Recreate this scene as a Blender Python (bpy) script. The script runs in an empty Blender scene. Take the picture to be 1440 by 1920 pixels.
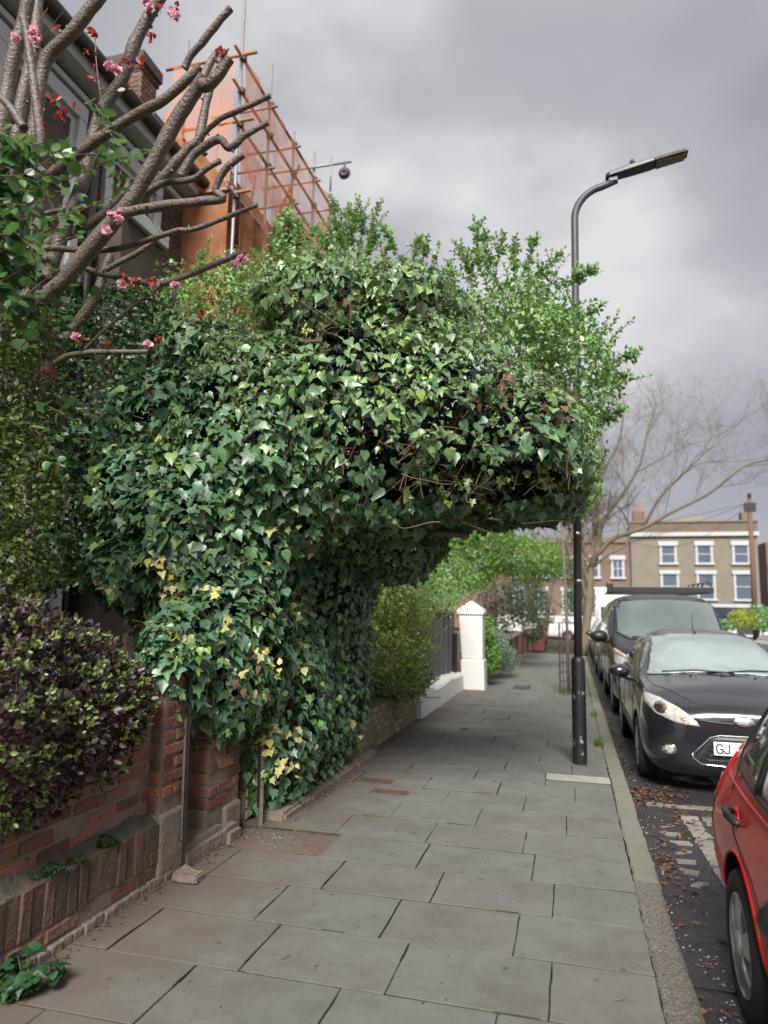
import bpy, bmesh, math, random
import numpy as np
from mathutils import Vector, Matrix, noise as mnoise
from mathutils.bvhtree import BVHTree
from mathutils.geometry import delaunay_2d_cdt
S = bpy.context.scene
COL = S.collection
PI = math.pi
rad = math.radians
RNG = np.random.default_rng(7)
random.seed(7)

# ------------------------------------------------------------------ camera
FPX, CXP, CYP, CAMH = 1323.0, 720.0, 960.0, 1.52
def _axes():
    s = np.array([1072-CXP, 1150-CYP, FPX]); s /= np.linalg.norm(s)
    up = np.cross(s, np.array([1, 0.0186, 0.])); up /= np.linalg.norm(up)
    if up[1] > 0: up = -up
    r = np.cross(s, up); r /= np.linalg.norm(r)
    if r[0] < 0: r = -r
    return np.array([r, s, up])
RM = _axes()
cam_d = bpy.data.cameras.new('camera')
cam = bpy.data.objects.new('camera', cam_d)
COL.objects.link(cam)
S.camera = cam
right, upv, back = RM[:, 0], -RM[:, 1], -RM[:, 2]
cam.matrix_world = Matrix(((right[0], upv[0], back[0], 0), (right[1], upv[1], back[1], 0), (right[2], upv[2], back[2], CAMH), (0, 0, 0, 1)))
cam_d.sensor_fit = 'VERTICAL'
cam_d.sensor_height = 32
cam_d.lens = FPX/1920*32
cam_d.clip_start = 0.05
cam_d.clip_end = 2000
cam_d.dof.use_dof = True
cam_d.dof.focus_distance = 4.3
cam_d.dof.aperture_fstop = 1.35

def at(px, py, Y):
    d = RM @ np.array([(px-CXP)/FPX, (py-CYP)/FPX, 1.])
    return np.array([0, 0, CAMH]) + Y/d[1]*d
def atX(px, py, X):
    d = RM @ np.array([(px-CXP)/FPX, (py-CYP)/FPX, 1.])
    return np.array([0, 0, CAMH]) + X/d[0]*d

# ------------------------------------------------------------------ world, sun, exposure
SUN_EL, SUN_ROT = rad(42), rad(174)      # sun behind the camera, to the right
W = bpy.data.worlds.new('World'); S.world = W; W.use_nodes = True
wn, wl = W.node_tree.nodes, W.node_tree.links
wn.clear()
def WN(t, **k):
    n = wn.new(t)
    for a, b in k.items(): setattr(n, a, b)
    return n
sky = WN('ShaderNodeTexSky', sky_type='NISHITA', sun_disc=False, sun_elevation=SUN_EL, sun_rotation=SUN_ROT)
bg_sky = WN('ShaderNodeBackground'); bg_sky.inputs[1].default_value = 0.06
wl.new(sky.outputs[0], bg_sky.inputs[0])
tc = WN('ShaderNodeTexCoord')
mp = WN('ShaderNodeMapping'); mp.inputs['Scale'].default_value = (1, 1, 1.5); mp.inputs['Location'].default_value = (4.1, 18.8, 13.8); mp.inputs['Rotation'].default_value = (0, rad(-35), 0)
wl.new(tc.outputs['Generated'], mp.inputs[0])
n1 = WN('ShaderNodeTexNoise'); n1.inputs['Scale'].default_value = 2.1; n1.inputs['Detail'].default_value = 5.0; n1.inputs['Roughness'].default_value = .43; n1.inputs['Distortion'].default_value = .1
wl.new(mp.outputs[0], n1.inputs[0])
ramp = WN('ShaderNodeValToRGB')
cr = ramp.color_ramp
cr.elements[0].position = .33; cr.elements[0].color = (.235, .235, .262, 1)
cr.elements[1].position = .58; cr.elements[1].color = (.49, .485, .495, 1)
e = cr.elements.new(.48); e.color = (.32, .316, .34, 1)
wl.new(n1.outputs[0], ramp.inputs[0])
bg_c = WN('ShaderNodeBackground'); bg_c.inputs[1].default_value = 1.0
wl.new(ramp.outputs[0], bg_c.inputs[0])
mixw = WN('ShaderNodeMixShader'); mixw.inputs[0].default_value = .92
wl.new(bg_sky.outputs[0], mixw.inputs[1]); wl.new(bg_c.outputs[0], mixw.inputs[2])
wo = WN('ShaderNodeOutputWorld'); wl.new(mixw.outputs[0], wo.inputs[0])

sun_d = bpy.data.lights.new('sun', 'SUN'); sun_d.energy = 5.0; sun_d.angle = rad(24); sun_d.color = (1, .96, .9)
sun = bpy.data.objects.new('sun', sun_d); COL.objects.link(sun)
sdir = Vector((math.sin(SUN_ROT)*math.cos(SUN_EL), math.cos(SUN_ROT)*math.cos(SUN_EL), math.sin(SUN_EL)))
sun.rotation_euler = sdir.to_track_quat('Z', 'Y').to_euler()
S.view_settings.view_transform = 'Standard'; S.view_settings.look = 'None'
S.view_settings.gamma = 1; S.view_settings.exposure = 0.72; S.view_settings.use_curve_mapping = False
S.render.engine = 'CYCLES'
S.cycles.use_denoising = True
S.cycles.max_bounces = 6; S.cycles.diffuse_bounces = 3; S.cycles.glossy_bounces = 3; S.cycles.transmission_bounces = 4; S.cycles.transparent_max_bounces = 12
S.cycles.use_adaptive_sampling = True

# ------------------------------------------------------------------ materials
def nd(nt, t, **k):
    n = nt.nodes.new(t)
    for a, b in k.items(): setattr(n, a, b)
    return n
def mat(name, col, rough=.7, metal=0., bump=0., bscale=40., var=0., vscale=6., col2=None, spec=.5, coat=0., rvar=0., island=0., speck=None):
    m = bpy.data.materials.new(name); m.use_nodes = True
    nt = m.node_tree; b = nt.nodes['Principled BSDF']
    b.inputs['Roughness'].default_value = rough; b.inputs['Metallic'].default_value = metal
    b.inputs['Specular IOR Level'].default_value = spec; b.inputs['Coat Weight'].default_value = coat
    b.inputs['Coat Roughness'].default_value = .05
    L = nt.links
    c2 = col2 or tuple(max(0, x*.55) for x in col)
    tcn = nd(nt, 'ShaderNodeTexCoord')
    geo = nd(nt, 'ShaderNodeNewGeometry')
    src = None
    if var > 0:
        n = nd(nt, 'ShaderNodeTexNoise'); n.inputs['Scale'].default_value = vscale; n.inputs['Detail'].default_value = 6; n.inputs['Roughness'].default_value = .65
        L.new(geo.outputs['Position'], n.inputs[0])
        r = nd(nt, 'ShaderNodeMapRange'); r.inputs[1].default_value = .35; r.inputs[2].default_value = .68; r.inputs[4].default_value = var
        L.new(n.outputs[0], r.inputs[0])
        mx = nd(nt, 'ShaderNodeMix', data_type='RGBA'); mx.inputs[6].default_value = (*col, 1); mx.inputs[7].default_value = (*c2, 1)
        L.new(r.outputs[0], mx.inputs[0]); src = mx.outputs[2]
        if rvar:
            rr = nd(nt, 'ShaderNodeMapRange'); rr.inputs[1].default_value = .35; rr.inputs[2].default_value = .65; rr.inputs[3].default_value = rough; rr.inputs[4].default_value = rough-rvar
            L.new(n.outputs[0], rr.inputs[0]); L.new(rr.outputs[0], b.inputs['Roughness'])
    if island > 0:
        oi = nd(nt, 'ShaderNodeObjectInfo')
        ad = nd(nt, 'ShaderNodeMath', operation='ADD'); L.new(oi.outputs['Random'], ad.inputs[0]); L.new(geo.outputs['Random Per Island'], ad.inputs[1])
        fr = nd(nt, 'ShaderNodeMath', operation='FRACT'); L.new(ad.outputs[0], fr.inputs[0])
        mr = nd(nt, 'ShaderNodeMapRange'); mr.inputs[3].default_value = 1-island; mr.inputs[4].default_value = 1+island*.6
        L.new(fr.outputs[0], mr.inputs[0])
        hs = nd(nt, 'ShaderNodeHueSaturation'); L.new(mr.outputs[0], hs.inputs['Value'])
        mr2 = nd(nt, 'ShaderNodeMapRange'); mr2.inputs[3].default_value = .5-.03*island; mr2.inputs[4].default_value = .5+.03*island
        ad2 = nd(nt, 'ShaderNodeMath', operation='MULTIPLY'); ad2.inputs[1].default_value = 7.31; L.new(fr.outputs[0], ad2.inputs[0])
        fr2 = nd(nt, 'ShaderNodeMath', operation='FRACT'); L.new(ad2.outputs[0], fr2.inputs[0]); L.new(fr2.outputs[0], mr2.inputs[0])
        L.new(mr2.outputs[0], hs.inputs['Hue'])
        if src: L.new(src, hs.inputs['Color'])
        else: hs.inputs['Color'].default_value = (*col, 1)
        src = hs.outputs[0]
    if speck:
        n = nd(nt, 'ShaderNodeTexNoise'); n.inputs['Scale'].default_value = speck[0]; n.inputs['Detail'].default_value = 2; L.new(geo.outputs['Position'], n.inputs[0])
        r = nd(nt, 'ShaderNodeMapRange'); r.inputs[1].default_value = speck[2]; r.inputs[2].default_value = speck[2]+.05; L.new(n.outputs[0], r.inputs[0])
        mx = nd(nt, 'ShaderNodeMix', data_type='RGBA'); L.new(r.outputs[0], mx.inputs[0]); L.new(src, mx.inputs[6]); mx.inputs[7].default_value = (*speck[1], 1); src = mx.outputs[2]
    if src: L.new(src, b.inputs['Base Color'])
    else: b.inputs['Base Color'].default_value = (*col, 1)
    if bump > 0:
        n = nd(nt, 'ShaderNodeTexNoise'); n.inputs['Scale'].default_value = bscale; n.inputs['Detail'].default_value = 5
        L.new(geo.outputs['Position'], n.inputs[0])
        bp = nd(nt, 'ShaderNodeBump'); bp.inputs['Strength'].default_value = bump; bp.inputs['Distance'].default_value = .01
        L.new(n.outputs[0], bp.inputs['Height']); L.new(bp.outputs[0], b.inputs['Normal'])
    return m
def leafmat(name, cols, rough=.4, trans=.25, spec=.5, vein=0.0, weights=None):
    """per-leaf colour from a ramp driven by the leaf's own random value"""
    m = bpy.data.materials.new(name); m.use_nodes = True
    nt = m.node_tree; L = nt.links; b = nt.nodes['Principled BSDF']; out = nt.nodes['Material Output']
    b.inputs['Roughness'].default_value = rough; b.inputs['Specular IOR Level'].default_value = spec
    geo = nd(nt, 'ShaderNodeNewGeometry'); oi = nd(nt, 'ShaderNodeObjectInfo')
    ad = nd(nt, 'ShaderNodeMath', operation='ADD'); L.new(oi.outputs['Random'], ad.inputs[0]); L.new(geo.outputs['Random Per Island'], ad.inputs[1])
    fr = nd(nt, 'ShaderNodeMath', operation='FRACT'); L.new(ad.outputs[0], fr.inputs[0])
    rp = nd(nt, 'ShaderNodeValToRGB'); cr = rp.color_ramp
    k = len(cols)
    w = weights or [1]*k
    cum = np.cumsum([0]+list(w))/sum(w)
    cr.interpolation = 'CONSTANT' if weights else 'LINEAR'
    for i, c in enumerate(cols):
        pos = float(cum[i]) if weights else i/(k-1)
        if i == 0: cr.elements[0].position = 0; cr.elements[0].color = (*c, 1)
        elif i == 1 and True: cr.elements[1].position = pos; cr.elements[1].color = (*c, 1)
        else:
            e = cr.elements.new(pos); e.color = (*c, 1)
    L.new(fr.outputs[0], rp.inputs[0])
    src = rp.outputs[0]
    n = nd(nt, 'ShaderNodeTexNoise'); n.inputs['Scale'].default_value = 60.; n.inputs['Detail'].default_value = 3; L.new(geo.outputs['Position'], n.inputs[0])
    mr = nd(nt, 'ShaderNodeMapRange'); mr.inputs[1].default_value = .3; mr.inputs[2].default_value = .7; mr.inputs[3].default_value = .78; mr.inputs[4].default_value = 1.2
    L.new(n.outputs[0], mr.inputs[0])
    hs = nd(nt, 'ShaderNodeHueSaturation'); L.new(mr.outputs[0], hs.inputs['Value']); L.new(src, hs.inputs['Color']); src = hs.outputs[0]
    if vein > 0:
        uv = nd(nt, 'ShaderNodeUVMap'); sp = nd(nt, 'ShaderNodeSeparateXYZ'); L.new(uv.outputs[0], sp.inputs[0])
        at2 = nd(nt, 'ShaderNodeMath', operation='ARCTAN2'); L.new(sp.outputs[0], at2.inputs[0]); L.new(sp.outputs[1], at2.inputs[1])
        ml = nd(nt, 'ShaderNodeMath', operation='MULTIPLY'); ml.inputs[1].default_value = 7.0; L.new(at2.outputs[0], ml.inputs[0])
        cs = nd(nt, 'ShaderNodeMath', operation='COSINE'); L.new(ml.outputs[0], cs.inputs[0])
        vr = nd(nt, 'ShaderNodeMapRange'); vr.inputs[1].default_value = .93; vr.inputs[2].default_value = 1.; vr.inputs[4].default_value = vein
        L.new(cs.outputs[0], vr.inputs[0])
        mx = nd(nt, 'ShaderNodeMix', data_type='RGBA'); L.new(vr.outputs[0], mx.inputs[0]); L.new(src, mx.inputs[6]); mx.inputs[7].default_value = (.22, .32, .17, 1)
        src = mx.outputs[2]
    L.new(src, b.inputs['Base Color'])
    bp = nd(nt, 'ShaderNodeBump'); bp.inputs['Strength'].default_value = .35; bp.inputs['Distance'].default_value = .004; L.new(n.outputs[0], bp.inputs['Height']); L.new(bp.outputs[0], b.inputs['Normal'])
    tr = nd(nt, 'ShaderNodeBsdfTranslucent')
    g = nd(nt, 'ShaderNodeHueSaturation'); g.inputs['Value'].default_value = 1.6; g.inputs['Hue'].default_value = .48; L.new(src, g.inputs['Color']); L.new(g.outputs[0], tr.inputs[0])
    mx2 = nd(nt, 'ShaderNodeMixShader'); mx2.inputs[0].default_value = trans
    L.new(b.outputs[0], mx2.inputs[1]); L.new(tr.outputs[0], mx2.inputs[2]); L.new(mx2.outputs[0], out.inputs[0])
    return m
M = {}
M['mortar'] = mat('mortar', (.19, .15, .12), .95, bump=.8, bscale=60, var=.8, vscale=7)
M['brick_red'] = mat('red_brick', (.21, .078, .048), .95, bump=1.1, bscale=45, var=.9, vscale=10, col2=(.13, .09, .068), island=.5, speck=(34, (.06, .045, .04), .63))
M['brick_stock'] = mat('yellow_stock_brick', (.30, .24, .155), .9, bump=.8, bscale=50, var=.9, vscale=8, col2=(.12, .12, .05), island=.3)
M['brick_dark'] = mat('dark_house_brick', (.085, .06, .052), .9, bump=.5, bscale=50, var=.7, vscale=5, island=.3)
M['brick_chim'] = mat('chimney_brick', (.21, .11, .08), .9, bump=.5, bscale=50, var=.7, vscale=5, island=.3)
M['white'] = mat('white_paint', (.56, .555, .54), .6, bump=.35, bscale=25, var=.45, vscale=5, col2=(.5, .49, .45))
M['whiteframe'] = mat('white_window_paint', (.42, .43, .45), .45, var=.3, vscale=4)
M['black'] = mat('black_metal_paint', (.012, .012, .014), .35, bump=.15, bscale=30, var=.4, vscale=20, col2=(.03, .03, .033))
M['darkgrey'] = mat('dark_grey_paint', (.055, .052, .058), .5, var=.4, vscale=9)
M['iron'] = mat('weathered_iron', (.05, .04, .035), .7, bump=.5, bscale=60, var=.8, vscale=20, col2=(.11, .06, .035))
M['wood'] = mat('old_timber', (.16, .12, .085), .85, bump=.6, bscale=40, var=.7, vscale=12)
M['stone'] = mat('old_stone', (.19, .16, .13), .9, bump=1., bscale=30, var=.8, vscale=9, col2=(.12, .09, .07))
M['glass'] = mat('window_glass', (.035, .045, .055), .04, spec=1.0, coat=1)
M['chrome'] = mat('chrome', (.7, .7, .72), .12, metal=1)
M['rubber'] = mat('tyre_rubber', (.015, .015, .016), .85, bump=.4, bscale=50)
M['carplastic'] = mat('black_car_plastic', (.014, .014, .016), .45)
M['silver'] = mat('silver_wheel_trim', (.42, .42, .43), .35, metal=.6, var=.4, vscale=12, col2=(.2, .19, .18))
M['rope'] = mat('pale_blue_rope', (.3, .42, .48), .8)

# slabs: per-slab tint, stains, fine grain
def slabmat(name, base, tint, dark):
    m = bpy.data.materials.new(name); m.use_nodes = True
    nt = m.node_tree; L = nt.links; b = nt.nodes['Principled BSDF']
    geo = nd(nt, 'ShaderNodeNewGeometry'); oi = nd(nt, 'ShaderNodeObjectInfo')
    ad = nd(nt, 'ShaderNodeMath', operation='ADD'); L.new(oi.outputs['Random'], ad.inputs[0]); L.new(geo.outputs['Random Per Island'], ad.inputs[1])
    fr = nd(nt, 'ShaderNodeMath', operation='FRACT'); L.new(ad.outputs[0], fr.inputs[0])
    rp = nd(nt, 'ShaderNodeValToRGB'); rp.color_ramp.elements[0].color = (*base, 1); rp.color_ramp.elements[1].color = (*tint, 1)
    e = rp.color_ramp.elements.new(.66); e.color = (base[0]*1.04, base[1]*1.04, base[2]*1.03, 1)
    e = rp.color_ramp.elements.new(.35); e.color = (base[0]*.95, base[1]*.955, base[2]*.96, 1)
    L.new(fr.outputs[0], rp.inputs[0])
    def noise(sc, det=5, ro=.6):
        n = nd(nt, 'ShaderNodeTexNoise'); n.inputs['Scale'].default_value = sc; n.inputs['Detail'].default_value = det; n.inputs['Roughness'].default_value = ro
        L.new(geo.outputs['Position'], n.inputs[0]); return n.outputs[0]
    def rng(s, a, bb, c, d):
        r = nd(nt, 'ShaderNodeMapRange'); r.inputs[1].default_value = a; r.inputs[2].default_value = bb; r.inputs[3].default_value = c; r.inputs[4].default_value = d
        L.new(s, r.inputs[0]); return r.outputs[0]
    def mix(f, a, colr):
        x = nd(nt, 'ShaderNodeMix', data_type='RGBA'); L.new(f, x.inputs[0]); L.new(a, x.inputs[6]); x.inputs[7].default_value = (*colr, 1); return x.outputs[2]
    c = rp.outputs[0]
    c = mix(rng(noise(2.2, 7, .75), .42, .70, 0, .75), c, dark)
    c = mix(rng(noise(9, 4), .6, .74, 0, .35), c, tuple(x*1.35 for x in base))
    c = mix(rng(noise(17, 6, .75), .64, .74, 0, .7), c, tuple(x*.4 for x in dark))
    c = mix(rng(noise(75, 3), .66, .70, 0, .8), c, (.045, .038, .03))
    c = mix(rng(noise(260, 2), .45, .62, 0, .35), c, dark)
    c = mix(rng(noise(5.5, 8, .8), .55, .62, 0, .5), c, tuple(x*.62 for x in base))
    vg = nd(nt, 'ShaderNodeTexVoronoi'); vg.inputs['Scale'].default_value = 4.5; vg.inputs['Randomness'].default_value = 1; L.new(geo.outputs['Position'], vg.inputs[0])
    c = mix(rng(vg.outputs['Distance'], .055, .075, .8, 0), c, (.05, .047, .042))
    # ragged soil wash by the garden walls, widened and darkened to paint in tree shade
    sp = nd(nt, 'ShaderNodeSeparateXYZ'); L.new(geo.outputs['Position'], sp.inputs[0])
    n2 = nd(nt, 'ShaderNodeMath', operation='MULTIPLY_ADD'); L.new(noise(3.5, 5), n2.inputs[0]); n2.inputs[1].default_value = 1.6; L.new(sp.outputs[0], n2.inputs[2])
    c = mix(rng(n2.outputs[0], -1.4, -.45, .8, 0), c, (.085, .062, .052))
    L.new(c, b.inputs['Base Color']); b.inputs['Roughness'].default_value = .82
    vo = nd(nt, 'ShaderNodeTexVoronoi'); vo.inputs['Scale'].default_value = 170
    L.new(geo.outputs['Position'], vo.inputs[0])
    bp0 = nd(nt, 'ShaderNodeBump'); bp0.inputs['Strength'].default_value = .35; bp0.inputs['Distance'].default_value = .004; L.new(noise(140, 3), bp0.inputs['Height'])
    bp = nd(nt, 'ShaderNodeBump'); bp.inputs['Strength'].default_value = .28; bp.inputs['Distance'].default_value = .003; L.new(vo.outputs[0], bp.inputs['Height']); L.new(bp0.outputs[0], bp.inputs['Normal'])
    L.new(bp.outputs[0], b.inputs['Normal'])
    return m
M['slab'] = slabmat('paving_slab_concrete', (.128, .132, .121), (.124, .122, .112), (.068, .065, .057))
M['paleslab'] = mat('pale_concrete', (.29, .285, .26), .85, bump=.4, bscale=80, var=.5, vscale=7)
M['joint'] = mat('joint_dirt', (.022, .018, .014), .95, bump=.8, bscale=60, var=1., vscale=4, col2=(.05, .06, .02))
M['kerb_pale'] = mat('pale_kerb_granite', (.15, .145, .125), .85, bump=.9, bscale=90, var=.8, vscale=14, col2=(.13, .13, .08), island=.15)
M['kerb_dark'] = mat('dark_aggregate_kerb', (.05, .044, .036), .75, bump=1.4, bscale=110, var=1.0, vscale=70, col2=(.23, .21, .175), island=.1)
M['tarmac'] = mat('tarmac_patch', (.085, .06, .045), .9, bump=1.2, bscale=150, var=.7, vscale=60, col2=(.17, .13, .10))
M['asphalt'] = mat('road_asphalt', (.036, .032, .036), .62, bump=1.3, bscale=130, var=.9, vscale=5, col2=(.030, .027, .034), rvar=.48)
M['sett'] = mat('granite_sett', (.20, .18, .165), .75, bump=.9, bscale=50, var=.6, vscale=12, island=.25)
M['soil'] = mat('garden_soil', (.05, .036, .025), .95, bump=1, bscale=20, var=.6, vscale=5)
M['bark'] = mat('cherry_bark', (.125, .10, .085), .5, bump=.9, bscale=60, var=.8, vscale=16, col2=(.075, .058, .048), speck=(95, (.025, .018, .014), .60))
M['bark_pale'] = mat('weathered_bark', (.16, .135, .11), .8, bump=.8, bscale=50, var=.8, vscale=15, col2=(.07, .055, .045))
M['cutwood'] = mat('cut_branch_end', (.10, .075, .05), .85, bump=.5, bscale=70, var=.6, vscale=30)
M['vine'] = mat('ivy_stem', (.15, .09, .055), .75, bump=.5, bscale=60, var=.6, vscale=15)
M['twig'] = mat('bare_twig', (.14, .115, .08), .8, var=.4, vscale=3)
M['redstem'] = mat('red_stem', (.14, .05, .03), .5)

# ------------------------------------------------------------------ helpers
def setp(o, label=None, cat=None, group=None, kind=None):
    if label: o['label'] = label
    if cat: o['category'] = cat
    if group: o['group'] = group
    if kind: o['kind'] = kind
    return o
def thing(name, label, cat, loc=(0, 0, 0), group=None, kind=None):
    o = bpy.data.objects.new(name, None); o.empty_display_size = .1
    COL.objects.link(o); o.location = tuple(float(c) for c in loc)
    return setp(o, label, cat, group, kind)
def wloc(o):
    v = Vector((0, 0, 0))
    while o is not None: v += o.location; o = o.parent
    return v
class MB:
    def __init__(s): s.v = []; s.f = []
    def add(s, vs, fs):
        o = len(s.v); s.v.extend([tuple(map(float, v)) for v in vs]); s.f.extend([tuple(i+o for i in f) for f in fs]); return s
    def box(s, x0, x1, y0, y1, z0, z1):
        return s.add([(x0, y0, z0), (x1, y0, z0), (x1, y1, z0), (x0, y1, z0), (x0, y0, z1), (x1, y0, z1), (x1, y1, z1), (x0, y1, z1)],
              [(0, 3, 2, 1), (4, 5, 6, 7), (0, 1, 5, 4), (1, 2, 6, 5), (2, 3, 7, 6), (3, 0, 4, 7)])
    def tube(s, P, R, n=8, cap=True):
        P = np.array(P, float); k = len(P); R = np.ones(k)*R if np.isscalar(R) else np.array(R, float)
        T = np.gradient(P, axis=0); T /= np.linalg.norm(T, axis=1)[:, None]+1e-9
        ref = np.array([0, 0, 1.]) if abs(T[0][2]) < .9 else np.array([1., 0, 0])
        u = np.cross(T[0], ref); u /= np.linalg.norm(u); vs = []
        for i in range(k):
            u = u-T[i]*np.dot(u, T[i]); u /= np.linalg.norm(u)+1e-9; w = np.cross(T[i], u)
            for j in range(n):
                a = 2*PI*j/n; vs.append(P[i]+R[i]*(math.cos(a)*u+math.sin(a)*w))
        fs = [(i*n+j, i*n+(j+1) % n, (i+1)*n+(j+1) % n, (i+1)*n+j) for i in range(k-1) for j in range(n)]
        if cap: fs += [tuple(range(n-1, -1, -1)), tuple((k-1)*n+j for j in range(n))]
        return s.add(vs, fs)
    def lathe(s, prof, c, axis='z', n=24, sgn=1):
        """prof: (r, h) pairs"""
        vs = []
        for r, h in prof:
            for j in range(n):
                a = 2*PI*j/n; x, y = r*math.cos(a), r*math.sin(a)
                v = (x, y, h) if axis == 'z' else ((h*sgn, x, y) if axis == 'x' else (x, h, y))
                vs.append((v[0]+c[0], v[1]+c[1], v[2]+c[2]))
        k = len(prof)
        fs = [(i*n+j, i*n+(j+1) % n, (i+1)*n+(j+1) % n, (i+1)*n+j) for i in range(k-1) for j in range(n)]
        fs += [tuple(range(n-1, -1, -1)), tuple((k-1)*n+j for j in range(n))]
        return s.add(vs, fs)
def mesh(name, v, f, m, smooth=False):
    me = bpy.data.meshes.new(name); me.from_pydata([tuple(map(float, p)) for p in v], [], f)
    for mm in (m if isinstance(m, (list, tuple)) else [m]): me.materials.append(mm)
    if smooth: me.polygons.foreach_set('use_smooth', [True]*len(me.polygons))
    me.update(); return me
def part(T, name, mb, m, smooth=False, label=None, kind=None, bevel=0, seg=2, recalc=False):
    """link mb (world coords) as one mesh object, child of T (or top-level if T is None)"""
    base = wloc(T) if T is not None else Vector((0, 0, 0))
    v = np.array(mb.v)-np.array(base)
    me = mesh(name, v, mb.f, m, smooth)
    if recalc:
        bm = bmesh.new(); bm.from_mesh(me); bmesh.ops.recalc_face_normals(bm, faces=bm.faces); bm.to_mesh(me); bm.free()
    o = bpy.data.objects.new(name, me); COL.objects.link(o)
    if T is not None: o.parent = T
    if bevel:
        b = o.modifiers.new('bevel', 'BEVEL'); b.width = bevel; b.segments = seg; b.limit_method = 'ANGLE'
    if label: o['label'] = label
    if kind: o['kind'] = kind
    return o
def inst(T, name, me, loc, rot=(0, 0, 0), scale=(1, 1, 1)):
    o = bpy.data.objects.new(name, me); COL.objects.link(o)
    if T is not None: o.parent = T; loc = Vector(loc)-wloc(T)
    o.location = loc; o.rotation_euler = rot; o.scale = scale
    return o
_K = RNG.normal(size=(18, 3)); _K /= np.linalg.norm(_K, axis=1)[:, None]; _PH = RNG.uniform(0, 6.28, 18)
def nz(P, scale=1., off=0.):
    """cheap vectorised smooth noise, about -1..1"""
    P = np.asarray(P)*scale; r = 0
    for i in range(12):
        fq = (1.0, 1.7, 2.6, 3.9)[i % 4]; r = r+np.sin(P@(_K[i]*fq)+_PH[i]+off*(i+1.3))/(1, 1.4, 1.9, 2.6)[i % 4]
    return r/4.6
def norm(a): return a/(np.linalg.norm(a, axis=-1, keepdims=True)+1e-9)

# leaf templates: verts (x across, y along, z up), faces
def leaf_tpl(outline, cz=.0, fold=.12, curl=.2, mid=(0, .4)):
    v = [(mid[0], mid[1], cz)]+[(x, y, 0) for x, y in outline]
    v = np.array(v, float)
    v[:, 2] += fold*np.abs(v[:, 0])-curl*(v[:, 1]-.1)**2
    n = len(outline)
    f = [(0, i+1, (i+1) % n+1) for i in range(n)]
    return v, f
IVY = leaf_tpl([(0, 0), (.2, -.14), (.47, -.02), (.36, .24), (.5, .5), (.2, .56), (0, 1.), (-.2, .56), (-.5, .5), (-.36, .24), (-.47, -.02), (-.2, -.14)], fold=.18, curl=.22)
IVY2 = leaf_tpl([(0, 0), (.26, -.06), (.43, .16), (.4, .42), (.2, .68), (0, 1.), (-.2, .68), (-.4, .42), (-.43, .16), (-.26, -.06)], fold=.22, curl=.3)
IVY3 = leaf_tpl([(0, 0), (.16, .02), (.34, .3), (.26, .6), (0, 1.05), (-.24, .62), (-.36, .28), (-.16, .02)], fold=.25, curl=.4)
OVAL = (np.array([(0, 0, 0), (.26, .3, .05), (.24, .65, .03), (0, 1, -.1), (-.24, .65, .03), (-.26, .3, .05), (0, .5, -.02)], float), [(0, 1, 6), (1, 2, 6), (2, 3, 6), (3, 4, 6), (4, 5, 6), (5, 0, 6)])
QUAD = (np.array([(0, 0, 0), (.28, .45, .05), (0, 1, -.08), (-.28, .45, .05)], float), [(0, 1, 2), (0, 2, 3)])
ROUND = (np.array([(0, 0, 0), (.38, .12, .06), (.5, .45, .07), (.36, .8, .0), (0, 1.02, -.1), (-.36, .8, .0), (-.5, .45, .07), (-.38, .12, .06), (0, .45, -.03)], float), [(i, (i+1) % 8, 8) for i in range(8)])
def frames(D, N):
    Y = norm(D); X = norm(np.cross(Y, N)); Z = np.cross(X, Y)
    return X, Y, Z
def leaves(T, name, tpls, P, D, N, size, m, kind='stuff', label=None, choice=None):
    """one mesh of many leaves. P position, D direction of tip, N normal, size array"""
    P, D, N = map(np.asarray, (P, D, N)); size = np.ones(len(P))*size
    X, Y, Z = frames(D, N); k = len(P)
    if choice is None: choice = RNG.integers(0, len(tpls), k)
    V, Fl, UV, off = [], [], [], 0
    tot = []
    for t, (tv, tf) in enumerate(tpls):
        ix = np.where(choice == t)[0]
        if len(ix) == 0: continue
        w = RNG.uniform(.85, 1.15, (len(ix), 1)); fz = RNG.uniform(.4, 1.7, (len(ix), 1))
        vv = P[ix][:, None]+size[ix][:, None, None]*(tv[None, :, 0, None]*w[..., None]*X[ix][:, None]+tv[None, :, 1, None]*Y[ix][:, None]+tv[None, :, 2, None]*fz[..., None]*Z[ix][:, None])
        nv = len(tv); fa = np.array(tf)
        ff = fa[None]+(np.arange(len(ix))*nv)[:, None, None]+off
        V.append(vv.reshape(-1, 3)); Fl.append(ff.reshape(-1, 3)); off += len(ix)*nv
        UV.append(np.tile(tv[:, :2][fa.reshape(-1)], (len(ix), 1)))
    V = np.concatenate(V); Fl = np.concatenate(Fl); UV = np.concatenate(UV)
    if T is not None: V = V-np.array(wloc(T))
    me = bpy.data.meshes.new(name)
    me.vertices.add(len(V)); me.vertices.foreach_set('co', V.astype(np.float32).ravel())
    me.loops.add(Fl.size); me.loops.foreach_set('vertex_index', Fl.astype(np.int32).ravel())
    me.polygons.add(len(Fl)); me.polygons.foreach_set('loop_start', np.arange(0, Fl.size, 3, dtype=np.int32))
    me.polygons.foreach_set('use_smooth', np.ones(len(Fl), dtype=bool))
    me.materials.append(m)
    uv = me.uv_layers.new(name='UVMap'); uv.data.foreach_set('uv', UV.astype(np.float32).ravel())
    me.update(calc_edges=True); me.validate()
    o = bpy.data.objects.new(name, me); COL.objects.link(o)
    if T is not None: o.parent = T
    if kind: o['kind'] = kind
    if label: o['label'] = label
    return o
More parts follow.
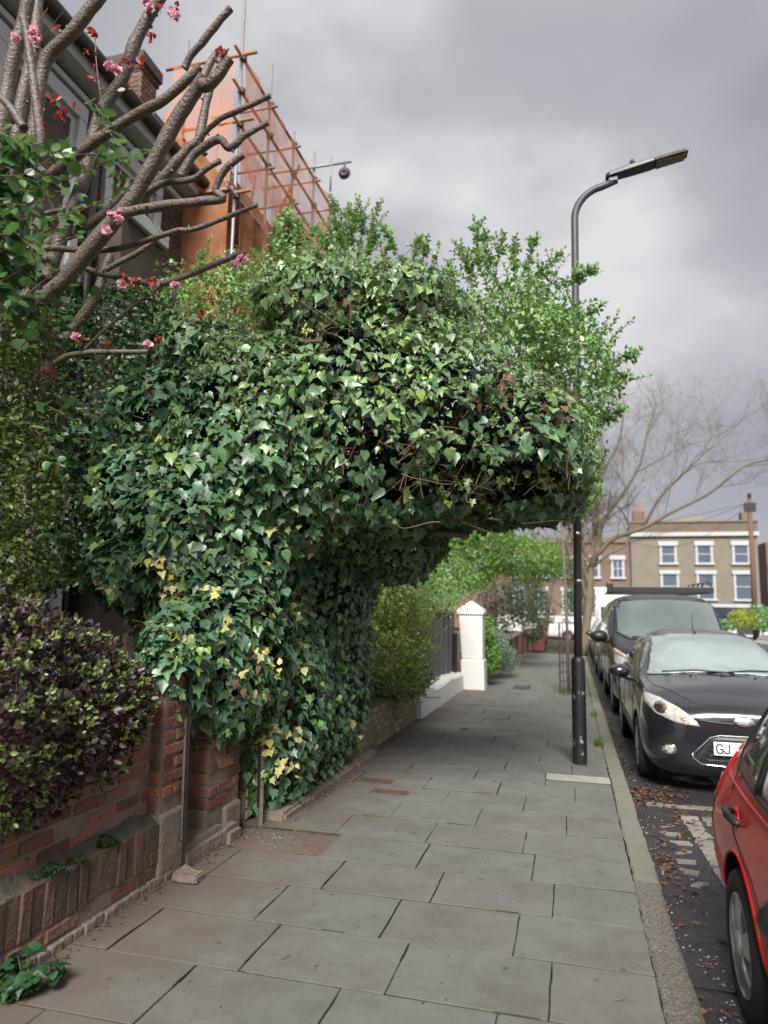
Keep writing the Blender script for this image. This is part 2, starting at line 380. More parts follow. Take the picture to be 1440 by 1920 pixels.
def blob_pts(E, n, s0=.86, s1=1.04, amp=.12, nscale=2.5, off=0, inner=.82, hole=None, clip=None):
    """points near the surface of a union of ellipsoids, with outward normals"""
    E = [(np.array(c, float), np.array(r, float)) for c, r in E]
    w = np.array([(r[0]*r[1])**1.6+(r[0]*r[2])**1.6+(r[1]*r[2])**1.6 for c, r in E])**(1/1.6); w /= w.sum()
    P, N = [], []; got = 0
    while got < n:
        k = n*2; ch = RNG.choice(len(E), k, p=w); d = norm(RNG.normal(size=(k, 3)))
        c = np.array([E[i][0] for i in ch]); r = np.array([E[i][1] for i in ch])
        p0 = c+r*d
        dis = 1+amp*nz(p0, nscale, off)
        s = RNG.uniform(s0, s1, k)*dis
        p = c+r*d*s[:, None]; nn = norm(d/r)
        ok = np.ones(k, bool)
        for i, (cc, rr) in enumerate(E):
            ins = (((p-cc)/rr)**2).sum(1) < inner**2
            ok &= ~(ins & (ch != i))
        if hole is not None: ok &= hole(p)
        if clip is not None: ok &= clip(p)
        P.append(p[ok]); N.append(nn[ok]); got += ok.sum()
    return np.concatenate(P)[:n], np.concatenate(N)[:n]
def orient(N, up=.35, rnd=.45, droop=.8):
    k = len(N)
    Nn = norm(N+np.array([0, 0, up])+RNG.normal(size=(k, 3))*rnd)
    D = norm(np.array([0, 0, -droop])+RNG.normal(size=(k, 3))*.55+N*.25)
    D = norm(D-Nn*(D*Nn).sum(1)[:, None])
    return D, Nn
def bush(T, name, E, n, size, m, tpl=(QUAD,), amp=.2, nscale=3., s0=.7, s1=1.08, up=.5, rnd=.7, droop=-.2, off=0, hole=None, clip=None, label=None, kind='stuff'):
    P, N = blob_pts(E, n, s0, s1, amp, nscale, off, hole=hole, clip=clip); D, Nn = orient(N, up, rnd, droop)
    return leaves(T, name, list(tpl), P, D, Nn, size*RNG.uniform(.65, 1.3, n), m, kind=kind, label=label)
def spray_leaves(paths, step, size, tplsize=1., open_=.9):
    """leaf positions along stems"""
    P, D, N, Z = [], [], [], []
    for pth in paths:
        pth = np.array(pth); seg = np.linalg.norm(np.diff(pth, axis=0), axis=1); L = seg.sum()
        cum = np.concatenate([[0], np.cumsum(seg)]); k = max(2, int(L/step)); phi = RNG.uniform(0, 6)
        for j in range(k+1):
            s = L*j/k; q = np.array([np.interp(s, cum, pth[:, a]) for a in range(3)])
            q2 = np.array([np.interp(min(s+.02, L), cum, pth[:, a]) for a in range(3)]); q1 = np.array([np.interp(max(s-.02, 0), cum, pth[:, a]) for a in range(3)])
            t = norm(q2-q1); ref = np.array([0, 0, 1.]) if abs(t[2]) < .8 else np.array([1., 0, 0])
            u = norm(np.cross(t, ref)); w = np.cross(t, u); phi += 1.57+RNG.normal()*.2
            for a in (phi, phi+PI):
                o = math.cos(a)*u+math.sin(a)*w
                P.append(q); D.append(norm(t*.6+o*open_+RNG.normal(size=3)*.2)); N.append(norm(t-o*.3+np.array([0, 0, .5])+RNG.normal(size=3)*.3)); Z.append(size*RNG.uniform(.7, 1.2)*(1-.35*j/k))
            if j == k: P.append(q); D.append(t); N.append(u); Z.append(size*.7)
    return np.array(P), np.array(D), np.array(N), np.array(Z)
def sprout(base, direc, L, bend=.25, k=5):
    base = np.array(base, float); d = norm(np.array(direc, float)); pts = [base]
    for i in range(k):
        d = norm(d+RNG.normal(size=3)*bend*.6+np.array([0, 0, .06])); pts.append(pts[-1]+d*L/k)
    return pts
exec_order = None
# ------------------------------------------------------------------ ground, road, pavement
KX = 0.32     # back edge of kerb
WX = -2.2     # pavement edge at the garden walls
ROADZ = -0.10
def sheet(name, x0, x1, y0, y1, z, m, nx=1, ny=1, amp=0.):
    xs = np.linspace(x0, x1, nx+1); ys = np.linspace(y0, y1, ny+1)
    v = [(x, y, z+(amp*float(nz(np.array([[x, y, 0]]), 1.3)[0]) if amp else 0)) for y in ys for x in xs]
    f = [(j*(nx+1)+i, j*(nx+1)+i+1, (j+1)*(nx+1)+i+1, (j+1)*(nx+1)+i) for j in range(ny) for i in range(nx)]
    mb = MB(); mb.v = v; mb.f = f
    return setp(part(None, name, mb, m), kind='structure')
sheet('ground', -600, 600, -200, 900, -0.16, M['soil'])
sheet('road', KX+.14, 9.5, -3, 75, ROADZ, M['asphalt'])
M['roadfar'] = mat('far_asphalt', (.07, .065, .065), .8)
sheet('side_road', -40, 60, 40, 58, ROADZ-.012, M['roadfar'])
sheet('far_pavement', 9.64, 12, -3, 75, 0, M['paleslab'])
mb = MB().box(9.5, 9.64, -3, 75, -.16, .0)
setp(part(None, 'far_kerb', mb, M['kerb_pale'], bevel=.01), kind='structure')
sheet('front_garden_soil', -7, WX-.3, -2, 45, .06, M['soil'])

pv = sheet('pavement', WX-.25, KX, -2, 60, -.03, M['joint'])
def slab_mesh(w, d, s):
    rr = random.Random(s); j = lambda a: rr.uniform(-a, a)
    g = .0026; c = .003
    o = [(-w/2+g, -d/2+g), (w/2-g, -d/2+g), (w/2-g, d/2-g), (-w/2+g, d/2-g)]
    # a few extra, slightly chipped points along each edge
    out = []
    for a in range(4):
        p, q = o[a], o[(a+1) % 4]
        for t in (0, .04, .25+j(.1), .5+j(.1), .75+j(.08), .96):
            nx_, ny_ = (q[1]-p[1]), -(q[0]-p[0]); ln = math.hypot(nx_, ny_); k = -abs(rr.gauss(0, .0014)) if t else -abs(rr.gauss(0, .003))
            out.append((p[0]+(q[0]-p[0])*t+nx_/ln*k, p[1]+(q[1]-p[1])*t+ny_/ln*k))
    n = len(out)
    v = [(x, y, -.028) for x, y in out]+[(x, y, -c*.7) for x, y in out]+[(x*(1-c*2/w), y*(1-c*2/d), 0) for x, y in out]
    f = [(i, (i+1) % n, n+(i+1) % n, n+i) for i in range(n)]+[(n+i, n+(i+1) % n, 2*n+(i+1) % n, 2*n+i) for i in range(n)]+[tuple(range(2*n, 3*n))]
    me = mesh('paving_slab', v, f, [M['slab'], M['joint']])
    for q in me.polygons[:n]: q.material_index = 1
    for q in me.polygons[n:2*n]: q.material_index = (q.index*7+s) % 9 == 0
    return me
_slabs = {}
def slab(x0, x1, y0, y1, m=None, dz=None):
    w, d = round(x1-x0, 2), round(y1-y0, 2); s = random.randint(0, 3)
    if w < .05: return
    key = (w, d, s)
    if key not in _slabs: _slabs[key] = slab_mesh(w, d, s)
    me = _slabs[key]
    if m: me = me.copy(); me.materials[0] = m
    t = (random.gauss(0, .0022), random.gauss(0, .0022), random.gauss(0, .0016))
    return inst(pv, 'paving_slab', me, ((x0+x1)/2, (y0+y1)/2, random.gauss(0, .0016) if dz is None else dz), t)
known = {6.72: [-1.55, -.9, -.26], 2.02: [-1.95, -1.3, -.62, .02], 2.49: [-1.58, -.93, -.3], 2.96: [-2.03, -1.39, -.75, -.11], 3.43: [-1.54, -.90, -.28], 3.90: [-2.05, -1.36, -.75, -.12], 4.37: [-1.55, -.93, -.25]}
RY = .47; yrow = [2.02-RY*5+RY*i for i in range(0, 60)]
farmb = MB()
for k, y in enumerate(yrow):
    y = round(y, 2)
    lx = WX-.1 if y < 9.5 else WX-.05+min(.75, (y-9.5)*.028)
    js = known.get(y)
    if js is None:
        o = (k % 2)*.32+random.uniform(-.07, .07); js = [x for x in [KX-.33-o-.635*i for i in range(0, 5)] if x > lx+.12]
    js = sorted(set([lx, KX-.004]+js))
    for a, b in zip(js[:-1], js[1:]):
        if b-a < .07: continue
        y0, y1 = y, y+RY
        if abs(y-4.37) < .02 and b < -1.5: continue          # tarmac patch
        if 7.05 < y+.2 < 7.5 and b > -.2: pass
        if k < 42:
            cutx = -.26
            if 6.7 < y < 6.74 and b > cutx:           # row with the pale replacement slab
                if a < cutx-.1: slab(a, min(b, cutx), y0, y1)
                continue
            slab(a, b, y0, y1)
        else:
            g = .005; farmb.box(a+g, b-g, y0+g, y1-g, -.028, random.gauss(0, .001))
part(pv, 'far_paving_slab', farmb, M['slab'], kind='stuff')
slab(-.26, KX-.004, 6.93, 7.19, M['paleslab'], .006).name = 'pale_paving_slab'
slab(-.26, KX-.004, 6.72, 6.93)
# tarmac patch by the gate, worn and gritty
nx_, ny_ = 20, 14; v = []
for j in range(ny_+1):
    for i in range(nx_+1):
        u, w = i/nx_, j/ny_; x = -2.22+u*.70+.025*math.sin(j*1.7)*(u > .5); yv = 4.385+w*.43+.02*math.sin(i*.9)*(w < .1)
        e_ = min(u*4, (1-u)*4, w*4, (1-w)*4, 1)
        v.append((x, yv, -.012+.016*e_+.004*random.random()))
f = [(j*(nx_+1)+i, j*(nx_+1)+i+1, (j+1)*(nx_+1)+i+1, (j+1)*(nx_+1)+i) for j in range(ny_) for i in range(nx_)]
mb = MB(); mb.v = v; mb.f = f; part(pv, 'tarmac_patch', mb, M['tarmac'], smooth=True)
# two small cover plates
for (px, py) in ((655, 1462), (712, 1452)):
    pass
def cover(x, y, w, d):
    T = thing('utility_cover', 'small rusty iron utility cover set flush in the paving near the ivy' if x < -1.6 else 'small grey iron utility cover in the paving, the one nearer the kerb', 'cover plate', (x, y, .004))
    part(T, 'frame', MB().box(x-w/2, x+w/2, y-d/2, y+d/2, -.02, .006), M['iron'], bevel=.003)
    mb = MB()
    for i in range(7): mb.box(x-w/2+.02+i*(w-.04)/7, x-w/2+.02+(i+.6)*(w-.04)/7, y-d/2+.02, y+d/2-.02, .004, .009)
    part(T, 'lid', mb, M['iron'])
cover(-1.72, 6.35, .30, .17); cover(-1.5, 6.02, .30, .15)

# kerb stones
kb = sheet('kerb', KX, KX+.14, -2, 75, -.13, M['joint'])
y = .2; i = 0
def kerb_mesh(L, m, s):
    rr = random.Random(s); n = 12; v = []; prof = [(0, -.12), (0, .0), (.012, .006), (.125, .004), (.142, -.012), (.146, -.12)]
    for j in range(n+1):
        for (x, z) in prof: v.append((x+rr.gauss(0, .0022), (j/n-.5)*(L-.01), z+rr.gauss(0, .0018)))
    k = len(prof); f = [(j*k+a, j*k+a+1, (j+1)*k+a+1, (j+1)*k+a) for j in range(n) for a in range(k-1)]
    f += [tuple(range(k)), tuple(n*k+a for a in range(k-1, -1, -1))]
    return mesh('kerb_stone', v, [tuple(reversed(q)) for q in f], m)
km = {}
while y < 70:
    L = .9 if i % 3 else .62
    dark = y+L/2 < 4.55
    if y < 5.5: L = {0: .9, 1: .9, 2: .9, 3: .75, 4: .9}.get(i, .9)
    key = (L, dark, i % 3)
    if key not in km: km[key] = kerb_mesh(L, M['kerb_dark'] if dark else M['kerb_pale'], i)
    o = inst(kb, 'kerb_stone', km[key], (KX+random.gauss(0, .003), y+L/2, random.gauss(0, .003)), (0, 0, random.gauss(0, .003)))
    y += L; i += 1

# granite setts in the gutter, broken line
st = sheet('gutter', KX+.15, 1.25, 3.6, 7.6, ROADZ+.004, M['asphalt'])
sm = []
for s in range(4):
    rr = random.Random(s); mb = MB().box(-.075, .075, -.055, .055, -.03, .012)
    mb.v = [(x*(1-.12*(z > 0))+rr.gauss(0, .006), y*(1-.14*(z > 0))+rr.gauss(0, .006), z+rr.gauss(0, .003)) for x, y, z in mb.v]
    sm.append(mesh('granite_sett', mb.v, mb.f, M['sett']))
for k in range(19):
    y = 4.2+k*.122; x = .94-.01*k*.3
    for c in range(2):
        if (y > 6.1 and random.random() < .25): continue
        inst(st, 'granite_sett', random.choice(sm), (x+c*.165+(.05 if k % 2 else 0)*0, y+random.gauss(0, .006), ROADZ+.003), (random.gauss(0, .03), random.gauss(0, .03), random.gauss(0, .09)))
for k in range(10):
    inst(st, 'granite_sett', random.choice(sm), (.66+k*.115, 6.75+random.gauss(0, .02), ROADZ+.0), (random.gauss(0, .03), 0, random.gauss(0, .12)))
for k in range(7):
    inst(st, 'granite_sett', random.choice(sm), (.70+random.gauss(0, .02), 4.9+k*.2, ROADZ-.006), (0, 0, random.gauss(0, .2)))

# ------------------------------------------------------------------ bricks
def brick_mesh(L, H, Dp, m, s, name='brick'):
    rr = random.Random(s); a, b = L/2, H/2; c = .006
    v = []
    for (dx, k) in ((-Dp, 0), (-.006, 0), (0, c)):
        for (y, z) in ((-a, -b), (a, -b), (a, b), (-a, b)):
            v.append((dx+rr.gauss(0, .002), y-math.copysign(k, y)+rr.gauss(0, .0028), z-math.copysign(k, z)+rr.gauss(0, .0024)))
    f = [(0, 1, 5, 4), (1, 2, 6, 5), (2, 3, 7, 6), (3, 0, 4, 7), (4, 5, 9, 8), (5, 6, 10, 9), (6, 7, 11, 10), (7, 4, 8, 11), (8, 9, 10, 11)]
    return mesh(name, v, f, m)
def brick_face(T, m, P0, U, Nn, length, z0, z1, single=True, name='brick', pitch=.225, course=.075, skip=None, dp=.06, proud=.012, lean=0, chips=.0):
    """bricks over a wall face: origin P0, along U (unit, horizontal), facing Nn"""
    U = Vector(U); Nn = Vector(Nn); P0 = Vector(P0)
    rot = math.atan2(Nn.y, Nn.x)
    ms = [brick_mesh(pitch-.017, course-.017, dp, m, s) for s in range(5)]
    hs = [brick_mesh(pitch/2-.017, course-.017, dp, m, s+9) for s in range(2)]
    nc = int(round((z1-z0)/course)); mbs = MB()
    sgn = 1 if (Matrix.Rotation(rot, 3, 'Z') @ Vector((0, 1, 0))).dot(U) > 0 else -1
    for c in range(nc):
        z = z0+(c+.5)*course; s = (c % 2)*pitch/2 if c % 2 else 0; a = 0
        edges = []
        if c % 2: edges.append((0, pitch/2)); a = pitch/2
        while a+pitch <= length+.001: edges.append((a, a+pitch)); a += pitch
        if length-a > pitch*.3: edges.append((a, length))
        for (e0, e1) in edges:
            mid = (e0+e1)/2
            if skip and skip(mid, z): continue
            half = (e1-e0) < pitch*.75
            me = random.choice(hs if half else ms)
            sc = (e1-e0-.017)/((pitch/2 if half else pitch)-.017)
            p = P0+U*mid+Nn*(proud+random.gauss(0, .0022)-(random.random() < chips)*.012)+Vector((0, 0, z))
            if single: inst(T, name, me, p, (random.gauss(0, .008), 0, rot+random.gauss(0, .01)), (1, sc, 1))
            else:
                mt = Matrix.Translation(p) @ Matrix.Rotation(rot, 4, 'Z') @ Matrix.Diagonal((1, sc, 1, 1))
                mbs.add([mt @ q.co for q in me.vertices], [tuple(q.vertices) for q in me.polygons])
    if not single: part(T, name, mbs, m, kind='stuff')

# ---- near garden wall with projecting plinth
T = thing('garden_wall', 'weathered red brick garden wall with mossy plinth under the purple shrub', 'wall', (-2.35, 3.0, 0))
UX, PX_, Y0, Y1 = -2.31, -2.235, .4, 3.66
part(T, 'mortar', MB().box(UX-.2, UX, Y0, Y1, -.1, 1.06), M['mortar'])
brick_face(T, M['brick_red'], (UX, 1.9, 0), (0, 1, 0), (1, 0, 0), Y1-1.9, .36, 1.04, proud=.005, chips=.12)
part(T, 'coping', MB().box(UX-.23, UX+.03, Y0, Y1, 1.04, 1.09), M['stone'], bevel=.01)
# plinth: footing, stretcher course, soldier course
mb = MB().box(UX-.02, PX_, Y0, Y1, -.1, .325); part(T, 'plinth_mortar', mb, M['mortar'])
brick_face(T, M['brick_red'], (PX_, 1.9, 0), (0, 1, 0), (1, 0, 0), Y1-1.9, .045, .12, proud=.006, chips=.2)
M['brick_grimy'] = mat('grimy_brick', (.13, .065, .045), .95, bump=1.1, bscale=45, var=1., vscale=8, col2=(.055, .048, .034), island=.25)
sms = [brick_mesh(.067, .2, .07, M['brick_grimy'], 30+s) for s in range(5)]
y = 1.9
while y < Y1-.05:
    inst(T, 'brick', random.choice(sms), (PX_+.008+random.gauss(0, .003), y+.035, .225+random.gauss(0, .002)), (random.gauss(0, .02), 0, random.gauss(0, .02))); y += .0735
mb = MB()
for k in range(24):
    y = 2.0+k*.075; mb.box(PX_-.005, PX_+.02+.012*random.random(), y, y+.07, -.03, .035+.012*random.random())
part(T, 'footing', mb, M['stone'], bevel=.006)
# efflorescence ledge
n = 40; mb = MB(); v = []
for k in range(n+1):
    y = 1.9+(Y1-1.9)*k/n; v += [(UX+.006, y, .385+.012*math.sin(k*.9)), (UX+.035, y, .345+.006*math.sin(k*2.1)), (PX_+.004, y, .322)]
mb.v = v; mb.f = [(3*k+a, 3*k+a+1, 3*k+4+a, 3*k+3+a) for k in range(n) for a in range(2)]
M['flaunch'] = mat('flaunching', (.085, .075, .062), .95, bump=1, bscale=40, var=.9, vscale=11, col2=(.04, .04, .024))
part(T, 'flaunching', mb, M['flaunch'], smooth=True)
# ---- near gate pier (narrow) and rendered base
T = thing('gate_pier', 'narrow red brick gate pier with cracked render foot beside the leaning steel post', 'gate pier', (-2.25, 3.76, 0))
part(T, 'mortar', MB().box(-2.47, -2.235, 3.665, 3.9, -.1, 1.12), M['mortar'])
brick_face(T, M['brick_red'], (-2.235, 3.665, 0), (0, 1, 0), (1, 0, 0), .235, .37, 1.12, proud=.01, chips=.1)
brick_face(T, M['brick_red'], (-2.47, 3.665, 0), (1, 0, 0), (0, -1, 0), .235, .37, 1.12, proud=.008)
mb = MB().box(-2.46, -2.215, 3.662, 3.93, -.1, .37)
part(T, 'render_foot', mb, M['stone'], bevel=.02)
# ---- far gate pier
T = thing('gate_pier', 'squat red brick gate pier with broken foot, half hidden under the ivy', 'gate pier', (-2.4, 4.5, 0))
part(T, 'mortar', MB().box(-2.5, -2.275, 4.28, 4.72, -.1, 1.2), M['mortar'])
brick_face(T, M['brick_red'], (-2.275, 4.28, 0), (0, 1, 0), (1, 0, 0), .44, .225, 1.2, proud=.012, chips=.15)
brick_face(T, M['brick_red'], (-2.5, 4.28, 0), (1, 0, 0), (0, -1, 0), .225, .225, 1.2, proud=.012, chips=.15)
mb = MB()
for (x0, x1, y0, y1, z0, z1) in ((-2.5, -2.25, 4.5, 4.74, -.05, .2), (-2.5, -2.28, 4.3, 4.49, .10, .19)): mb.box(x0, x1, y0, y1, z0, z1)
part(T, 'broken_foot', mb, M['stone'], bevel=.025, seg=3)
# dark passage floor and step
def rough_box(x0, x1, y0, y1, z0, z1, nseg=8, amp=.008, seed=0):
    bm = bmesh.new(); bmesh.ops.create_cube(bm, size=1)
    for vtx in bm.verts: vtx.co = Vector((x0+(vtx.co.x+.5)*(x1-x0), y0+(vtx.co.y+.5)*(y1-y0), z0+(vtx.co.z+.5)*(z1-z0)))
    bmesh.ops.bevel(bm, geom=bm.edges[:], offset=min(x1-x0, y1-y0, z1-z0)*.18, segments=2, affect='EDGES')
    bmesh.ops.triangulate(bm, faces=bm.faces)
    bmesh.ops.subdivide_edges(bm, edges=[e for e in bm.edges if e.calc_length() > .05], cuts=2, use_grid_fill=True)
    vs = np.array([v.co for v in bm.verts]); d = nz(vs, 9, seed)*amp+nz(vs, 30, seed)*amp*.4
    vs = vs+np.c_[d, d*.7, d]; mb = MB(); mb.add(vs, [tuple(v.index for v in f.verts) for f in bm.faces]); bm.free(); return mb
T = thing('gate_step', 'worn stone step between the two brick gate piers', 'step', (-2.35, 4.05, 0))
part(T, 'tread', rough_box(-2.62, -2.2, 3.93, 4.46, -.08, .115, seed=3), M['stone'], smooth=False)
part(T, 'broken_riser', rough_box(-2.4, -2.17, 4.4, 4.62, -.08, .09, seed=8), M['stone'])
o = part(None, 'loose_stone', rough_box(-2.18, -2.02, 3.72, 3.85, .0, .05, amp=.022, seed=5), M['stone'])
setp(o, 'pale loose lump of stone lying on the paving at the foot of the leaning post', 'stone')
# posts
T = thing('steel_post', 'leaning black steel gate post with a timber strip, in front of the gate step', 'post', (-2.19, 3.86, 0))
a, b = np.array([-2.17, 3.84, -.02]), np.array([-2.2, 3.86, 1.1])
part(T, 'bar', MB().tube([a, b], .012, 4), M['black'])
part(T, 'timber_strip', MB().tube([a+(-.03, .035, .2), b+(-.045, .03, 0)], .02, 4), M['wood'], bevel=.003)
T = thing('steel_post', 'short rusty gate post with timber batten, right against the ivy', 'post', (-2.2, 4.84, 0))
a, b = np.array([-2.17, 4.84, 0.12]), np.array([-2.19, 4.85, 1.1])
part(T, 'bar', MB().tube([a, b], .011, 4), M['black'])
part(T, 'timber_batten', MB().tube([a+(.015, .015, -.14), b+(-.0, .05, 0)], .02, 4), M['wood'], bevel=.003)
part(T, 'hinge_strap', MB().box(-2.22, -2.16, 4.82, 4.86, .55, .58), M['iron'])

# ---- wall behind ivy, edging stone, stock brick wall, white wall
T = thing('ivy_covered_wall', 'low brick wall almost buried under the hanging ivy', 'wall', (-2.35, 6, 0))
part(T, 'mortar', MB().box(-2.5, -2.3, 4.9, 7.2, -.1, 1.25), M['mortar'])
brick_face(T, M['brick_stock'], (-2.3, 4.9, 0), (0, 1, 0), (1, 0, 0), 2.3, .0, .3, proud=.01)
T = thing('edging', 'long worn edging stones at the foot of the ivy beside the paving', 'edging', (-2.1, 6.2, 0))
for (y0, y1) in ((4.98, 5.55), (5.57, 6.2), (6.22, 6.8), (6.82, 7.5)):
    part(T, 'edging_stone', rough_box(-2.26, -2.03+.01*(y0 % 1), y0, y1, -.06, .055, seed=y0), M['stone'])
T = thing('stock_brick_wall', 'low mossy yellow brick wall below the feathery green shrub', 'wall', (-2.2, 8.6, 0))
part(T, 'mortar', MB().box(-2.37, -2.15, 7.2, 10.05, -.1, .45), M['mortar'])
brick_face(T, M['brick_stock'], (-2.15, 7.2, 0), (0, 1, 0), (1, 0, 0), 2.85, .0, .45, proud=.012, chips=.15)
brick_face(T, M['brick_stock'], (-2.37, 7.2, 0), (1, 0, 0), (0, -1, 0), .22, .0, .45, proud=.008)
M['moss'] = mat('moss', (.10, .11, .025), .95, bump=1.5, bscale=60, var=.7, vscale=20, col2=(.05, .045, .02))
part(T, 'mossy_coping', rough_box(-2.38, -2.13, 7.2, 10.05, .45, .485, amp=.01, seed=2), M['moss'])
T = thing('white_wall', 'low white rendered wall sloping up to the white gate pillar', 'wall', (-2.15, 12.1, 0))
v = []; 
mb = MB(); n = 24
for k in range(n+1):
    y = 10.07+4.1*k/n; h = .33+.02*math.sin(k*.5)
    v += [(-2.32, y, -.1), (-2.32, y, h+.03), (-2.12+.006*math.sin(k*1.3), y, h), (-2.09+.004*math.sin(k*2.3), y, h-.04), (-2.07, y, -.1)]
mb.v = v; mb.f = [(5*k+a, 5*k+5+a, 5*k+6+a, 5*k+1+a) for k in range(n) for a in range(4)]+[(0, 1, 2, 3, 4), tuple(5*n+a for a in (4, 3, 2, 1, 0))]
part(T, 'render', mb, M['white'], smooth=False, recalc=True)
# pillar
pb = np.array([-1.93, 14.4, 0])
T = thing('gate_pillar', 'leaning white rendered gate pillar with pyramid cap', 'gate pillar', pb)
def sq(z, h, cx=0):
    lx = -.045*(z)/1.2+.035
    return [(pb[0]+lx+a*h, pb[1]+b*h, z) for a, b in ((-1, -1), (1, -1), (1, 1), (-1, 1))]
def stack(prof):
    mb = MB(); v = []
    for z, h in prof: v += sq(z, h)
    k = len(prof); f = [(4*i+a, 4*i+(a+1) % 4, 4*i+4+(a+1) % 4, 4*i+4+a) for i in range(k-1) for a in range(4)]+[(3, 2, 1, 0), tuple(4*(k-1)+a for a in range(4))]
    mb.add(v, f); return mb
part(T, 'base', stack([(-.05, .225), (.56, .23), (.58, .215)]), M['white'], bevel=.012)
part(T, 'shaft', stack([(.58, .20), (.6, .205), (1.44, .235), (1.45, .235)]), M['white'], bevel=.014)
part(T, 'cap', stack([(1.45, .25), (1.47, .265), (1.53, .268), (1.55, .25), (1.58, .235), (1.72, .03), (1.73, .01)]), M['white'], bevel=.006)

# fence
T = thing('slatted_fence', 'dark grey slatted fence panels standing on the white wall', 'fence', (-2.3, 12, .3))
M['fence'] = mat('grey_fence', (.15, .135, .15), .75, var=.4, vscale=10)
mb = MB(); z = .4
while z < 1.47: mb.box(-2.31, -2.295, 10.1, 14.1, z, z+.034); z += .042
part(T, 'slat', mb, M['fence'], kind='stuff')
for k in range(9):
    y = 10.15+k*.49; part(T, 'batten', MB().box(-2.295, -2.268, y, y+.045, .33, 1.49), M['darkgrey'])
part(T, 'top_rail', MB().box(-2.315, -2.262, 10.1, 14.14, 1.49, 1.515), M['darkgrey'])
part(T, 'end_post', MB().box(-2.28, -2.2, 14.02, 14.14, .25, 1.1), M['black'], bevel=.008)
part(T, 'backing', MB().box(-2.335, -2.32, 10.1, 14.1, .35, 1.47), M['darkgrey'])

# ------------------------------------------------------------------ lamp post
lx, ly = .055, 7.76
T = thing('street_lamp', 'tall black street lamp with curved arm rising through the foliage at the kerb', 'street lamp', (lx, ly, 0))
M['paintpeel'] = mat('chipped_black_paint', (.011, .011, .013), .45, bump=.4, bscale=40, var=0)
def peel():
    m = M['paintpeel']; nt = m.node_tree; L = nt.links; b = nt.nodes['Principled BSDF']; geo = [n for n in nt.nodes if n.type == 'NEW_GEOMETRY'][0]
    n = nd(nt, 'ShaderNodeTexNoise'); n.inputs['Scale'].default_value = 11; n.inputs['Detail'].default_value = 8; n.inputs['Roughness'].default_value = .75; L.new(geo.outputs['Position'], n.inputs[0])
    r = nd(nt, 'ShaderNodeMapRange'); r.inputs[1].default_value = .60; r.inputs[2].default_value = .615; L.new(n.outputs[0], r.inputs[0])
    mx = nd(nt, 'ShaderNodeMix', data_type='RGBA'); mx.inputs[6].default_value = (.011, .011, .013, 1); mx.inputs[7].default_value = (.32, .31, .33, 1); L.new(r.outputs[0], mx.inputs[0]); L.new(mx.outputs[2], b.inputs['Base Color'])
peel()
part(T, 'base_section', MB().lathe([(.072, -.05), (.072, .0), (.071, 1.02), (.066, 1.05), (.045, 1.075)], (lx, ly, 0)), M['paintpeel'], smooth=True).modifiers.new('e', 'EDGE_SPLIT').split_angle = rad(40)
part(T, 'shaft', MB().tube([(lx, ly, 1.06), (lx+.03, ly, 3.2), (lx+.055, ly, 5.95)]+[(lx+.055+.36*(1-math.cos(a)), ly, 5.95+.36*math.sin(a)) for a in np.linspace(.15, 1.42, 9)]+[(lx+.52, ly, 6.36)], [.043]+[.041]*11+[.038], 14), M['darkgrey'], smooth=True)
for z in (1.85, 2.35): part(T, 'metal_band', MB().lathe([(.0445, 0), (.0455, .004), (.0455, .022), (.0445, .026)], (lx+.012, ly, z)), M['chrome'])
# head: tapered flat lantern
def head(x0, x1, z0, z1, prof):
    mb = MB(); k = len(prof); v = []
    for t, hw, up_, dn in prof:
        x = x0+(x1-x0)*t; z = z0+(z1-z0)*t
        v += [(x, ly-hw, z-dn), (x, ly+hw, z-dn), (x, ly+hw*.96, z+up_*.5), (x, ly+hw*.5, z+up_), (x, ly-hw*.5, z+up_), (x, ly-hw*.96, z+up_*.5)]
    f = [(6*i+a, 6*i+(a+1) % 6, 6*i+6+(a+1) % 6, 6*i+6+a) for i in range(k-1) for a in range(6)]+[(5, 4, 3, 2, 1, 0), tuple(6*(k-1)+a for a in range(6))]
    return mb.add(v, f)
part(T, 'lantern_housing', head(lx+.4, lx+.92, 6.41, 6.505, [(0, .045, .028, .028), (.08, .07, .038, .03), (.5, .085, .055, .03), (.85, .09, .045, .026), (1, .09, .034, .022)]), M['carplastic'], bevel=.008, recalc=True)
hd = part(T, 'lantern_panel', head(lx+.92, lx+1.27, 6.505, 6.565, [(0, .09, .03, .018), (.8, .088, .024, .014), (1, .07, .012, .006)]), M['iron'], bevel=.006, recalc=True)
mb = MB()
for k in range(12):
    t = .1+.07*k; mb.box(lx+.92+.35*t, lx+.93+.35*t, ly-.08, ly+.08, 6.528+.06*t, 6.546+.06*t)
part(hd, 'cooling_fin', mb, M['carplastic'], kind='stuff')
M['lens'] = mat('lantern_lens', (.16, .12, .08), .25)
part(hd, 'lens', head(lx+.94, lx+1.24, 6.475, 6.53, [(0, .075, .004, .002), (1, .065, .004, .002)]), M['lens'], recalc=True)
part(T, 'photocell', MB().lathe([(.026, 0), (.026, .04), (.018, .055)], (lx+.69, ly, 6.53), n=14), M['darkgrey'], smooth=True)
part(T, 'clamp', MB().box(lx+.43, lx+.53, ly-.045, ly+.045, 6.335, 6.39), M['carplastic'], bevel=.006)
